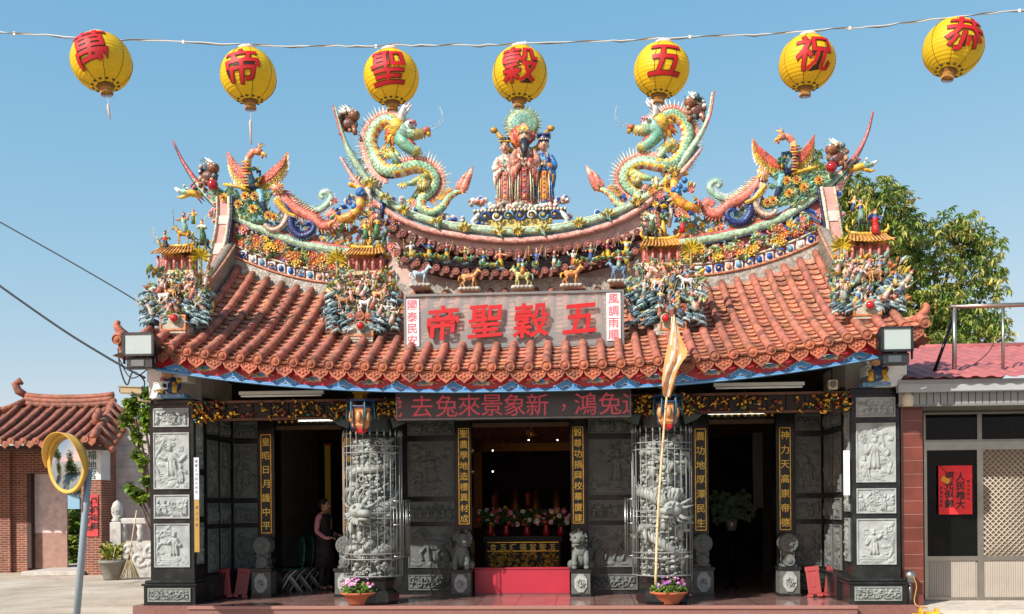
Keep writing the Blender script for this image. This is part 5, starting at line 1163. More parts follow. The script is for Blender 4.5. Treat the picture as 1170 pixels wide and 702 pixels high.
# ================================================================== sculptures on the roof
SKIN = C(226, 180, 150, .85); BLACK = (.015, .014, .014)
YD = 2.12
def dragon(mir, lab):
    # outline coordinates read in a 4.13x enlargement around the left dragon; the right one faces it
    A = tp(380 + 330 / 4.128, 100 + 400 / 4.128, YD) if mir > 0 else tp(640 + 455 / 4.13, 100 + 375 / 4.13, YD)
    k = .01525 / 4.128 if mir > 0 else .01475 / 4.13
    rr = random.Random(70 + mir)
    k1_ = k
    q = lambda u, v, d=0.0: Vector((A.x + mir * (u - 330) * k1_, YD - d, A.z - (v - 400) * k1_))
    th = thing('ridge_dragon', lab, 'dragon sculpture', (A.x, YD, q(0, 640).z), group='pair of ridge dragons')
    path = [(335, 215, 26, .10, 1), (300, 178, 32, .10, 1), (250, 160, 36, .06, 1), (200, 195, 38, .02, 1), (180, 255, 39, .02, 1), (200, 315, 40, .04, 1), (222, 365, 42, .10, 1), (262, 405, 42, .14, .6), (325, 405, 40, .14, -.6), (395, 385, 38, .08, -1), (455, 398, 37, .02, -1), (486, 440, 35, .0, -1), (470, 492, 34, .0, -1), (428, 530, 32, .04, 0), (420, 578, 30, .08, 1), (468, 606, 27, .08, 1), (520, 575, 24, .05, 0), (556, 525, 20, .02, -1), (600, 498, 15, .0, -1)]
    N = 118
    P = cr([q(u, v, d) for u, v, r, d, s in path], N); RD = [x * k * .80 for x in lerp_list([p[2] for p in path], N)]; SG = lerp_list([p[4] for p in path], N)
    seg = 14; vs_ = []; fs = []; cs = []
    g1, g2 = C(184, 214, 174, .85), C(130, 182, 142, .85)
    fr = []
    for i in range(N):
        t = (P[min(i + 1, N - 1)] - P[max(i - 1, 0)]).normalized(); n = Vector((t.z, 0, -t.x)) * (SG[i] * mir if abs(SG[i]) > .05 else .05)
        n = Vector((t.z, 0, -t.x)).normalized(); sg_ = 1 if SG[i] * mir >= 0 else -1; fr.append((t, n * sg_))
        for s in range(seg):
            a = 2 * PI * s / seg; bulge = 1.05 if (i + s) % 2 else .97
            vs_.append(P[i] + n * math.cos(a) * RD[i] * bulge + Vector((0, -1, 0)) * math.sin(a) * RD[i] * bulge)
    for i in range(N - 1):
        for s in range(seg):
            a = 2 * PI * (s + .5) / seg; cc = math.cos(a) * (1 if SG[i] * mir >= 0 else -1)
            fs.append((i * seg + s, i * seg + (s + 1) % seg, (i + 1) * seg + (s + 1) % seg, (i + 1) * seg + s))
            if cc > .80: c = NAVY
            elif cc > -.18: c = g1 if (i + s) % 2 else g2
            elif cc > -.62: c = YEL if (i // 2) % 2 else C(232, 214, 120, .85)
            else: c = C(226, 130, 110, .8) if (i // 2) % 2 else CREAM
            cs.append(var(c, rr, .07))
    b = MB(); b.add(vs_, fs, cs, 'ceramic', True); part('body', b, th)
    b = MB()      # dorsal crest: salmon web with pale spikes, one piece per run
    for i in range(2, N - 4):
        if abs(SG[i]) < .35:
            if b.v: part('dorsal_crest', b, th); b = MB()
            continue
        t, n = fr[i]; p = P[i]; r = RD[i]; h = r * .55 + .02
        p2 = P[i + 1]; n2 = fr[i + 1][1]
        if n.dot(n2) < 0: continue
        for y in (-.012, .012): 
            o = Vector((0, y, 0)); b.add([p + n * r * .9 + o, p2 + n2 * RD[i + 1] * .9 + o, p2 + n2 * (RD[i + 1] + h) + o, p + n * (r + h) + o], [(0, 1, 2, 3)], var(C(226, 130, 110, .85) if i < 92 else ORG, rr, .1))
        L = (.13 if i % 2 else .10) if i < 80 else .08; c = CREAM if i < 80 else YEL
        b.cone(p + n * (r + h * .4), p + n * (r + h + L * rr.uniform(.8, 1.1)) - t * .02, .021, c, seg=5)
    part('dorsal_crest', b, th)
    b = MB()      # flaming tail
    tb = P[-1]
    for dx, dz_, L, w in ((10, -20, 95, 20), (30, -10, 120, 22), (-6, -8, 60, 16), (22, 6, 70, 18)):
        b.tube([tb, tb + Vector((mir * dx * k * .8, -.02, -dz_ * k + .02)), tb + Vector((mir * (dx * 1.4 + 8) * k, -.02, L * .62 * k)), tb + Vector((mir * (dx * 1.3 + 30) * k, 0, L * k))], [w * k * .8, w * k, w * k * .7, .004], 7, [C(232, 150, 120, .85), C(230, 130, 110, .85), C(236, 170, 140, .85)], flat=.6)
    for j in range(9): b.cone(tb, tb + Vector((mir * math.cos(j * .35 - .9) * .16, -.05, math.sin(j * .35 - .5) * .16)), .02, YEL)
    part('tail', b, th)
    b = MB(); q0_, k0_ = q, k; k = k * 1.22      # head
    q = lambda u, v, d=0.0: q0_(338 + (u - 338) * 1.22, 222 + (v - 222) * 1.22, d)
    def e(u, v, ru, rv, rd, c, rot=0, d=.1): b.ball(q(u, v, d), (ru * k, rd * k, rv * k), c, seg=12, rings=8, rot=Matrix.Rotation(rot * mir, 3, 'Y'))
    e(338, 222, 40, 42, 34, C(140, 190, 170, .85)); e(318, 205, 34, 40, 38, YEL, .4); e(362, 205, 30, 26, 28, WHITE, .5)
    b.tube([q(345, 225, .10), q(385, 232, .12), q(425, 232, .12)], [30 * k, 24 * k, 17 * k], 9, [C(150, 190, 150, .85), C(190, 180, 110, .85)]); e(432, 222, 16, 15, 22, C(200, 110, 70, .8), d=.13); e(440, 236, 9, 8, 20, YEL, d=.13)
    b.tube([q(325, 240, .10), q(350, 275, .11), q(385, 298, .12), (q(408, 298, .12))], [32 * k, 24 * k, 20 * k, 13 * k], 9, [C(120, 180, 150, .85), C(130, 190, 160, .85), C(210, 200, 110, .85)])
    b.tube([q(352, 252, .12), q(385, 278, .12)], [14 * k, 10 * k], 7, C(206, 90, 80, .8))
    for j in range(5): b.cone(q(372 + j * 12, 244 + j * .5, .14), q(372 + j * 12, 256, .15), 4 * k, WHITE); b.cone(q(362 + j * 9, 272 + j * 5, .13), q(364 + j * 9, 258 + j * 5, .14), 4 * k, WHITE)
    for s in (-1, 1):
        dd = .12 + s * .06
        e(368, 200, 10, 10, 10, WHITE, d=dd + .06); e(372, 200, 5, 5, 6, BLACK, d=dd + .085)
        b.tube([q(335, 185, dd), q(338, 150, dd), q(350, 125, dd), q(348, 100, dd)], [13 * k, 11 * k, 8 * k, 2 * k], 7, [WHITE, WHITE, C(230, 160, 150, .8)]); b.tube([q(341, 145, dd), q(362, 128, dd), q(372, 112, dd)], [8 * k, 6 * k, 2 * k], 6, WHITE)
        b.tube([q(430, 225, dd), q(452, 208, dd), q(478, 202, dd), q(496, 172, dd), q(488, 138, dd), q(474, 130, dd)], [2 * k, 1.6 * k, 1.3 * k, 1.1 * k, .9 * k, .6 * k], 5, C(190, 206, 214, .8))
        b.tube([q(365, 190, dd + .03), q(392, 192, dd + .03)], [9 * k, 6 * k], 6, ROSE)
    for j in range(16):
        a = 1.75 + j * .17; r1 = rr.uniform(55, 80); b.tube([q(318, 208, .08), q(318 + .6 * r1 * math.cos(a), 208 - .6 * r1 * math.sin(a), .06 + .06 * (j % 2)), q(318 + r1 * math.cos(a + .15), 208 - r1 * math.sin(a + .15), .06)], [13 * k, 10 * k, 1.5 * k], 6, (ORG, YEL, C(216, 90, 60, .85))[j % 3])
    for j in range(7): b.cone(q(350 + j * 8, 285 + j * 4, .1), q(345 + j * 9, 306 + j * 3, .08), 5 * k, YEL)
    part('head', b, th); q = q0_; k = k0_
    for root, knee, foot, dd in (((262, 318), (300, 345), (322, 385), .22), ((280, 300), (315, 330), (285, 372), .10), ((455, 430), (385, 468), (340, 470), .16), ((430, 470), (400, 505), (372, 535), .02)):
        b = MB(); b.tube([q(*root, dd * .6), q(*knee, dd), q(*foot, dd)], [22 * k, 15 * k, 9 * k], 8, [C(190, 200, 120, .85), C(150, 190, 150, .85)])
        for j in range(4):
            a = (-2.6 + j * .6); m2 = q(foot[0] + 20 * math.cos(a), foot[1] - 16 * math.sin(a), dd + .02); b.tube([q(*foot, dd), m2, q(foot[0] + 30 * math.cos(a - .3), foot[1] - 28 * math.sin(a - .3), dd + .01)], [8 * k, 7 * k, 1.5 * k], 6, [YEL, CREAM])
        for j in range(5): b.cone(q(root[0] + (knee[0] - root[0]) * j / 5, root[1] + (knee[1] - root[1]) * j / 5, dd), q(root[0] + (knee[0] - root[0]) * j / 5 - 18, root[1] + (knee[1] - root[1]) * j / 5 - 16, dd), 6 * k, YEL)
        part('leg', b, th)
    e2 = [(262, 318, 34, C(220, 170, 120, .85)), (430, 470, 26, C(220, 190, 100, .85))]
    for u, v, r, c in e2:
        b = MB()
        for j in range(14):
            a = j * 2 * PI / 14; b.tube([q(u, v, .16), q(u + r * .8 * math.cos(a), v + r * .8 * math.sin(a), .17), q(u + r * 1.2 * math.cos(a + .4), v + r * 1.2 * math.sin(a + .4), .14)], [8 * k, 7 * k, 1.5 * k], 5, (c, YEL, MINT)[j % 3])
        part('flame_tuft', b, th)
dragon(1, 'green porcelain dragon with pink crest left of the three statues on the high ridge')
dragon(-1, 'green porcelain dragon with pink crest right of the three statues on the high ridge')

def phoenix(mir, lab):
    if mir > 0: A = tp(190 + 500 / 5.014, 150 + 320 / 5.014, YD - .1); k = .0153 / 5.014
    else: A = tp(780 + 530 / 4.387, 130 + 290 / 4.387, YD - .1); k = .0146 / 5.014
    rr = random.Random(90 + mir); Y0 = YD - .1
    q = lambda u, v, d=0.0: Vector((A.x + mir * (u - 500) * k, Y0 - d, A.z - (v - 320) * k))
    th = thing('ridge_phoenix', lab, 'phoenix sculpture', (A.x, Y0, q(0, 600).z), group='pair of ridge phoenixes')
    b = MB()
    b.tube([q(515, 345, .08), q(500, 320, .10), q(480, 270, .10), q(472, 210, .08), q(480, 160, .08), q(505, 128, .08), q(535, 125, .08)], [26 * k, 34 * k, 30 * k, 23 * k, 20 * k, 19 * k, 19 * k], 10, [NAVY, C(40, 90, 110, .8), C(226, 130, 100, .85), C(236, 200, 150, .85), C(226, 130, 100, .85), C(230, 150, 120, .85)] )
    for j in range(9): b.tube([q(445 + j * 1.0, 190 + j * 17, .13), q(470 + j * 2, 196 + j * 17, .2), q(496 + j * 2, 190 + j * 17, .13)], [5 * k] * 3, 5, (YEL, C(226, 110, 90, .85))[j % 2])
    for j in range(40): a = rr.uniform(0, 6.28); leafy(b, q(512 + 38 * math.cos(a), 262 + 48 * math.sin(a), .12), .10, rr.uniform(3.6, 5.8), rr.choice((NAVY, C(40, 100, 120, .8), C(50, 120, 90, .8), YEL)), rr)
    part('body', b, th)
    b = MB(); b.ball(q(540, 128, .09), (28 * k, 22 * k, 22 * k), C(230, 150, 110, .85), seg=10, rings=7); b.tube([q(555, 135, .09), q(580, 148, .09), q(588, 165, .09)], [14 * k, 9 * k, 2 * k], 7, [YEL, C(230, 180, 70, .85)]); b.ball(q(562, 156, .09), (8 * k, 8 * k, 14 * k), C(206, 70, 60, .85))
    for s in (-1, 1): b.ball(q(548, 124, .09 + s * .045), 6 * k, BLACK, seg=6, rings=4)
    for j in range(5): b.tube([q(535, 112, .09), q(548 + j * 5 - 10, 95, .09), q(550 + j * 12 - 20, 70 + abs(j - 2) * 10, .09)], [7 * k, 6 * k, 1.5 * k], 5, (C(70, 130, 170, .8), YEL, ROSE)[j % 3])
    part('head', b, th)
    def wing(inner, outer):      # layered feathers: crescent between an inner and an outer edge
        b = MB(); n = 30; I_ = cr([q(u, v, .02) for u, v in inner], n); O_ = cr([q(u, v, .02) for u, v in outer], n)
        for (f0, f1, c, d) in ((.80, 1.10, WHITE, .0), (.66, .97, YEL, .025), (.55, .80, C(190, 190, 70, .85), .045), (.40, .68, ORG, .06), (.0, .52, C(206, 92, 66, .85), .08)):
            for i in range(n - 1):
                o = Vector((0, -d, 0)); g = f1 * (1.0 if i % 2 else .92); L_ = lambda k_, f: I_[k_].lerp(O_[k_], f) + o
                tipm = (L_(i, g) + L_(i + 1, g)) / 2 + ((O_[i] - I_[i]) * .06); cc = var(c, rr, .14)
                b.add([L_(i, f0), L_(i + 1, f0), L_(i + 1, g - .06), tipm, L_(i, g - .06)], [(0, 1, 2, 3, 4)], cc)
                bk = Vector((0, d + .04, 0)); b.add([L_(i, f0) + bk, L_(i + 1, f0) + bk, L_(i + 1, g) + bk, L_(i, g) + bk], [(3, 2, 1, 0)], cc)
        b.tube(I_, [9 * k * (1 - .7 * i / n) for i in range(n)], 6, C(226, 150, 110, .85)); part('wing', b, th)
    wing([(480, 262), (452, 232), (425, 206), (398, 176), (375, 148), (357, 120)], [(505, 348), (452, 338), (400, 302), (368, 250), (353, 195), (350, 122)])
    wing([(528, 288), (572, 262), (605, 235), (640, 206), (676, 176), (705, 132)], [(510, 350), (570, 347), (632, 320), (680, 270), (704, 215), (709, 135)])
    b = MB()
    for j in range(11): a = -2.4 + j * .5; leafy(b, q(655, 345, .10), .13, a, (YEL, CREAM, PINK)[j % 3], rr, .4)
    b.ball(q(650, 345, .12), (34 * k, 22 * k, 26 * k), C(230, 160, 120, .85)); part('rump_feathers', b, th)
    # long trailing tail plumes
    def plume(name, pts, w, c, c2, sp=True, y=.04):
        b = MB(); n = 40; Sp = cr([q(u, v, y) for u, v in pts], n); rad = [w * k * (1 - .55 * i / n) for i in range(n)]
        b.tube(Sp, rad, 8, [var(c, rr, .1) for _ in range(n)], flat=.7)
        for i in range(1, n - 1):
            t = (Sp[i + 1] - Sp[i - 1]).normalized(); nn = Vector((t.z, 0, -t.x))
            for s in (-1, 1): b.cone(Sp[i] + nn * s * rad[i] * .6, Sp[i] + nn * s * rad[i] * 1.75 + t * rad[i] * .8, rad[i] * .3, c2 if s > 0 else var(c, rr, .15), seg=4)
        part(name, b, th)
    ux = lambda L: [(600 + (a) * 5.014 / 5.4, 200.6 + b_ * 5.014 / 5.4) for a, b_ in L]
    plume('tail_plume', ux([(50, 165), (110, 240), (190, 295), (270, 335), (335, 385), (395, 375), (420, 335), (390, 310), (360, 335)]), 36, C(224, 128, 108, .85), C(236, 190, 160, .85))
    plume('tail_plume', ux([(110, 190), (190, 255), (280, 290), (350, 255), (382, 210), (350, 175), (315, 190), (330, 215)]), 24, C(170, 206, 180, .85), WHITE, y=.0)
    plume('tail_plume', ux([(95, 235), (125, 320), (140, 400), (190, 445), (255, 430), (278, 385), (245, 360), (225, 385)]), 24, C(40, 60, 120, .8), SKYB, y=.06)
    plume('tail_plume', ux([(60, 200), (70, 260), (105, 290), (100, 350), (50, 400), (0, 400), (-30, 370)]), 20, C(220, 196, 170, .85), C(206, 150, 120, .85), y=.08)
    plume('tail_plume', ux([(40, 220), (80, 270), (120, 310), (170, 330)]), 13, YEL, CREAM, y=.12)
    # peacock eye feathers on the ridge
    b = MB(); A_ = sorted(LA if mir > 0 else RA)
    for j in range(260):
        u = rr.uniform(265, 600); v0 = 330 + max(0, (u - 330)) * .12; p = q(u, rr.uniform(345, 545), .03)
        zmin = arc_z(A_, p.x) + .05; zmax = q(0, 345 - (u < 330) * 20).z
        if p.z < zmin: p.z = zmin + rr.uniform(0, .08)
        if p.z > zmin + .75 * max(.1, (u - 235) / 260): continue
        leafy(b, p, rr.uniform(.09, .17), (PI - .6 if rr.random() < .6 else .9) if mir > 0 else (.6 if rr.random() < .6 else PI - .9), var(rr.choice((MINT, C(176, 206, 160, .85), C(120, 176, 150, .85), C(206, 216, 150, .85), C(90, 150, 140, .85))), rr, .1), rr, .28, .05)
    part('eye_feathers', b, th)
    b = MB()      # low sprays of leaves, waves and blossoms along the ridge under the plumes
    for j in range(230):
        t_ = q(rr.uniform(610, 1130), 300).x; z_ = arc_z(A_, t_) + .06 + .34 * rr.random() ** 1.5
        if rr.random() < .12: rosette(b, (t_, Y0 + .03, z_), rr.uniform(.04, .07), rr.choice((ROSE, YEL, ORG, SKYB)), YEL, rr)
        else: leafy(b, (t_, Y0 + .06, z_), rr.uniform(.08, .17), rr.uniform(.2, 2.9), var(rr.choice((MINT, SKYB, C(200, 220, 214, .85), C(120, 170, 190, .8), PINK, YEL, LEAFG)), rr), rr, .3, .04)
    part('ridge_spray', b, th)
    for u, v in ((340, 390), (425, 430), (465, 385), (520, 388), (510, 460), (600, 500), (632, 512)):
        b = MB(); rosette(b, q(u, v, .12), .088, C(230, 180, 70, .85), C(216, 110, 50, .85), rr, 9); b.ball(q(u, v, .17), .026, C(190, 60, 40, .8)); part('flower', b, th)
    b = MB(); b.tube([q(335, 310, .1), q(390, 322, .12), q(440, 335, .12), q(495, 345, .1)], [9 * k, 10 * k, 10 * k, 14 * k], 7, YEL); b.tube([q(395, 322, .12), q(380, 306, .14)], [7 * k, 3 * k], 5, YEL); b.tube([q(545, 350, .1), q(560, 420, .1), q(590, 500, .1)], [22 * k, 18 * k, 12 * k], 7, [C(120, 180, 190, .8), C(40, 70, 110, .8)]); part('leg', b, th)
phoenix(1, 'orange winged porcelain phoenix with trailing plumes on the left side ridge')
phoenix(-1, 'orange winged porcelain phoenix with trailing plumes on the right side ridge')

# ---- small figures
def figurine_mesh(b, p, h, rr, pal, arms=True, weapon=.3, y=None):
    p = Vector(p); c1, c2, c3 = rr.choice(pal), rr.choice(pal), rr.choice(pal); sw = rr.uniform(-.06, .06) * h
    P = [p, p + Vector((sw * .3, 0, .28 * h)), p + Vector((sw, -.01, .5 * h)), p + Vector((sw, -.01, .66 * h)), p + Vector((sw, -.01, .76 * h)), p + Vector((sw, -.02, .80 * h))]
    b.tube(P, [.17 * h, .145 * h, .11 * h, .155 * h, .10 * h, .05 * h], 9, [c2, c2, c3, c1, c1, SKIN], 'ceramic')
    hd = p + Vector((sw, -.03 * h - .01, .87 * h)); b.ball(hd, (.082 * h, .085 * h, .098 * h), SKIN, seg=8, rings=6)
    hc = rr.choice((BLACK, NAVY, YEL, C(60, 40, 30, .8), RED)); b.ball(hd + Vector((0, .02 * h, .045 * h)), (.092 * h, .09 * h, .075 * h), hc, seg=8, rings=5); b.cone(hd + Vector((0, .01, .08 * h)), hd + Vector((rr.uniform(-.03, .03), .01, .19 * h)), .045 * h, rr.choice(pal))
    if rr.random() < .35: b.cone(hd + Vector((0, -.07 * h, -.05 * h)), hd + Vector((0, -.09 * h, -.2 * h)), .04 * h, BLACK)
    for s in (-1, 1):
        e = p + Vector((sw + s * rr.uniform(.2, .3) * h, -.06 * h, rr.uniform(.5, .66) * h)); f = e + Vector((rr.uniform(-.16, .14) * h, -.10 * h, rr.uniform(-.08, .2) * h))
        b.tube([p + Vector((sw + s * .12 * h, -.01, .72 * h)), e, f], [.06 * h, .06 * h, .045 * h], 6, [c1, c1]); b.ball(f, .045 * h, SKIN, seg=6, rings=4)
        if rr.random() < weapon: b.tube([f - Vector((.1 * h, 0, .3 * h)), f + Vector((.14 * h * s, 0, .5 * h))], .014 * h, 5, rr.choice((YEL, C(120, 80, 40, .8), MINT)))
def horse_mesh(b, p, h, d, c, cm, rr, saddle=None):
    p = Vector(p); q = lambda x, z, y=0: p + Vector((d * x * h, y * h, z * h))
    b.tube([q(-.42, .58), q(-.36, .60), q(-.1, .56), q(.15, .58), q(.32, .62), q(.40, .60)], [.06 * h, .17 * h, .165 * h, .17 * h, .17 * h, .08 * h], 10, c)
    b.tube([q(.28, .62), q(.42, .82), q(.50, .95)], [.15 * h, .10 * h, .075 * h], 8, c); b.tube([q(.45, .98), q(.60, .88), q(.70, .80)], [.075 * h, .065 * h, .045 * h], 8, c)
    for s in (-1, 1): b.cone(q(.46, 1.02, s * .05), q(.46, 1.12, s * .05), .025 * h, c)
    for i, (x, y, dx) in enumerate(((.28, .09, .08), (.26, -.09, -.06), (-.32, .09, -.10), (-.30, -.09, .06))):
        hind = x < 0
        b.tube([q(x, .55, y), q(x + dx * .4 + (.06 if hind else .02), .36, y), q(x + dx - (.07 if hind else 0), .2, y), q(x + dx, .03, y), q(x + dx + .04, 0, y)], [.085 * h, .06 * h, .04 * h, .035 * h, .042 * h], 7, c)
    b.tube([q(-.42, .64), q(-.54, .60), q(-.58, .42), q(-.54, .3)], [.04 * h, .05 * h, .045 * h, .012 * h], 6, cm)
    for k in range(6): b.ball(q(.27 + k * .045, .74 + k * .055, 0), (.05 * h, .05 * h, .06 * h), cm, seg=6, rings=4)
    if saddle: b.ball(q(0, .70), (.15 * h, .17 * h, .07 * h), saddle, seg=8, rings=5)
PASTEL = [C(230, 190, 180, .85), C(226, 170, 150, .85), C(236, 226, 206, .85), C(176, 206, 196, .85), C(236, 206, 190, .85), C(226, 196, 110, .85), C(206, 130, 110, .85), C(150, 176, 140, .85), C(120, 150, 186, .85)]
BRIGHT = [YEL, C(40, 80, 140, .85), C(80, 130, 80, .85), RED, C(226, 150, 70, .85), C(60, 60, 70, .8), WHITE, MINT]
SLATE = [C(126, 160, 170, .8), C(150, 180, 180, .8), C(100, 136, 148, .8), C(184, 202, 196, .82), C(76, 108, 118, .75), C(60, 92, 104, .7)]
def cluster(px_, pyb, y, w, hr, seed, lab, top, fl):
    rr = random.Random(seed); p = tp(px_, pyb, y); x, z = p.x, p.z
    th = thing('figure_rockery', lab, 'porcelain rockery', (x, y, z), group='porcelain rockeries at the ends of the descending ridges')
    b = MB()
    for k in range(70):
        f = rr.random(); ww = w * (.45 + .55 * min(1, f * 1.7)); X = x + rr.uniform(-1, 1) * ww * .5; Z = z + f * hr * .8
        b.ball((X, y - rr.uniform(-.12, .12), Z), (rr.uniform(.05, .10), rr.uniform(.05, .09), rr.uniform(.035, .07)), var(rr.choice(SLATE), rr), seg=8, rings=5, jit=.25, rnd=rr)
    for k in range(110):      # wave fronds
        f = rr.random(); s = rr.choice((-1, 1)); X = x + s * w * rr.uniform(.1, .5); Z = z + f * hr * .65
        b.tube([(X - s * .06, y - .1, Z), (X, y - .2, Z + .03), (X + s * .07, y - .2, Z - .0), (X + s * .09, y - .19, Z - .05)], [.03, .028, .02, .006], 6, var(rr.choice(SLATE), rr))
    b.box((x - .17, y - .15, z - .16), (x + .17, y + .16, z + .05), C(206, 200, 184, .8), 'ceramic', bev=.02)
    part('rock_base', b, th)
    b = MB(); b.ball((x, y - .26, z + .09), .062, C(196, 30, 34, .85), 'gloss', 10, 8); b.lathe([(.075, 0), (.08, .02), (.06, .03)], (x, y - .22, z + .09), 12, MINT, axis=Matrix.Rotation(PI / 2, 3, 'X')); part('red_pearl', b, th)
    b = MB()
    for k in range(150):
        f = rr.uniform(.15, 1.05); s = rr.choice((-1, 1)); X = x + s * w * rr.uniform(.05, .52); Z = z + f * hr
        leafy(b, (X, y - rr.uniform(.05, .2), Z), rr.uniform(.07, .16), rr.uniform(.2, 2.9), var(rr.choice((C(130, 166, 110, .8), C(216, 206, 90, .85), C(150, 190, 170, .8), C(176, 196, 130, .8), C(80, 124, 84, .8), C(226, 180, 70, .85), C(190, 206, 196, .8), C(206, 130, 80, .8))), rr), rr, .25)
    part('foliage', b, th)
    for k in range(30):
        b = MB(); f = .22 + .75 * (k / 30); X = x + rr.uniform(-1, 1) * w * .46; c_ = Vector((X, y - rr.uniform(.10, .24), z + f * hr - .1)); b.M = Matrix.Translation(c_) @ Matrix.Rotation(rr.uniform(-.7, .7), 4, 'Y') @ Matrix.Rotation(rr.uniform(-.2, .5), 4, 'X'); figurine_mesh(b, (0, 0, 0), rr.uniform(.19, .31), rr, PASTEL, True, .5); part('figurine', b, th)
    for k in range(3):
        b = MB(); horse_mesh(b, (x + rr.uniform(-.3, .3) * w, y - .24, z + hr * rr.uniform(.3, .6)), .22, rr.choice((-1, 1)), rr.choice((C(226, 170, 110, .85), WHITE, C(190, 140, 90, .85))), C(120, 80, 50, .8), rr, ROSE); part('horse', b, th)
    # pavilion
    zp = z + hr + .02; xo = x + fl * .05; b = MB()
    b.box((xo - .30, y - .15, zp - .04), (xo + .30, y + .15, zp + .02), C(226, 200, 150, .85), 'ceramic')
    for k in range(5):
        for yy in (-.12, .12): b.tube([(xo - .25 + k * .125, y + yy, zp), (xo - .25 + k * .125, y + yy, zp + .25)], .022, 7, C(226, 130, 120, .85))
    b.box((xo - .27, y + .0, zp), (xo + .27, y + .06, zp + .25), C(206, 110, 90, .8), 'ceramic')
    for k in range(3): b.box((xo - .17 + k * .12, y - .01, zp + .03), (xo - .11 + k * .12, y + .0, zp + .18), C(220, 226, 214, .85), 'ceramic')
    part('pavilion', b, th)
    b = MB(); pts = [-.34, -.2, 0, .2, .34]; lift = [.05, .012, 0, .012, .05]
    b.grid([[(xo + a, y - .22, zp + .25 + l) for a, l in zip(pts, lift)], [(xo + a * .86, y - .08, zp + .31 + l * .7) for a, l in zip(pts, lift)], [(xo + a * .72, y, zp + .42 + l * .5) for a, l in zip(pts, lift)], [(xo + a * .86, y + .08, zp + .31 + l * .7) for a, l in zip(pts, lift)], [(xo + a, y + .22, zp + .25 + l) for a, l in zip(pts, lift)]], C(230, 170, 60, .85), 'ceramic')
    for k in range(12):
        X = xo - .31 + k * .056; b.tube([(xo + (X - xo) * .74, y - .005, zp + .42), (X, y - .225, zp + .265)], .014, 5, C(226, 160, 90, .85))
    b.tube([(xo - .27, y, zp + .45), (xo - .1, y, zp + .425), (xo + .1, y, zp + .425), (xo + .27, y, zp + .45)], .026, 6, C(236, 190, 60, .85))
    for s in (-1, 1): b.tube([(xo + s * .25, y, zp + .44), (xo + s * .3, y, zp + .5), (xo + s * .29, y, zp + .56)], [.028, .02, .006], 6, YEL)
    part('pavilion_roof', b, th)
    # mounted warriors on top
    zt = zp + .40
    for k, (dx, dz_, hh) in enumerate(top):
        b = MB(); X = x + dx; Z = zp + dz_
        b.tube([(X - .02, y + .12, zp - .1), (X, y + .1, Z)], [.10, .07], 7, C(96, 90, 50, .8)) if k == 0 else None
        if hh > .4: horse_mesh(b, (X, y - .02, Z), hh * .62, fl, rr.choice((C(60, 80, 60, .8), C(196, 150, 60, .85))), YEL, rr, RED); figurine_mesh(b, (X - fl * .03, y - .03, Z + hh * .38), hh * .72, rr, BRIGHT, True, .8)
        else: figurine_mesh(b, (X, y - .03, Z), hh, rr, BRIGHT, True, .8)
        part('mounted_warrior' if hh > .4 else 'warrior', b, th)
    b = MB()
    for j in range(9): leafy(b, (x - fl * w * .36, y - .1, zp + .22), .2, -.5 + j * .52, C(216, 190, 60, .85), rr, .16)
    b.tube([(x - fl * w * .36, y - .1, zp - .2), (x - fl * w * .36, y - .1, zp + .22)], .025, 6, C(150, 130, 60, .8)); part('palm', b, th)
cluster(207, 374, -.28, .98, .80, 1, 'blue grey porcelain rockery with dark green riders on top at the far left roof corner', [(.06, .46, .42), (-.22, .35, .30), (.34, .30, .46), (.22, .75, .22)], -1)
cluster(416, 382, .32, 1.10, .92, 2, 'blue grey porcelain rockery with an orange pavilion just left of the red lettered name board', [(.25, .40, .5), (.05, .55, .3)], 1)
cluster(759, 374, .32, 1.12, .92, 3, 'blue grey porcelain rockery with an orange pavilion just right of the red lettered name board', [(-.2, .40, .42), (.28, .5, .3)], -1)
cluster(988, 360, -.28, .98, .74, 4, 'blue grey porcelain rockery with yellow warriors on top at the far right roof corner', [(-.02, .46, .42), (.16, .40, .36), (-.16, .75, .22)], 1)

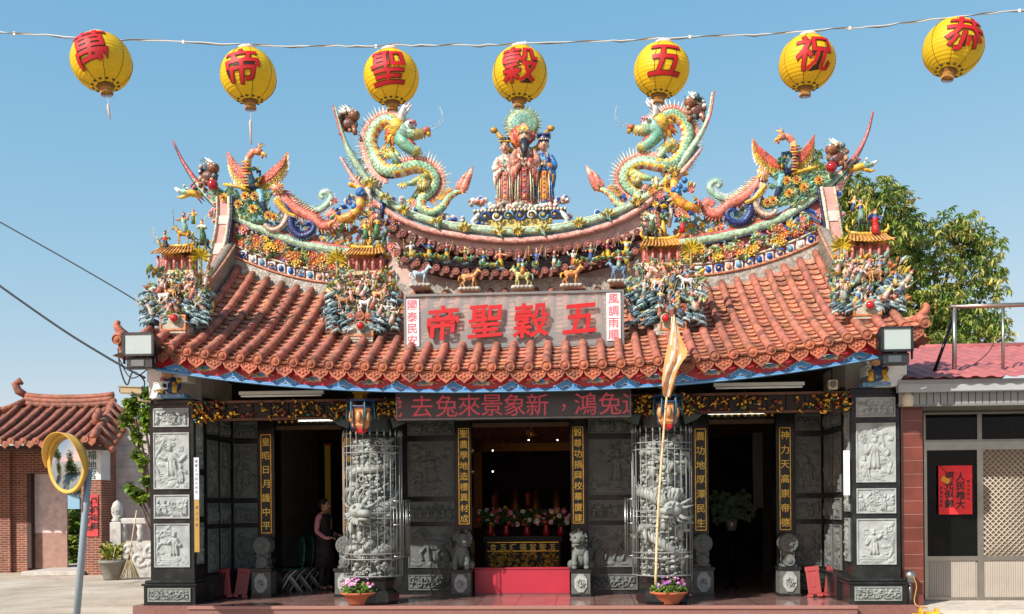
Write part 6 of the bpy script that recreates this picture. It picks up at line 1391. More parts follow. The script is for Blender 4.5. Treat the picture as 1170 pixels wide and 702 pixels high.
# ---- fish and flower sculptures at the inner ends of the side ridges
def carp(px_, py_, mir, lab):
    p = tp(px_, py_, 1.95); rr = random.Random(int(px_)); th = thing('leaping_carp', lab, 'fish sculpture', tuple(p), group='yellow and blue fish sculptures by the high ridge'); x, y, z = p
    b = MB(); P = cr([(x - mir * .38, y, z - .12), (x - mir * .2, y - .08, z - .2), (x + mir * .02, y - .1, z - .06), (x + mir * .08, y - .06, z + .2), (x + mir * .0, y, z + .38), (x - mir * .16, y, z + .42)], 26)
    b.tube(P, [.04, .055, .07, .08] + [.09] * 10 + [.085 - .004 * i for i in range(12)], 9, [var((YEL, ORG, C(230, 170, 70, .85))[i % 3], rr) for i in range(26)])
    for i in range(2, 25):
        t = (P[min(i + 1, 25)] - P[i - 1]).normalized(); nn = Vector((t.z, 0, -t.x)) * mir; b.cone(P[i] + nn * .08, P[i] + nn * .2, .03, (ORG, YEL, CREAM)[i % 3])
    part('body', b, th)
    b = MB()
    for k in range(6): b.ball((x + rr.uniform(-.12, .12), y - .14, z + rr.uniform(-.25, .3)), rr.uniform(.04, .07), C(40, 120, 190, .8), seg=8, rings=6)
    part('blue_ball', b, th)
    b = MB(); 
    for k in range(60):
        leafy(b, (x + rr.uniform(-.45, .35), y - rr.uniform(-.1, .12), z + rr.uniform(-.42, .2)), rr.uniform(.08, .18), rr.uniform(0, 6.3), var(rr.choice((YEL, MINT, ROSE, BLUE, SKYB, CREAM, LEAFG)), rr), rr)
    for k in range(9): rosette(b, (x + rr.uniform(-.45, .3), y - .12, z + rr.uniform(-.4, .1)), rr.uniform(.05, .09), rr.choice((ORG, ROSE, BLUE, YEL)), YEL, rr)
    part('flowers', b, th)
    b = MB(); s = mir
    for k in range(12):
        X = x + s * rr.uniform(.14, .42); Z = z + rr.uniform(-.4, .45) - .25
        b.tube([(X, y - .03, Z - .2), (X + rr.uniform(-.05, .05), y - .06, Z), (X + rr.uniform(-.06, .06), y - .04, Z + .22)], [.035, .05, .015], 6, var(rr.choice((CREAM, C(120, 90, 60, .8), YEL, NAVY, C(226, 214, 200, .8), C(190, 160, 80, .8))), rr))
    part('rock_spire', b, th)
carp(409, 238, 1, 'yellow and blue leaping fish sculpture left of the high ridge'); carp(775, 226, -1, 'yellow and blue leaping fish sculpture right of the high ridge')

def ridge_beast(px_, py_, y, mir, kind, lab):
    p = tp(px_, py_, y); rr = random.Random(int(px_ * 3)); x, z = p.x, p.z
    th = thing('ridge_beast', lab, 'beast figurine', tuple(p), group='small beasts perched on the swallowtail ridges')
    b = MB(); cols = [C(110, 60, 46, .8), C(150, 96, 60, .8), WHITE, C(90, 120, 130, .8), C(196, 160, 120, .8)]
    b.ball((x, y, z), (.16, .12, .13), cols[0], seg=10, rings=7); b.ball((x + mir * .1, y - .06, z + .14), (.11, .11, .10), cols[1], seg=10, rings=7)
    for k in range(26):
        a = rr.uniform(0, 6.28); b.ball((x + .14 * math.cos(a), y - rr.uniform(0, .12), z + .05 + .17 * math.sin(a)), rr.uniform(.025, .06), rr.choice(cols), seg=6, rings=4)
    for s in (-1, 1): b.tube([(x + s * .09, y - .05, z - .05), (x + s * .13, y - .1, z - .2)], [.05, .04], 6, cols[1]); b.ball((x + mir * .1 + s * .05, y - .155, z + .18), .022, WHITE, seg=6, rings=4)
    for k in range(7): a = .5 + k * .32; b.tube([(x, y, z + .08), (x + .17 * math.cos(a), y, z + .1 + .17 * math.sin(a)), (x + .2 * math.cos(a + .5), y, z + .12 + .24 * math.sin(a))], [.04, .035, .006], 6, rr.choice((WHITE, CREAM, SKYB, cols[3])))
    part('body', b, th)
    if kind == 'ball': b = MB(); b.ball((x + mir * .13, y - .17, z - .19), .095, C(176, 20, 30, .75), 'gloss', 14, 10); part('red_ball', b, th)
ridge_beast(239, 203, 2.0, 1, 'ball', 'dark lion figure with white plume over a red ball at the left ridge tip'); ridge_beast(956, 182, 2.0, -1, 'ball', 'dark lion figure with white plume over a red ball at the right ridge tip')
ridge_beast(399, 143, 2.1, 1, '', 'small brown beast on the left tip of the high ridge behind the dragon'); ridge_beast(795, 128, 2.1, -1, '', 'small brown beast on the right tip of the high ridge behind the dragon')
def side_dragon_head(px_, py_, mir, lab):
    p = tp(px_, py_, 2.05); x, y, z = p; rr = random.Random(3); th = thing('dragon_head_finial', lab, 'finial', tuple(p), group='dragon heads facing outwards under the ridge tips')
    b = MB(); b.tube([(x + mir * .25, y, z - .06), (x, y, z), (x - mir * .16, y, z + .03), (x - mir * .24, y, z + .08)], [.06, .065, .045, .02], 8, [YEL, MINT, WHITE]); b.tube([(x, y, z - .04), (x - mir * .13, y, z - .09), (x - mir * .2, y, z - .07)], [.04, .03, .012], 7, YEL)
    for s in (-1, 1): b.ball((x - mir * .04, y + s * .08, z + .09), .03, WHITE, seg=6, rings=4); b.tube([(x + mir * .06, y + s * .05, z + .08), (x + mir * .16, y + s * .06, z + .18)], [.025, .006], 5, ROSE)
    for k in range(10): b.cone((x + mir * .12, y, z), (x + mir * rr.uniform(.1, .3), y - rr.uniform(-.1, .1), z + rr.uniform(-.2, .2)), .04, rr.choice((ROSE, BLUE, YEL, MAROON)))
    part('head', b, th)
side_dragon_head(215, 220, 1, 'small dragon head finial facing left under the left ridge tip'); side_dragon_head(986, 190, -1, 'small dragon head finial facing right under the right ridge tip')
for px_, py_, d, c, cm, lab in ((480, 317, 1, C(170, 196, 206, .85), WHITE, 'pale blue porcelain horse at the upper left of the name board'), (536, 321, 1, C(226, 160, 100, .85), ORG, 'orange porcelain beast above the left character of the name board'), (597, 319, -1, C(206, 200, 130, .85), MINT, 'yellow green porcelain unicorn above the middle of the name board'), (653, 317, 1, C(226, 150, 80, .85), YEL, 'orange porcelain tiger above the right half of the name board'), (707, 312, -1, C(110, 140, 170, .85), NAVY, 'blue porcelain rider and horse at the upper right of the name board')):
    p = tp(px_, py_ + 8, 1.56); b = MB(); rr = random.Random(int(px_)); horse_mesh(b, p, .31, d, c, cm, rr, rr.choice((ROSE, RED, YEL))); [b.ball((p.x + (j - 2) * .07, 1.57, p.z - .02), (.06, .08, .04), var(MOS, rr), 'stone', 7, 5) for j in range(5)]; b.box((p.x - .15, 1.53, p.z - .055), (p.x + .15, 1.92, p.z - .015), MOS, 'stone')
    if px_ in (597, 707): figurine_mesh(b, (p.x, 1.54, p.z + .19), .26, rr, BRIGHT)
    single('porcelain_horse' if px_ in (480, 707) else 'porcelain_beast', b, lab, 'figurine', tuple(p))
rr = random.Random(50)
for i in range(13):
    px_ = 470 + i * 20.5; p = tp(px_, 310 - 2.6 * abs(i - 6) + rr.uniform(-2, 2), 1.70); b = MB(); figurine_mesh(b, p, rr.uniform(.26, .33), rr, [C(196, 80, 56, .85), YEL, C(70, 110, 90, .85), C(60, 90, 150, .85), C(226, 150, 100, .85), WHITE, MAROON], True, .7)
    b.ball((p.x, 1.74, p.z - .02), (.09, .1, .04), rr.choice(SLATE), seg=8, rings=5)
    for k in range(5): leafy(b, (p.x + rr.uniform(-.12, .12), 1.66, p.z), .12, rr.uniform(0, 3), rr.choice((MINT, LEAFG, YEL)), rr)
    single('warrior_figurine', b, 'tiny porcelain warrior in the row between the two little tile roofs of the high ridge', 'figurine', tuple(p), 'row of warriors along the high ridge')

# ---- the three statues on their pedestal
YS = 2.2
pb = tp(595, 266, YS); pt = tp(595, 240, YS)
ped = thing('statue_pedestal', 'yellow and blue pedestal with white clouds under the three statues on the ridge top', 'pedestal', tuple(pb)); k = .01516
b = MB(); b.box((pb.x - .56, YS - .2, pb.z - .1), (pb.x + .56, YS + .2, pb.z + .18), C(226, 204, 110, .8), 'ceramic', bev=.02); part('base_block', b, ped)
b = MB(); rr = random.Random(11)
b.box((pb.x - .80, YS - .26, pb.z + .28), (pb.x + .80, YS + .24, pb.z + .34), C(60, 50, 60, .8), 'ceramic')
for i in range(26): b.ball((pb.x - .78 + i * .0625, YS - .27, pb.z + .32), .028, CREAM, seg=6, rings=4)
for i in range(7): curl(b, (pb.x - .6 + i * .2, YS - .24, pb.z + .22), .09, (BLUE, WHITE, SKYB)[i % 3], YEL, 1.2, .02, (-1) ** i)
for s in (-1, 1): b.tube([(pb.x + s * .7, YS - .22, pb.z + .3), (pb.x + s * .82, YS - .22, pb.z + .15), (pb.x + s * .74, YS - .22, pb.z), (pb.x + s * .9, YS - .2, pb.z - .05)], [.05, .045, .05, .02], 7, WHITE)
part('carved_cornice', b, ped)
b = MB()
for i in range(46): x = pb.x + rr.uniform(-.86, .86); cloud(b, (x, YS - .15 - rr.uniform(0, .08), pb.z + .36 + rr.uniform(0, .05) + (.12 if abs(x - pb.x) > .62 else 0)), rr.uniform(.05, .08), rr.choice((WHITE, WHITE, PINK, BLUE if abs(x - pb.x) > .5 else CREAM)), rr.choice((WHITE, PINK, CREAM)), rr, 2)
part('cloud_base', b, ped)
def deity(px_, pyf, pyh, y, robe, trim, skirt, hat, beard, lab, wide=1.0):
    f = tp(px_, pyf, y); h = tp(px_, pyh, y).z - f.z; x, z = f.x, f.z; rr = random.Random(int(px_))
    th = thing('deity_statue', lab, 'statue', (x, y, z)); w = h * wide; pat = [robe, robe, var(robe, rr, .25), trim, CREAM, var(skirt, rr, .2), MINT if hat != 'cap' else SKYB]
    wob = lambda a, q: 1 + .07 * math.sin(9 * a + 5 * q) + .05 * math.sin(15 * a - 4 * q)
    b = MB(); b.lathe([(.155 * w, z), (.165 * w, z + .02 * h), (.15 * w, z + .12 * h), (.14 * w, z + .3 * h), (.12 * w, z + .42 * h), (.12 * w, z + .52 * h)], (x, y, 0), 44, [skirt, trim, skirt, var(skirt, rr, .1), trim], wob=wob)
    b.lathe([(.175 * w, z + .10 * h), (.168 * w, z + .13 * h), (.150 * w, z + .34 * h), (.105 * w, z + .50 * h), (.115 * w, z + .58 * h), (.135 * w, z + .69 * h), (.105 * w, z + .755 * h), (.045 * w, z + .785 * h), (.042 * w, z + .82 * h)], (x, y + .025 * h, 0), 44, [trim, robe, robe, robe, var(robe, rr, .1), robe, trim, SKIN], wob=lambda a, q: 1 + .06 * math.sin(8 * a + 7 * q) + .03 * math.sin(17 * a + 9 * q))
    for i in range(len(b.c)):      # embroidered panels down the folds
        if len(b.f[i]) == 4 and b.c[i] != SKIN: b.c[i] = var(pat[(i % 44 * 5 // 11 + i // 88 * 3) % len(pat)] if (i % 44) % 4 else b.c[i], rr, .08)
    for s in (-1, 1):
        P = [(x + s * .115 * w, y, z + .72 * h), (x + s * .165 * w, y - .03 * h, z + .62 * h), (x + s * .165 * w, y - .09 * h, z + .53 * h), (x + s * .06 * w, y - .15 * h, z + .545 * h)]
        b.tube(cr(P, 14), [.045 * w, .046 * w, .048 * w, .05 * w, .05 * w, .052 * w, .054 * w, .055 * w, .055 * w, .055 * w, .054 * w, .052 * w, .05 * w, .042 * w], 12, [robe] * 5 + [var(robe, rr, .15)] + [robe] * 5 + [trim, trim])
        for j in range(5):      # sleeve folds hanging from the forearm
            u = x + s * (.165 - .024 * j) * w; d = y - (.085 + .014 * j) * h
            b.tube([(u, d, z + .54 * h), (u + s * .008 * w, d - .012 * h, z + (.40 + .02 * j) * h), (u + s * .002 * w, d, z + (.24 + .05 * j) * h)], [.030 * w, .034 * w, .010 * w], 7, [robe, trim if j % 2 else var(robe, rr, .2)])
        b.ball((x + s * .022 * w, y - .165 * h, z + .555 * h), (.026 * w, .025 * w, .022 * w), SKIN, seg=8, rings=5)
        for j in range(3): b.tube([(x + s * (.05 + .03 * j) * w, y - (.135 - .015 * j) * w, z + .46 * h), (x + s * (.055 + .035 * j) * w, y - (.16 - .02 * j) * w, z + .26 * h), (x + s * (.05 + .04 * j) * w, y - (.165 - .02 * j) * w, z + .05 * h)], [.010 * w, .013 * w, .008 * w], 6, (trim, CREAM, skirt)[j])
    b.box((x - .035 * w, y - .175 * w, z + .06 * h), (x + .035 * w, y - .13 * w, z + .47 * h), var(trim, rr, .2), 'ceramic', bev=.01)
    for j in range(6): b.ball((x, y - .178 * w, z + (.10 + .065 * j) * h), .016 * h, (YEL, SKYB, ROSE)[j % 3], seg=6, rings=4)
    b.lathe([(.112 * w, z + .495 * h), (.12 * w, z + .51 * h), (.112 * w, z + .525 * h)], (x, y + .01 * h, 0), 20, YEL)
    for i in range(40): a = rr.uniform(-2.9, -.2); q = rr.uniform(.03, .7); r_ = (.172 - .055 * q) * w; rosette(b, (x + r_ * math.cos(a), y + r_ * math.sin(a), z + q * h), .016 * h, rr.choice((YEL, trim, SKYB, ROSE, CREAM)), YEL, rr, 5, (math.cos(a), math.sin(a), 0))
    part('robed_body', b, th)
    hz_ = z + .875 * h; b = MB(); b.ball((x, y - .02 * h, hz_), (.068 * h, .072 * h, .082 * h), SKIN, seg=14, rings=10); b.ball((x, y - .092 * h, hz_ - .005 * h), (.014 * h, .02 * h, .022 * h), SKIN, seg=6, rings=5)
    for s in (-1, 1): b.ball((x + s * .027 * h, y - .082 * h, hz_ + .014 * h), (.012 * h, .008 * h, .006 * h), BLACK, seg=6, rings=4); b.ball((x + s * .068 * h, y - .01 * h, hz_ - .01 * h), (.012 * h, .02 * h, .03 * h), SKIN, seg=6, rings=4); b.tube([(x + s * .012 * h, y - .088 * h, hz_ + .032 * h), (x + s * .045 * h, y - .078 * h, hz_ + .034 * h)], .005 * h, 4, BLACK)
    b.ball((x, y - .086 * h, hz_ - .038 * h), (.02 * h, .008 * h, .007 * h), C(180, 70, 60, .8), seg=6, rings=4); part('head', b, th)
    if beard:
        b = MB(); b.tube([(x, y - .075 * h, hz_ - .055 * h), (x, y - .12 * h, hz_ - .16 * h), (x, y - .15 * h, hz_ - .30 * h)], [.05 * h, .055 * h, .012 * h], 9, (.02, .02, .025))
        for s in (-1, 1): b.tube([(x + s * .015 * h, y - .09 * h, hz_ - .028 * h), (x + s * .05 * h, y - .09 * h, hz_ - .06 * h), (x + s * .055 * h, y - .1 * h, hz_ - .15 * h)], [.012 * h, .012 * h, .004 * h], 6, (.02, .02, .025))
        part('beard', b, th)
    b = MB()
    if hat == 'crown':
        b.lathe([(.078 * h, hz_ + .04 * h), (.085 * h, hz_ + .075 * h), (.075 * h, hz_ + .12 * h), (.05 * h, hz_ + .16 * h), (.01 * h, hz_ + .19 * h)], (x, y - .01 * h, 0), 14, [C(226, 190, 150, .85), YEL, C(200, 160, 130, .85), YEL])
        for i in range(11): a = PI + i * PI / 10; b.ball((x + .085 * h * math.cos(a), y + .085 * h * math.sin(a), hz_ + .06 * h + .03 * h * (i % 2)), .016 * h, rr.choice((ROSE, YEL, MINT)), seg=6, rings=4)
    elif hat == 'bun':
        b.ball((x, y + .01 * h, hz_ + .03 * h), (.075 * h, .075 * h, .07 * h), BLACK, seg=10, rings=7)
        for s in (-1, 0, 1): b.ball((x + s * .045 * h, y, hz_ + .12 * h), .045 * h, BLACK, seg=8, rings=6)
        for i in range(7): b.ball((x + (i - 3) * .024 * h, y - .06 * h, hz_ + .085 * h), .014 * h, YEL, seg=6, rings=4)
    else:
        b.lathe([(.074 * h, hz_ + .04 * h), (.078 * h, hz_ + .10 * h), (.07 * h, hz_ + .13 * h)], (x, y - .01 * h, 0), 14, C(40, 70, 130, .85)); b.box((x - .10 * h, y - .09 * h, hz_ + .13 * h), (x + .10 * h, y + .09 * h, hz_ + .16 * h), C(30, 60, 120, .85), 'ceramic', bev=.006)
        for i in range(5): b.ball((x + (i - 2) * .03 * h, y - .085 * h, hz_ + .07 * h), .014 * h, (YEL, WHITE)[i % 2], seg=6, rings=4)
    part('headdress', b, th)
    return th, x, y, z, h
deity(577.5, 236, 160, YS - .03, C(232, 214, 196, .85), C(216, 130, 110, .85), C(196, 176, 150, .85), 'bun', False, 'white robed female statue with black hair buns at the left of the ridge group', .86)
dth, dx_, dy_, dz_, dh = deity(600, 238, 147, YS - .08, C(206, 150, 126, .8), C(186, 90, 76, .8), C(150, 160, 130, .8), 'crown', True, 'tallest bearded statue with a crown and halo at the centre of the ridge group', .88)
deity(622, 236, 157, YS - .03, C(50, 110, 170, .85), C(226, 150, 60, .85), C(60, 130, 190, .85), 'cap', False, 'blue robed statue with a flat blue cap at the right of the ridge group', .86)
b = MB(); c = tp(597, 143, YS + .12); rr = random.Random(8)
for i in range(34):
    a = i * 2 * PI / 34; b.cone(c + Vector((.17 * math.cos(a), 0, .17 * math.sin(a))), c + Vector((.36 * math.cos(a), 0, .36 * math.sin(a))), .04, (C(216, 206, 120, .85), C(150, 176, 110, .85))[i % 2], seg=4)
b.lathe([(.28, -.03), (.28, .03), (.2, .05), (.02, .05)], c, 24, [C(170, 180, 110, .85), C(150, 170, 130, .85), C(110, 160, 140, .85)], axis=Matrix.Rotation(PI / 2, 3, 'X')); part('halo', b, dth)
b = MB()
for i in range(9): a = .6 + i * .25; b.tube([c + Vector((-.05, -.04, -.42)), c + Vector((.22 * math.cos(a), -.04, -.34 + .2 * math.sin(a))), c + Vector((.25 * math.cos(a + .1), -.04, -.34 + .36 * math.sin(a)))], [.09, .07, .015], 7, (C(216, 90, 50, .85), C(196, 60, 50, .85), ORG)[i % 3], flat=.5)
for s in (-1, 1): b.tube([c + Vector((s * .05, -.03, -.55)), c + Vector((s * .28, -.05, -.42)), c + Vector((s * .38, -.05, -.22)), c + Vector((s * .48, -.05, -.10))], [.06, .06, .055, .02], 8, C(206, 160, 50, .85)); b.ball(c + Vector((s * .5, -.06, -.1)), (.07, .06, .055), C(200, 150, 50, .85))
part('flame_back', b, dth)
# ================================================================== lantern string
YELL = C(236, 196, 16, .92); YL = -7.0
LANT = [('萬', 116, 71, 34, (R(8), R(-12)), 'leftmost yellow lantern, tilted, with the red character and a white tassel'), ('帝', 284, 87, 32, (0, R(-3)), 'second yellow lantern from the left, with a long thin white tassel'), ('聖', 447, 88.5, 32, (0, R(-2)), 'yellow lantern hanging over the left ridge dragon'), ('穀', 594, 85, 32, (0, R(2)), 'yellow lantern hanging over the three ridge statues'), ('五', 756, 80.5, 32, (0, R(6)), 'yellow lantern hanging over the right ridge dragon'), ('祝', 922, 72, 32, (0, R(4)), 'yellow lantern hanging over the right phoenix'), ('恭', 1089, 55, 33.5, (R(8), R(14)), 'rightmost yellow lantern, tilted, with a red character')]
WIRE = [(-60, 33), (0, 37), (85, 42.5), (140, 45.5), (284, 51.5), (365, 53), (447, 52), (520, 52.5), (594, 50), (690, 47), (756, 44), (850, 40.5), (922, 35.5), (1000, 30), (1089, 20), (1170, 12), (1240, 5)]
b = MB(); Pw = cr([wp(a, c_, YL) for a, c_ in WIRE], 120); rr = random.Random(2)
Pw = [p + Vector((0, rr.uniform(-.006, .006), rr.uniform(-.006, .006))) for p in Pw]
b.tube(Pw, .0055, 6, C(206, 206, 200, .85), 'cable'); Q = [p + Vector((0, -.009 * math.sin(i * .9), -.009 * math.cos(i * .9))) for i, p in enumerate(Pw)]; b.tube(Q, .0045, 5, C(120, 124, 126, .8), 'cable')
for i in range(9, 118, 17): b.box(Pw[i] - Vector((.009, .01, .016)), Pw[i] + Vector((.009, .01, .01)), C(226, 224, 216, .85), 'plain')
single('lantern_cable', b, 'pale twisted cable strung across the sky carrying the yellow lanterns', 'cable', tuple(Pw[0]), fr=I4)
def sphere_glyph(ch, R0, off, lift, c):
    vs_, fs = glyph(ch, off, 0, 2)
    bm = bmesh.new(); V = [bm.verts.new(v) for v in vs_]
    for f in fs:
        try: bm.faces.new([V[i] for i in f])
        except ValueError: pass
    bmesh.ops.triangulate(bm, faces=bm.faces[:])
    for _ in range(3):
        es = [e for e in bm.edges if e.calc_length() > .09]
        if not es: break
        bmesh.ops.subdivide_edges(bm, edges=es, cuts=1); bmesh.ops.triangulate(bm, faces=[f for f in bm.faces if len(f.verts) > 3])
    bm.verts.index_update(); s = R0 * 1.48; o = []
    for v in bm.verts:
        th_ = (v.co.x + .018 * math.sin(9 * v.co.y + 2)) * s / R0 * .95; ph = (v.co.y + .06 * v.co.x) * s / R0 * .92 - .02
        r = R0 + lift; o.append(Vector((r * math.cos(ph) * math.sin(th_), -r * math.cos(ph) * math.cos(th_), r * math.sin(ph))))
    out = (o, [tuple(v.index for v in f.verts) for f in bm.faces], c); bm.free(); return out
for ch, px_, py_, pr, (tx, ty), lab in LANT:
    p = wp(px_, py_, YL); R0 = pr * 8.0 / F * .985
    th = thing('paper_lantern', lab, 'lantern', tuple(p), 0, 'yellow lanterns on the cable', I4); OFF[th.name] = (0, 0, 0)
    th.matrix_world = Matrix.Translation(p) @ Matrix.Rotation(ty, 4, 'Y') @ Matrix.Rotation(-tx, 4, 'X')
    b = MB(); prof = []; n = 110; NR = 22
    for i in range(n + 1):
        a = -PI / 2 + .30 + (PI - .60) * i / n; q = 1 - .012 * abs(math.sin((a + PI / 2) * NR)) ** .6 ; q = 1 - .016 * (1 - abs(math.sin((a + PI / 2) * NR / 1.0)) ** .5)
        prof.append((R0 * math.cos(a) * q, R0 * math.sin(a) * q * .97))
    ph_ = px_ * .37; b.lathe(prof, seg=40, c=var(YELL, rr, .05), m='silk', wob=lambda a, q, ph_=ph_: 1 + .008 * math.sin(3 * a + ph_ + 5 * q) + .006 * math.sin(7 * a - ph_ * 2 + 11 * q)); part('shade', b, th)
    b = MB()
    for k in range(8):
        a = 2 * PI * (k + .5) / 8; b.tube([(R0 * .998 * math.cos(q) * math.sin(a), -R0 * .998 * math.cos(q) * math.cos(a), R0 * .972 * math.sin(q)) for q in [-1.27 + 2.54 * i / 22 for i in range(23)]], .0022, 4, C(96, 84, 30, .8), 'plain')
    part('rib', b, th)
    b = MB(); g = sphere_glyph(ch, R0, .030, .006, None); b.add(g[0], g[1], C(60, 20, 16, .8), 'silk', False); g = sphere_glyph(ch, R0, .012, .009, None); b.add(g[0], g[1], C(214, 28, 32, .9), 'silk', False); part('red_character', b, th)
    b = MB(); b.lathe([(R0 * .32, R0 * .90), (R0 * .33, R0 * 1.0), (R0 * .26, R0 * 1.05), (.01, R0 * 1.05)], seg=18, c=C(232, 206, 196, .9), m='plain'); b.tube([(0, 0, R0 * 1.04), (.02, 0, R0 * 1.14), (0, 0, R0 * 1.2)], .004, 5, C(150, 150, 140, .8), 'metal')
    for s in (-1, 1): b.tube([(s * R0 * .3, 0, R0 * .98), (s * R0 * .2, 0, R0 * 1.13), (0, 0, R0 * 1.18)], .003, 4, C(170, 170, 170, .8), 'metal')
    part('top_cap', b, th)
    b = MB(); b.lathe([(R0 * .19, -R0 * 1.13), (R0 * .2, -R0 * 1.02), (R0 * .28, -R0 * .95), (R0 * .30, -R0 * .91)], seg=18, c=[C(206, 150, 60, .8), C(150, 100, 40, .8), C(70, 60, 24, .8)], m='silk')
    for k in range(26):
        a = 2 * PI * k / 26; b.tube([(R0 * .19 * math.cos(a), R0 * .19 * math.sin(a), -R0 * 1.12), (R0 * .195 * math.cos(a), R0 * .195 * math.sin(a), -R0 * 1.22)], .0035, 4, C(214, 160, 100, .85), 'silk')
    for k in range(12): a = 2 * PI * k / 12; b.ball((R0 * .42 * math.cos(a), R0 * .42 * math.sin(a), -R0 * .885), (.014, .014, .006), C(70, 66, 40, .8), 'plain', 6, 4)
    part('bottom_cap', b, th)
    L = {116: .12, 284: .19}.get(px_)
    if L:
        b = MB(); b.tube([(0, 0, -R0 * 1.1), (0, 0, -R0 * 1.1 - .1), (-.005, 0, -R0 * 1.1 - .12)], .003, 4, C(226, 220, 210, .85), 'silk'); b.tube([(-.005, 0, -R0 * 1.1 - .11), (-.008, 0, -R0 * 1.1 - .13), (-.012, 0, -R0 * 1.1 - .12 - L)], [.006, .011, .008], 7, C(232, 216, 206, .85), 'silk'); part('tassel', b, th)

# ================================================================== ground
def ground_mat():
    mt = bpy.data.materials.new('concrete'); mt.use_nodes = True; MATS['concrete'] = mt; n = mt.node_tree; L = n.links.new; b = n.nodes['Principled BSDF']; b.inputs['Roughness'].default_value = .9
    tc = n.nodes.new('ShaderNodeTexCoord')
    def noise(s, d=8):
        z = n.nodes.new('ShaderNodeTexNoise'); z.inputs['Scale'].default_value = s; z.inputs['Detail'].default_value = d; z.inputs['Roughness'].default_value = .62; L(tc.outputs['Object'], z.inputs[0]); return z
    r = n.nodes.new('ShaderNodeValToRGB'); L(noise(.7).outputs[0], r.inputs[0]); e = r.color_ramp.elements
    e[0].position = .32; e[0].color = (*C(176, 160, 138, .72), 1); e[1].position = .68; e[1].color = (*C(216, 204, 186, .78), 1)
    r2 = n.nodes.new('ShaderNodeValToRGB'); L(noise(28).outputs[0], r2.inputs[0]); r2.color_ramp.elements[0].position = .35; r2.color_ramp.elements[0].color = (.78, .76, .73, 1); r2.color_ramp.elements[1].position = .6; r2.color_ramp.elements[1].color = (1, 1, 1, 1)
    vo = n.nodes.new('ShaderNodeTexVoronoi'); vo.feature = 'DISTANCE_TO_EDGE'; vo.inputs['Scale'].default_value = .33; nz = noise(2.5); ad = n.nodes.new('ShaderNodeVectorMath'); ad.operation = 'MULTIPLY_ADD'; L(nz.outputs['Color'], ad.inputs[0]); ad.inputs[1].default_value = (.9, .9, 0); L(tc.outputs['Object'], ad.inputs[2]); L(ad.outputs[0], vo.inputs[0])
    mr = n.nodes.new('ShaderNodeMapRange'); L(vo.outputs[0], mr.inputs[0]); mr.inputs[1].default_value = 0; mr.inputs[2].default_value = .012; mr.inputs[3].default_value = .55; mr.inputs[4].default_value = 1
    m1 = n.nodes.new('ShaderNodeMix'); m1.data_type = 'RGBA'; m1.blend_type = 'MULTIPLY'; m1.inputs[0].default_value = 1; L(r.outputs[0], m1.inputs[6]); L(r2.outputs[0], m1.inputs[7])
    sc = n.nodes.new('ShaderNodeVectorMath'); sc.operation = 'SCALE'; L(m1.outputs[2], sc.inputs[0]); L(mr.outputs[0], sc.inputs[3]); L(sc.outputs[0], b.inputs['Base Color'])
    bp = n.nodes.new('ShaderNodeBump'); bp.inputs['Strength'].default_value = .3; bp.inputs['Distance'].default_value = .01; L(noise(40).outputs[0], bp.inputs['Height']); L(bp.outputs[0], b.inputs['Normal'])
ground_mat()
b = MB(); b.add([(-600, -200, 0), (600, -200, 0), (600, 1000, 0), (-600, 1000, 0)], [(0, 1, 2, 3)], m='concrete'); struct('ground', b)

# ================================================================== brick gatehouse at the left
YG = 12.0
gx = lambda a, Y=YG: wp(a, 600, Y).x
gz = lambda py, Y=YG, a=70: wp(a, py, Y).z
gh = thing('gatehouse', 'small red brick gatehouse with curved tile roof standing behind the traffic mirror', 'gatehouse', (gx(60), YG, 0), fr=I4)
ez = gz(513); xl, xr = gx(-75), gx(118); xo0, xo1 = gx(31), gx(95)
YL = YG + 1.25; hx = lambda a: gx(a, YL); b = MB(); b.box((xl, YL - .12, 0), (hx(14), YL + .4, ez + .1), m='brick'); b.box((hx(14), YL, 0), (hx(31), YL + .4, ez + .1), m='brick'); b.box((xo1, YG - .12, .0), (xr, YG + .5, gz(549)), m='brick'); b.box((hx(31), YL, gz(541, YL)), (hx(95), YL + .4, ez + .1), m='brick'); b.box((xo1, YG + .5, 0), (xo1 + .3, YL + .4, ez), m='brick')
b.box((xl, YG + 3.2, 0), (xl + .3, YG + .4, ez), m='brick'); b.box((xr - .3, YG + .5, 0), (xr, YG + 3.4, ez), m='brick'); b.box((xl, YG + 3.2, 0), (hx(31), YG + 3.4, ez), m='brick'); b.box((hx(31) - .3, YL + .4, 0), (hx(31) - .01, YG + 3.2, ez), m='brick')
part('brick_wall', b, gh)
b = MB(); b.box((xo1 + .1, YG - .135, gz(549)), (xr + .0, YG + .5, ez + .02), C(226, 226, 222, .8), 'painted'); pq = part('white_plaque', b, gh)
b = MB()
for i, ch in enumerate('福地宮'): put_glyph(b, ch, ((gx(108)), YG - .14, gz(521 + i * 11)), .26, C(46, 90, 84, .7), 'plain', .01, .01)
part('plaque_lettering', b, pq)
b = MB(); b.box((gx(100.5), YG - .15, gz(613)), (gx(114.5), YG - .135, gz(566)), C(232, 62, 62, .9), 'plain'); rp = part('red_couplet', b, gh)
b = MB()
for j, (col, t) in enumerate(((gx(110.5), '風調雨順'), (gx(105), '春滿乾坤'))):
    for i, ch in enumerate(t): put_glyph(b, ch, (col, YG - .153, gz(573 + i * 9.5 + j * 3)), .21, (.02, .015, .015), 'plain', .02, .01)
part('couplet_lettering', b, rp)
b = MB(); b.box((hx(31.5), YL - .02, .12), (hx(36), YL + .3, gz(541, YL)), C(70, 50, 44, .7), 'wood'); b.box((hx(92), YL + .05, .12), (hx(95), YL + .3, gz(541, YL)), C(70, 50, 44, .7), 'wood'); part('door_frame', b, gh)
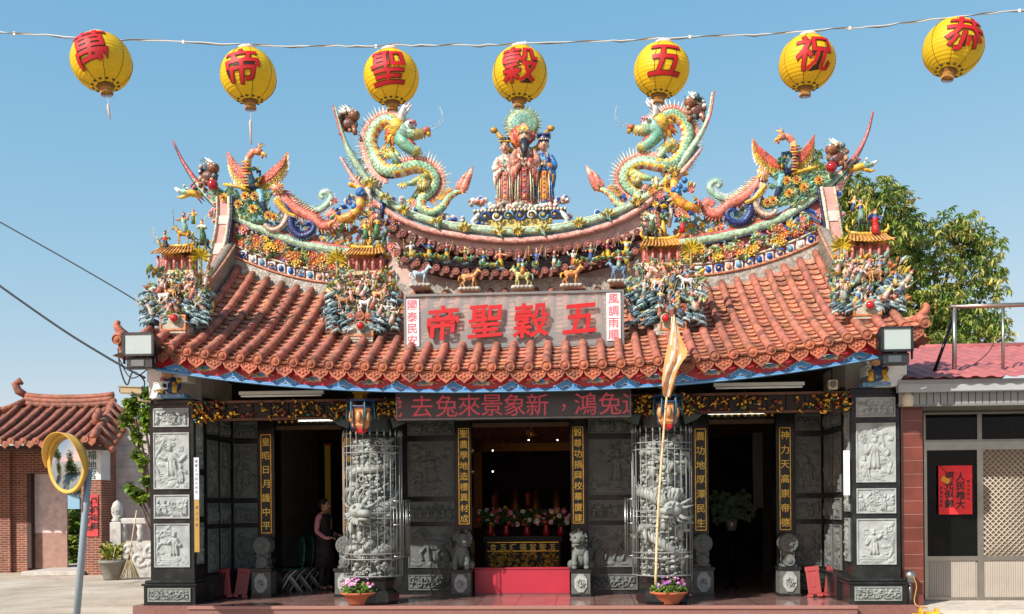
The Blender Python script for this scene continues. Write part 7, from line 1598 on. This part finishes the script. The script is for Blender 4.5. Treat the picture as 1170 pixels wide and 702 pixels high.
b = MB(); b.box((hx(36), YL + .2, .1), (hx(73), YL + .28, gz(609, YL)), C(176, 140, 126, .75), 'matte'); b.box((hx(36), YL + .2, gz(609, YL)), (hx(73), YL + .28, gz(541, YL)), C(226, 206, 200, .8), 'matte'); part('plaster_screen', b, gh)
b = MB(); b.box((xo0, YG - .35, 0), (xo1 + .1, YG + 3.2, .12), C(206, 200, 190, .75), 'matte', bev=.01); part('threshold_step', b, gh)
_TT = (TERRA, TERRA2, TERRA3); TERRA = C(164, 100, 76, .7); TERRA2 = C(172, 102, 76, .72); TERRA3 = C(146, 88, 68, .7)
# roof: curved ridge, hipped right end
zr = gz(463, YG + 1.8); xrl, xrr = gx(30, YG + 1.8), gx(131, YG + 1.8); rr = random.Random(3)
def groof(x, s, back=0):
    c = (x - (xrl + xrr) / 2) / (xrr - xrl); up = .30 * abs(c * 1.2) ** 2.6
    z = ez + .12 + (zr - ez - .2) * (.78 * s + .22 * s * s) + up * s + .25 * max(0, abs(c) - .45) * (1 - s); return Vector((x, YG - .75 + 2.55 * s, z))
b = MB(); xs = [xrl - 2.1 + .33 * i for i in range(int((xrr + .55 - xrl + 2.1) / .33) + 1)]
for x in xs:
    smax = 1 if xrl - .1 < x < xrr + .05 else max(.25, 1 - (max(xrl - x, x - xrr)) * (.42 if x < xrl else 1.3))
    pts = [groof(x, smax * i / 8) + Vector((0, 0, .05)) for i in range(9)]; b.tube(pts, [.078, .070] * 4 + [.070], 8, [var(TERRA, rr, .15) for _ in range(8)], 'tile')
    b.lathe([(.09, 0), (.095, .03), (.055, .03), (.02, .05)], pts[0], 10, var(TERRA2, rr), 'tile', False, Matrix.Rotation(PI / 2, 3, 'X'))
    x2 = x + .165; e = groof(x2, 0); b.prism([(x2 - .12, e.z + .05), (x2 + .12, e.z + .05), (x2 + .1, e.z - .06), (x2, e.z - .15), (x2 - .1, e.z - .06)], e.y - .01, e.y + .03, var(TERRA2, rr), 'tile')
b.grid([[groof(x, s) for x in [xs[0] + (xs[-1] - xs[0]) * i / 24]for i in range(25)] if False else [groof(xs[0] + (xs[-1] - xs[0]) * i / 24, s * (1 if xrl - .1 < xs[0] + (xs[-1] - xs[0]) * i / 24 < xrr + .05 else .75)) for i in range(25)] for s in (0, .2, .4, .6, .8, 1)], TERRA3, 'tile')
b.grid([[Vector((xrl - 1 + (xrr - xrl + 1.4) * i / 10, YG + 1.8 + 2.4 * (1 - s), ez + .12 + (zr - ez - .2) * s)) for i in range(11)] for s in (1, .5, 0)], TERRA3, 'tile')
part('roof', b, gh)
b = MB()
rg = [(xrl + (xrr - xrl) * i / 20, YG + 1.8, groof(xrl + (xrr - xrl) * i / 20, 1).z) for i in range(21)]
for dz_, r, c in ((.06, .11, TERRA3), (.18, .10, TERRA), (.30, .085, TERRA2)): b.tube([(a, y, z + dz_) for a, y, z in rg], r, 8, c, 'tile')
a, y, z = rg[0]; b.tube([(a, y, z + .3), (a - .2, y, z + .42), (a - .28, y, z + .62), (a - .16, y, z + .72), (a - .08, y, z + .62)], [.1, .12, .12, .10, .05], 8, TERRA, 'tile')
for s, x0, x1 in ((-1, xrl, xrl - 2.0), (1, xrr, xrr + .45)):
    P = [(x0 + (x1 - x0) * i / 8, YG + 1.8 - 2.5 * (i / 8) ** 1.0, groof(x0, 1).z + .12 - (zr - ez - .15) * (i / 8) ** .85) for i in range(9)]
    b.tube(P, .10, 8, TERRA2, 'tile')
    if s > 0:
        for i in (4, 5): b.ball(Vector(P[i]) + Vector((-.12, -.05, .15)), (.12, .12, .2), TERRA, 'tile')
        for k in range(6):
            f = (k + .5) / 6; q = Vector(P[0]).lerp(Vector(P[8]), f); b.tube([q, (q.x + .5 * (1 - f * .2), q.y + .1, q.z - .42)], .085, 7, var(TERRA, rr), 'tile'); b.ball((q.x + .5 * (1 - f * .2), q.y + .1, q.z - .42), .1, TERRA2, 'tile', 8, 5)
part('roof_ridge', b, gh)
b = MB(); b.box((xs[0], YG - .55, ez - .05), (xr + .2, YG + .05, ez + .06), C(90, 58, 46, .6), 'wood'); part('eave_board', b, gh)
TERRA, TERRA2, TERRA3 = _TT
# pale side wall
b = MB(); yW = 12.9; b.box((gx(118, yW), yW, 0), (gx(300, yW), yW + .3, gz(486, yW, 150)), m='pale_tile'); w_ = single('side_wall', b, 'pale pinkish tiled wall between the brick gatehouse and the temple', 'wall', (gx(118, yW), yW, 0), fr=I4)
b = MB(); b.box((gx(118, yW), yW - .06, gz(486, yW, 150)), (gx(300, yW), yW + .36, gz(481, yW, 150)), TERRA3, 'tile'); part('coping', b, w_)
# balustrade
YB = 11.0; bs = thing('balustrade', 'white stone balustrade with a carved post between the gatehouse and the left pilaster', 'balustrade', (gx(150, YB), YB, 0), fr=I4)
stc = C(206, 204, 196, .75); z0 = 0; k_ = 26 / F
for px_ in (134, 186):
    x = gx(px_, YB); b = MB(); b.box((x - .14, YB - .14, 0), (x + .14, YB + .14, 1.45), stc, 'stone', bev=.02); b.lathe([(.12, 1.45), (.15, 1.5), (.10, 1.56), (.14, 1.66), (.15, 1.8), (.10, 1.95), (.02, 2.02)], (x, YB, 0), 12, stc, 'stone'); 
    for j in range(10): b.ball((x + .08 * math.cos(j), YB - .08 + .04 * math.sin(j), 1.6 + .03 * j), .04, stc, 'stone', 6, 4)
    part('post', b, bs)
xa, xb = gx(139, YB), gx(181, YB); b = MB()
b.box((xa, YB - .08, 1.38), (xb, YB + .08, 1.55), stc, 'stone', bev=.03); b.box((xa, YB - .06, .05), (xb, YB + .06, .95), stc, 'stone'); b.box((xa, YB - .09, 0), (xb, YB + .09, .12), stc, 'stone')
for x in [xa + .06 + (xb - xa - .12) * i / 2 for i in range(3)]: b.lathe([(.10, .95), (.06, 1.05), (.09, 1.16), (.06, 1.28), (.10, 1.38)], (x, YB, 0), 10, stc, 'stone')
relief(b, xa + .05, xb - .05, .2, .9, YB - .062, 5, 'scroll', stc, .04); part('panel', b, bs)
# potted plant, broom
def potted(px_, Y, seed, lab):
    x = gx(px_, Y); rr = random.Random(seed); th = thing('potted_plant', lab, 'potted plant', (x, Y, 0), fr=I4)
    b = MB(); b.lathe([(.20, 0), (.23, .05), (.31, .42), (.35, .43), (.35, .50), (.30, .50), (.29, .44)], (x, Y, 0), 18, C(150, 146, 136, .75), 'stone'); part('pot', b, th)
    b = MB()
    for k in range(170):
        a = rr.uniform(0, 6.28); q = rr.uniform(.1, .6); p0 = Vector((x + .1 * math.cos(a), Y + .1 * math.sin(a), .45 + .25 * rr.random())); d = Vector((math.cos(a) * q, math.sin(a) * q, rr.uniform(.5, 1.5))).normalized(); L = rr.uniform(.22, .48); n = d.cross(Vector((0, 0, 1))).normalized() * .035
        p1 = p0 + d * L * .6; p2 = p0 + d * L + Vector((0, 0, -.16)); b.add([p0, p1 + n, p2, p1 - n], [(0, 1, 2), (0, 2, 3)], var(rr.choice((C(150, 160, 60, .8), C(190, 186, 90, .8), C(80, 110, 44, .8), C(206, 200, 120, .8))), rr), 'leaf')
    part('leaves', b, th)
potted(128.5, 9.9, 3, 'yellow green leafy plant in a grey stone pot beside the brick gate pillar')
Yb = 9.8; xbm = gx(148, Yb); b = MB(); b.tube([(xbm - .02, Yb, .55), (xbm + .05, Yb + .35, 1.75)], .018, 6, C(196, 176, 130, .8), 'wood'); rr = random.Random(4)
for k in range(60): a = rr.uniform(-.26, .26); b.tube([(xbm - .02, Yb, .62), (xbm + a, Yb + rr.uniform(-.1, .1), rr.uniform(.01, .06))], [.006, .004], 4, var(C(176, 160, 120, .8), rr, .2), 'wood')
b.tube([(xbm - .02, Yb, .50), (xbm - .02, Yb, .62)], .035, 7, C(120, 80, 50, .8), 'wood'); single('broom', b, 'bamboo broom leaning on the white balustrade beside the potted plant', 'broom', (xbm, Yb, 0), fr=I4)

# ---- foliage builder
def crown_mesh(name, blobs, n_cl, leaf, rr, pal, droop=.6, per=9, width=.2, fill=.35):
    V = []; Fc = []; Cc = []
    tot = sum(b_[3] * b_[4] * b_[5] for b_ in blobs)
    for (cx, cy, cz, rx, ry, rz) in blobs:
        nb = int(n_cl * rx * ry * rz / tot)
        for _ in range(nb):
            u = Vector((rr.gauss(0, 1), rr.gauss(0, 1), rr.gauss(0, 1))).normalized(); q = rr.random() ** fill
            p = Vector((cx + u.x * rx * q, cy + u.y * ry * q, cz + u.z * rz * q)); tone = rr.choice(pal); base = rr.uniform(0, 6.28)
            for k in range(per):
                a = base + k * 2 * PI / per + rr.uniform(-.3, .3); el = rr.uniform(-.9, .55) - droop * .4; L = leaf * rr.uniform(.65, 1.25)
                d = Vector((math.cos(a) * math.cos(el), math.sin(a) * math.cos(el), math.sin(el))); s = d.cross(Vector((rr.uniform(-.4, .4), rr.uniform(-.4, .4), 1))).normalized() * L * width; tip = p + d * L + Vector((0, 0, -droop * L * .35)); mid = p + d * L * .5
                i0 = len(V); V += [p, mid + s, tip, mid - s]; Fc.append((i0, i0 + 1, i0 + 2, i0 + 3)); Cc.append(var(tone, rr, .16))
    b = MB(); b.add(V, Fc, Cc, 'leaf'); return b
GREENS = [C(124, 152, 62, .85), C(146, 166, 74, .82), C(84, 114, 50, .78), C(172, 180, 92, .85), C(100, 128, 58, .8), C(190, 184, 104, .85)]
def limbs(b, base, tips, r0, c=C(96, 84, 70, .7)):
    for t in tips:
        m = base.lerp(t, .5) + Vector((0, 0, .3)); b.tube(cr([base, m, t], 8), [r0 * (1 - .85 * i / 7) for i in range(8)], 7, c, 'wood')
YT = 15.0
def P_(px_, py_, dy=0): return wp(px_, py_, YT + dy)
th = thing('mango_tree', 'leafy green tree rising behind the red metal roof at the right', 'tree', (P_(1060, 600).x, YT, 0), fr=I4)
s_ = (YT + 15) / F
BL_ = [(1000, 262, 50, 60), (960, 240, 46, 46), (1035, 290, 42, 54), (1012, 340, 56, 50), (975, 320, 50, 60), (1092, 262, 34, 26), (1112, 286, 34, 34), (1128, 330, 24, 42), (1090, 330, 26, 44), (1060, 362, 46, 40), (1104, 384, 48, 36), (1124, 372, 26, 24), (930, 215, 30, 40), (915, 190, 26, 26), (1146, 372, 14, 12), (1030, 400, 70, 40)]
blobs = []
rr = random.Random(21)
for px_, py_, rx, rz in BL_: p = P_(px_, py_, rr.uniform(-1.0, 1.2)); blobs.append((p.x, p.y, p.z, rx * s_, rx * s_ * 1.1, rz * s_))
part('crown', crown_mesh('crown', blobs, 5200, .20, rr, GREENS, .8, 9, .16, .5), th)
b = MB(); base = Vector((P_(1050, 600).x, YT, 0)); fork = Vector((P_(1050, 440).x, YT, 3.6)); b.tube([base, base + Vector((.1, 0, 1.8)), fork], [.34, .27, .24], 10, C(96, 84, 70, .7), 'wood'); limbs(b, fork, [Vector(q[:3]) for q in blobs], .13); part('trunk', b, th)
# shrubs by the left pilaster and beyond the gate passage
def shrub(name, lab, cat, base, blobs, n, leaf, pal, seed, fr_tips=True):
    th = thing(name, lab, cat, tuple(base), fr=I4); rr = random.Random(seed); part('foliage', crown_mesh('f', blobs, n, leaf, rr, pal, .25, 8, .28, .5), th); b = MB(); limbs(b, Vector(base), [Vector(q[:3]) for q in blobs], .06); part('stem', b, th)
Yv = 5.0; v = lambda a, c: wp(a, c, Yv); sv = 20 / F
bl = [(v(a, c).x, Yv + .0, v(a, c).z, rx * sv * .85, rx * sv * .85, rz * sv * .85) for a, c, rx, rz in ((152, 462, 12, 16), (160, 448, 12, 10), (146, 480, 10, 13), (156, 500, 9, 16), (164, 525, 8, 14), (155, 520, 6, 12), (150, 556, 10, 8), (160, 566, 14, 9), (170, 550, 10, 9), (172, 470, 14, 30))]
GB = [C(120, 150, 40, .8), C(150, 176, 60, .8), C(84, 116, 36, .75), C(106, 140, 50, .8)]
shrub('climbing_shrub', 'bright green leafy shrub reaching out from behind the left stone pilaster', 'shrub', (v(190, 600).x, Yv, 0), bl, 400, .12, GB, 5)
Yq = 18.5; q_ = lambda a, c: wp(a, c, Yq); sq = 33.5 / F
shrub('garden_shrub', 'green shrub seen through the gatehouse passage', 'shrub', (q_(82, 640).x, Yq, 0), [(q_(82, c).x, Yq, q_(82, c).z, 22 * sq, .6, 20 * sq) for c in (560, 590, 620, 635)], 600, .2, GB + GREENS, 6)

for tx_, ty_, h_, sd_, lab_ in ((-15.5, -5.5, 4.6, 31, 'dark leafy tree beyond the left edge, reflected in the traffic mirror'), (-19, 0.5, 5.5, 32, 'taller leafy tree left of the yard, reflected in the traffic mirror')):
    rr = random.Random(sd_); shrub('street_tree', lab_, 'tree', (tx_, ty_, 0), [(tx_ + rr.uniform(-1.6, 1.6), ty_ + rr.uniform(-1.6, 1.6), h_ * rr.uniform(.15, .9), 1.5, 1.5, 1.1) for _ in range(9)], 900, .3, GREENS, sd_)
# ---- traffic mirror
YM = -1.8; mp = wp(76, 530, YM); th = thing('traffic_mirror', 'round convex traffic mirror with yellow hood on a leaning grey blue pole', 'traffic mirror', (wp(84, 700, YM).x, YM + .1, 0), fr=I4)
nrm = Vector((-.52, -.85, -.06)).normalized(); up = (Vector((0.10, 0, 1)) - nrm * nrm.dot(Vector((0.10, 0, 1)))).normalized(); sd = up.cross(nrm); AX = Matrix((sd, up, nrm)).transposed(); Rm = .385
b = MB(); prof = [(.001, .075)] + [(Rm * i / 16, .075 * (1 - (i / 16) ** 2)) for i in range(1, 17)]; b.lathe(prof, mp, 48, (.6, .6, .6), 'mirror', True, AX); part('mirror_face', b, th)
b = MB(); b.lathe([(Rm - .008, -.03), (Rm + .016, -.035), (Rm + .018, .015), (Rm + .004, .022), (Rm - .008, .012)], mp, 48, C(216, 168, 70, .85), 'painted', True, AX); b.lathe([(Rm, -.04), (Rm * .9, -.09), (.05, -.12)], mp, 32, C(200, 150, 60, .8), 'painted', True, AX); part('rim', b, th)
b = MB(); rows = []
for r_, dsh in ((Rm + .035, 0), (Rm + .05, 0)):
    pass
def hood(rad, d): return [mp + AX @ Vector((rad * math.cos(a), rad * math.sin(a), d * (1 - .75 * abs((a - PI / 2) / 1.75) ** 3) )) for a in [PI / 2 - 1.75 + 3.5 * i / 30 for i in range(31)]]
A0, A1, B0, B1 = hood(Rm + .018, -.0), hood(Rm + .03, .13), hood(Rm + .026, -.0), hood(Rm + .038, .13)
b.grid([A0, A1, B1, B0, A0], C(220, 170, 70, .85), 'painted', False); part('hood', b, th)
b = MB(); pt = wp(97, 590, YM + .12); pb_ = Vector((wp(85, 702, YM + .12).x, YM + .12, 0)); top = mp + Vector((.14, .15, .1)); top = pt + (pt - pb_).normalized() * .62; b.tube([pb_ + (pb_ - pt) * 0.0, pt, top], .046, 12, C(150, 166, 176, .75), 'painted'); b.lathe([(.05, 0), (.05, .02), (.01, .03)], top, 12, C(150, 166, 176, .75), 'painted'); part('pole', b, th)
b = MB(); bp_ = wp(88, 575, YM + .1); b.box((bp_.x - .10, YM + .04, bp_.z - .08), (bp_.x + .06, YM + .07, bp_.z + .12), C(140, 184, 206, .75), 'painted'); b.tube([mp - nrm * .1, (pt.x + .02, YM + .12, mp.z), (bp_.x, YM + .06, bp_.z + .1)], .03, 8, C(120, 130, 136, .7), 'metal'); part('mounting_plate', b, th)

# ---- overhead service cables at the left
for a, c, lab, r in (([(-40, 232), (0, 254), (80, 299), (140, 334), (168, 352)], 3.0, 'upper thin black cable running to the left roof corner', .012), ([(-40, 297), (0, 327), (70, 376), (120, 407), (150, 424), (166, 432)], 1.0, 'lower thick black cable running to the white lamp bracket at the left', .018)):
    P = cr([wp(x, y, c) for x, y in a], 30); b = MB(); b.tube(P, r, 6, (.018, .02, .022), 'cable'); single('service_cable', b, lab, 'cable', tuple(P[0]), fr=I4)
b = MB(); b.tube(cr([wp(135, 398, .3), wp(137, 420, .2), wp(145, 440, .2), wp(152, 425, .2), wp(165, 436, .1), wp(160, 452, .1), wp(150, 448, .1)], 40), .012, 6, (.02, .02, .02), 'cable'); b.tube(cr([wp(135, 408, .3), wp(150, 432, .2), wp(172, 420, 0)], 16), .01, 6, (.02, .02, .02), 'cable'); single('cable_loop', b, 'tangle of black wire looping below the left floodlight', 'cable', tuple(wp(135, 398, .3)), fr=I4)

# ================================================================== annex with the red roof at the right (parallel with the temple)
YA = .9; ax_ = lambda a, y=YA: tp(a, 600, y).x
def az_(py, y=YA, a=1110): return tp(a, py, y).z
AL = C(150, 146, 136, .75); AF = C(176, 170, 158, .75)
an = thing('annex', 'low side building with red metal roof, glass doors and red tiled pillar at the right', 'building', (ax_(1110), YA, 0))
xA, xB = ax_(1031), ax_(1300); FA = az_(686)
b = MB(); b.box((5.96, -.6, 0), (xB, 6, FA), C(216, 206, 190, .75), 'matte'); part('floor_slab', b, an)
b = MB(); b.box((ax_(1030, YA - .8), YA - .8, FA), (ax_(1055, YA - .8), YA + .3, az_(463, YA - .8)), m='wall_tile'); part('tiled_pillar', b, an)
b = MB(); b.box((xA, 5.6, FA), (xB, 5.8, 4.0), C(90, 84, 76, .6), 'matte'); b.box((xA, YA + .3, FA), (xA + .15, 5.6, 3.5), C(200, 194, 184, .7), 'matte'); b.box((xB - .2, YA, FA), (xB, 5.6, 3.5), C(200, 194, 184, .7), 'matte'); b.box((xA, YA, az_(470)), (xB, YA + .15, az_(455)), C(120, 112, 100, .7), 'matte'); b.box((xA, YA + .1, 3.45), (xB, 5.6, 3.5), C(150, 146, 140, .7), 'matte'); part('wall', b, an)
yE = -.25; b = MB(); z0, z1 = az_(447, yE), az_(434, yE)
b.box((ax_(1028, yE), yE, z0), (xB, yE + .12, z1), C(176, 180, 180, .75), 'painted', bev=.01); b.box((ax_(1028, yE), yE - .01, z1 - .05), (xB, yE, z1 + .01), C(150, 156, 158, .75), 'painted'); part('gutter', b, an)
b = MB(); x = ax_(1032, yE); zb, zt = az_(463, yE + .35), z0 + .03
while x < xB: b.box((x, yE + .14, zb), (x + .085, yE + .17, zt), C(150, 152, 150, .72), 'painted'); b.box((x + .085, yE + .155, zb), (x + .10, yE + .185, zt), C(120, 122, 120, .7), 'painted'); x += .10
b.box((ax_(1032, yE), yE + .14, zb - .03), (xB, yE + .2, zb), C(130, 130, 126, .7), 'painted'); b.box((ax_(1032, yE), yE + .17, zb), (xB, YA + .2, zb + .02), C(140, 138, 130, .7), 'painted'); part('corrugated_valance', b, an)
b = MB(); yR = 4.2; zR = tp(1110, 398, yR).z; rows = []; xs_ = [5.72 + i * .055 for i in range(int((xB - 5.7) / .055))]
b.grid([[(x_, yE - .1 + (yR - yE + .1) * s, z1 + .02 + (zR - z1) * s + (.022 if i % 4 in (1, 2) else 0)) for i, x_ in enumerate(xs_)] for s in (0, .25, .5, .75, 1)], C(200, 112, 108, .68), 'sheet_metal', False); b.grid([[(x_, yR + 4 * s, zR - 1.2 * s) for x_ in (xs_[0], xs_[-1])] for s in (0, 1)], C(190, 86, 86, .7), 'matte')
b.tube([(xs_[0], yR, zR + .02), (xs_[-1], yR, zR + .02)], .07, 6, C(206, 116, 112, .72), 'sheet_metal'); part('metal_roof', b, an)
# glazing
def frame(b, x0, x1, z0_, z1_, y, t=.035, c=AL, d=.05):
    for q in ((x0, x1, z0_, z0_ + t), (x0, x1, z1_ - t, z1_), (x0, x0 + t, z0_ + t, z1_ - t), (x1 - t, x1, z0_ + t, z1_ - t)): b.box((q[0], y, q[2]), (q[1], y + d, q[3]), c, 'metal')
cols_ = [ax_(1055.5), ax_(1119.5), ax_(1186), ax_(1252)]
for i in range(3):
    b = MB(); frame(b, cols_[i], cols_[i + 1], az_(505), az_(471), YA - .02); wf = part('transom_window', b, an); b = MB(); b.box((cols_[i] + .035, YA, az_(505) + .035), (cols_[i + 1] - .035, YA + .01, az_(471) - .035), m='window_glass'); part('pane', b, wf)
b = MB(); b.box((cols_[0], YA - .04, az_(511)), (xB, YA + .06, az_(505)), AF, 'metal'); part('transom_rail', b, an)
for i in range(3):
    b = MB(); x0, x1 = cols_[i], cols_[i + 1]; zt_, zm, zb_ = az_(511), az_(637), FA + .005
    frame(b, x0, x1, zb_, zt_, YA - .03, .045, AF); b.box((x0 + .045, YA - .03, zm - .05), (x1 - .045, YA + .02, zm + .02), AF, 'metal'); dr = part('glass_door' if i != 1 else 'screen_door', b, an)
    b = MB(); n = int((x1 - x0 - .09) / .035)
    for k in range(n): b.box((x0 + .045 + k * .035, YA - .012, zb_ + .045), (x0 + .045 + k * .035 + .03, YA + .0, zm - .05), C(186, 176, 162, .75), 'painted')
    b.box((x0 + .045, YA, zb_ + .045), (x1 - .045, YA + .012, zm - .05), C(170, 160, 146, .75), 'painted'); part('lower_panel', b, dr)
    if i != 1: b = MB(); b.box((x0 + .045, YA, zm + .02), (x1 - .045, YA + .01, zt_ - .045), m='window_glass'); part('pane', b, dr)
    else:
        b = MB(); W_, H_ = x1 - x0 - .09, zt_ - .045 - zm - .02; st = .085
        k = -int(H_ / st) - 1
        while k * st < W_ + H_:
            for sg_ in (1, -1):
                pts = []
                for z_ in (0, H_):
                    pts.append((k * st + (z_ if sg_ > 0 else H_ - z_), z_))
                (xa_, za_), (xb_, zb2) = pts
                if xa_ == xb_: continue
                t0, t1 = 0., 1.
                lo = (0 - xa_) / (xb_ - xa_); hi = (W_ - xa_) / (xb_ - xa_); lo, hi = min(lo, hi), max(lo, hi); t0, t1 = max(0, lo), min(1, hi)
                if t1 - t0 > .01:
                    A_ = (x0 + .045 + xa_ + (xb_ - xa_) * t0, YA - .02 + .004 * sg_, zm + .02 + za_ + (zb2 - za_) * t0); B_ = (x0 + .045 + xa_ + (xb_ - xa_) * t1, YA - .02 + .004 * sg_, zm + .02 + za_ + (zb2 - za_) * t1); b.tube([A_, B_], .0065, 5, C(206, 196, 180, .8), 'painted')
            k += 1
        part('diamond_lattice', b, dr); b = MB(); b.box((x0 + .045, YA + .005, zm + .02), (x1 - .045, YA + .012, zt_ - .045), C(150, 136, 114, .7), 'matte'); part('screen_backing', b, dr)
ps = thing('red_poster', 'bright red paper poster with black brush characters on the glass door', 'poster', tuple(tp(1091, 588, YA - .045)))
pa, pb2 = tp(1072.5, 588, YA - .045), tp(1110.5, 532, YA - .045); b = MB(); b.box((pa.x, YA - .05, pa.z), (pb2.x, YA - .045, pb2.z), C(240, 44, 46, .92), 'plain'); b.tube([(pa.x + .02, YA - .055, pb2.z - .0), (pa.x + .16, YA - .058, pb2.z - .15), (pa.x + .28, YA - .055, pb2.z - .12)], [.004, .004, .002], 4, C(150, 30, 30, .8), 'plain'); pp_ = part('paper', b, ps)
b = MB()
for j, t in enumerate(('人民雄大', '福光似錦')):
    for i, ch in enumerate(t):
        p = tp(1097.5 - j * 13 , 545 + i * 10.5 + (0 if j == 0 else -1), YA - .052); put_glyph(b, ch, (p.x, YA - .052, p.z), .145, (.012, .01, .01), 'plain', .025, .01, 1, .04)
for j, (xx, t) in enumerate(((1106.5, '歲次癸卯年'), (1075.5, '恭賀新禧敬'))):
    for i, ch in enumerate(t): p = tp(xx, 550 + i * 5 + j * 8, YA - .052); put_glyph(b, ch, (p.x, YA - .052, p.z), .05, (.03, .01, .01), 'plain', .01, .01)
part('brush_lettering', b, ps); b = MB(); p = tp(1080, 548, YA - .053); b.box((p.x - .06, YA - .054, p.z - .05), (p.x + .07, YA - .051, p.z + .03), C(236, 170, 40, .9), 'plain', Matrix.Rotation(.5, 3, 'Y')); part('yellow_sticker', b, ps)
# inside the annex: dark furniture
b = MB(); p = tp(1064, 637, 1.9); b.box((p.x - .22, 1.9, FA), (p.x + .22, 2.4, p.z + .34), C(190, 40, 50, .8), 'painted', bev=.02); b.box((p.x - .24, 1.88, p.z + .30), (p.x + .24, 2.42, p.z + .34), C(176, 34, 44, .8), 'painted'); b.box((p.x - .18, 1.885, FA + .1), (p.x + .18, 1.9, p.z + .2), C(160, 30, 40, .8), 'painted'); single('red_cabinet', b, 'red cabinet behind the glass door below the red poster', 'cabinet', (p.x, 1.9, FA))
# roof railing
rl = thing('roof_railing', 'bare steel pipe railing standing on the red metal roof', 'railing', tuple(tp(1090, 430, 1.6))); yL = .5; RC = C(176, 172, 164, .75)
def rp_(px_, py_, y=yL): return tp(px_, py_, y)
for i, (x0, y0, y1, w) in enumerate(((1090.5, 432, 350, .035), (1146, 428, 349, .025), (1202, 428, 349, .025))): b = MB(); b.tube([rp_(x0, y0), rp_(x0, y1)], w, 8, RC, 'metal'); part('post', b, rl)
b = MB(); b.tube([rp_(1086, 351), rp_(1210, 347)], .035, 8, C(190, 168, 150, .75), 'metal'); part('rail', b, rl)
b = MB(); b.tube([rp_(1065, 432, .45), rp_(1092, 356, .6)], .025, 7, C(44, 42, 42, .7), 'metal'); part('brace', b, rl); b = MB(); b.tube(cr([rp_(1095, 424), rp_(1112, 417), rp_(1128, 404), rp_(1136, 392)], 14), .008, 5, C(60, 40, 40, .6), 'cable'); part('tie_cord', b, rl)
# wall lamp, grey riser pipe with yellow hose, wheel chock
p = tp(1037, 457, -.1); th = thing('wall_lamp', 'small cream lamp under the gutter beside the right pilaster', 'lamp', tuple(p)); b = MB(); b.lathe([(.07, -.1), (.085, -.04), (.085, .05), (.05, .09), (.03, .12)], p, 14, C(214, 204, 180, .8), 'painted'); part('shade', b, th); b = MB(); b.tube([p + Vector((0, 0, .1)), p + Vector((0, .1, .2))], .02, 6, C(120, 116, 110, .7), 'metal'); part('arm', b, th)
p = tp(1040, 690, -.05); th = thing('standpipe', 'grey standpipe with a looping yellow hose beside the right pilaster', 'pipe', (p.x, -.05, FA)); b = MB(); b.tube([(p.x, -.05, FA), (p.x, -.05, FA + .42)], .03, 8, C(140, 140, 136, .7), 'metal'); b.lathe([(.07, -.03), (.075, 0), (.07, .03), (.02, .06)], (p.x, -.06, FA + .46), 14, C(190, 188, 180, .75), 'metal', axis=Matrix.Rotation(PI / 2, 3, 'X')); b.box((p.x - .05, -.1, FA + .34), (p.x + .05, 0, FA + .54), C(150, 150, 146, .75), 'metal', bev=.02); part('valve', b, th)
b = MB(); b.tube(cr([(p.x + .03, -.1, FA + .45), (p.x + .07, -.12, FA + .3), (p.x + .03, -.14, FA + .1), (p.x + .06, -.2, FA + .015), (p.x + .16, -.3, FA + .015)], 24), .009, 6, C(196, 140, 70, .7), 'painted'); part('hose', b, th)
FA_ = FA; FA = .06; p = tp(1061, 699, -.75); th = thing('hose_reel', 'yellow metal hose reel lying on the ground below the foot of the red pillar', 'reel', (p.x, -.75, 0)); b = MB(); Yc = C(226, 160, 40, .85)
for e in (-.16, .16): b.tube([(p.x + e, -.9, 0), (p.x + e, -.82, FA + .14), (p.x + e, -.68, FA + .14), (p.x + e, -.6, 0)], .016, 6, Yc, 'painted')
b.tube([(p.x - .2, -.82, FA + .13), (p.x + .22, -.82, FA + .13)], .016, 6, Yc, 'painted'); b.tube([(p.x - .2, -.68, FA + .13), (p.x + .22, -.68, FA + .13)], .016, 6, Yc, 'painted'); part('frame', b, th)
b = MB(); ring = Matrix.Rotation(PI / 2, 3, 'Y'); b.lathe([(.05, -.12), (.11, -.12), (.11, -.1), (.06, -.09), (.06, .09), (.11, .1), (.11, .12), (.05, .12)], (p.x, -.75, FA + .12), 18, Yc, 'painted', axis=ring); part('drum', b, th)
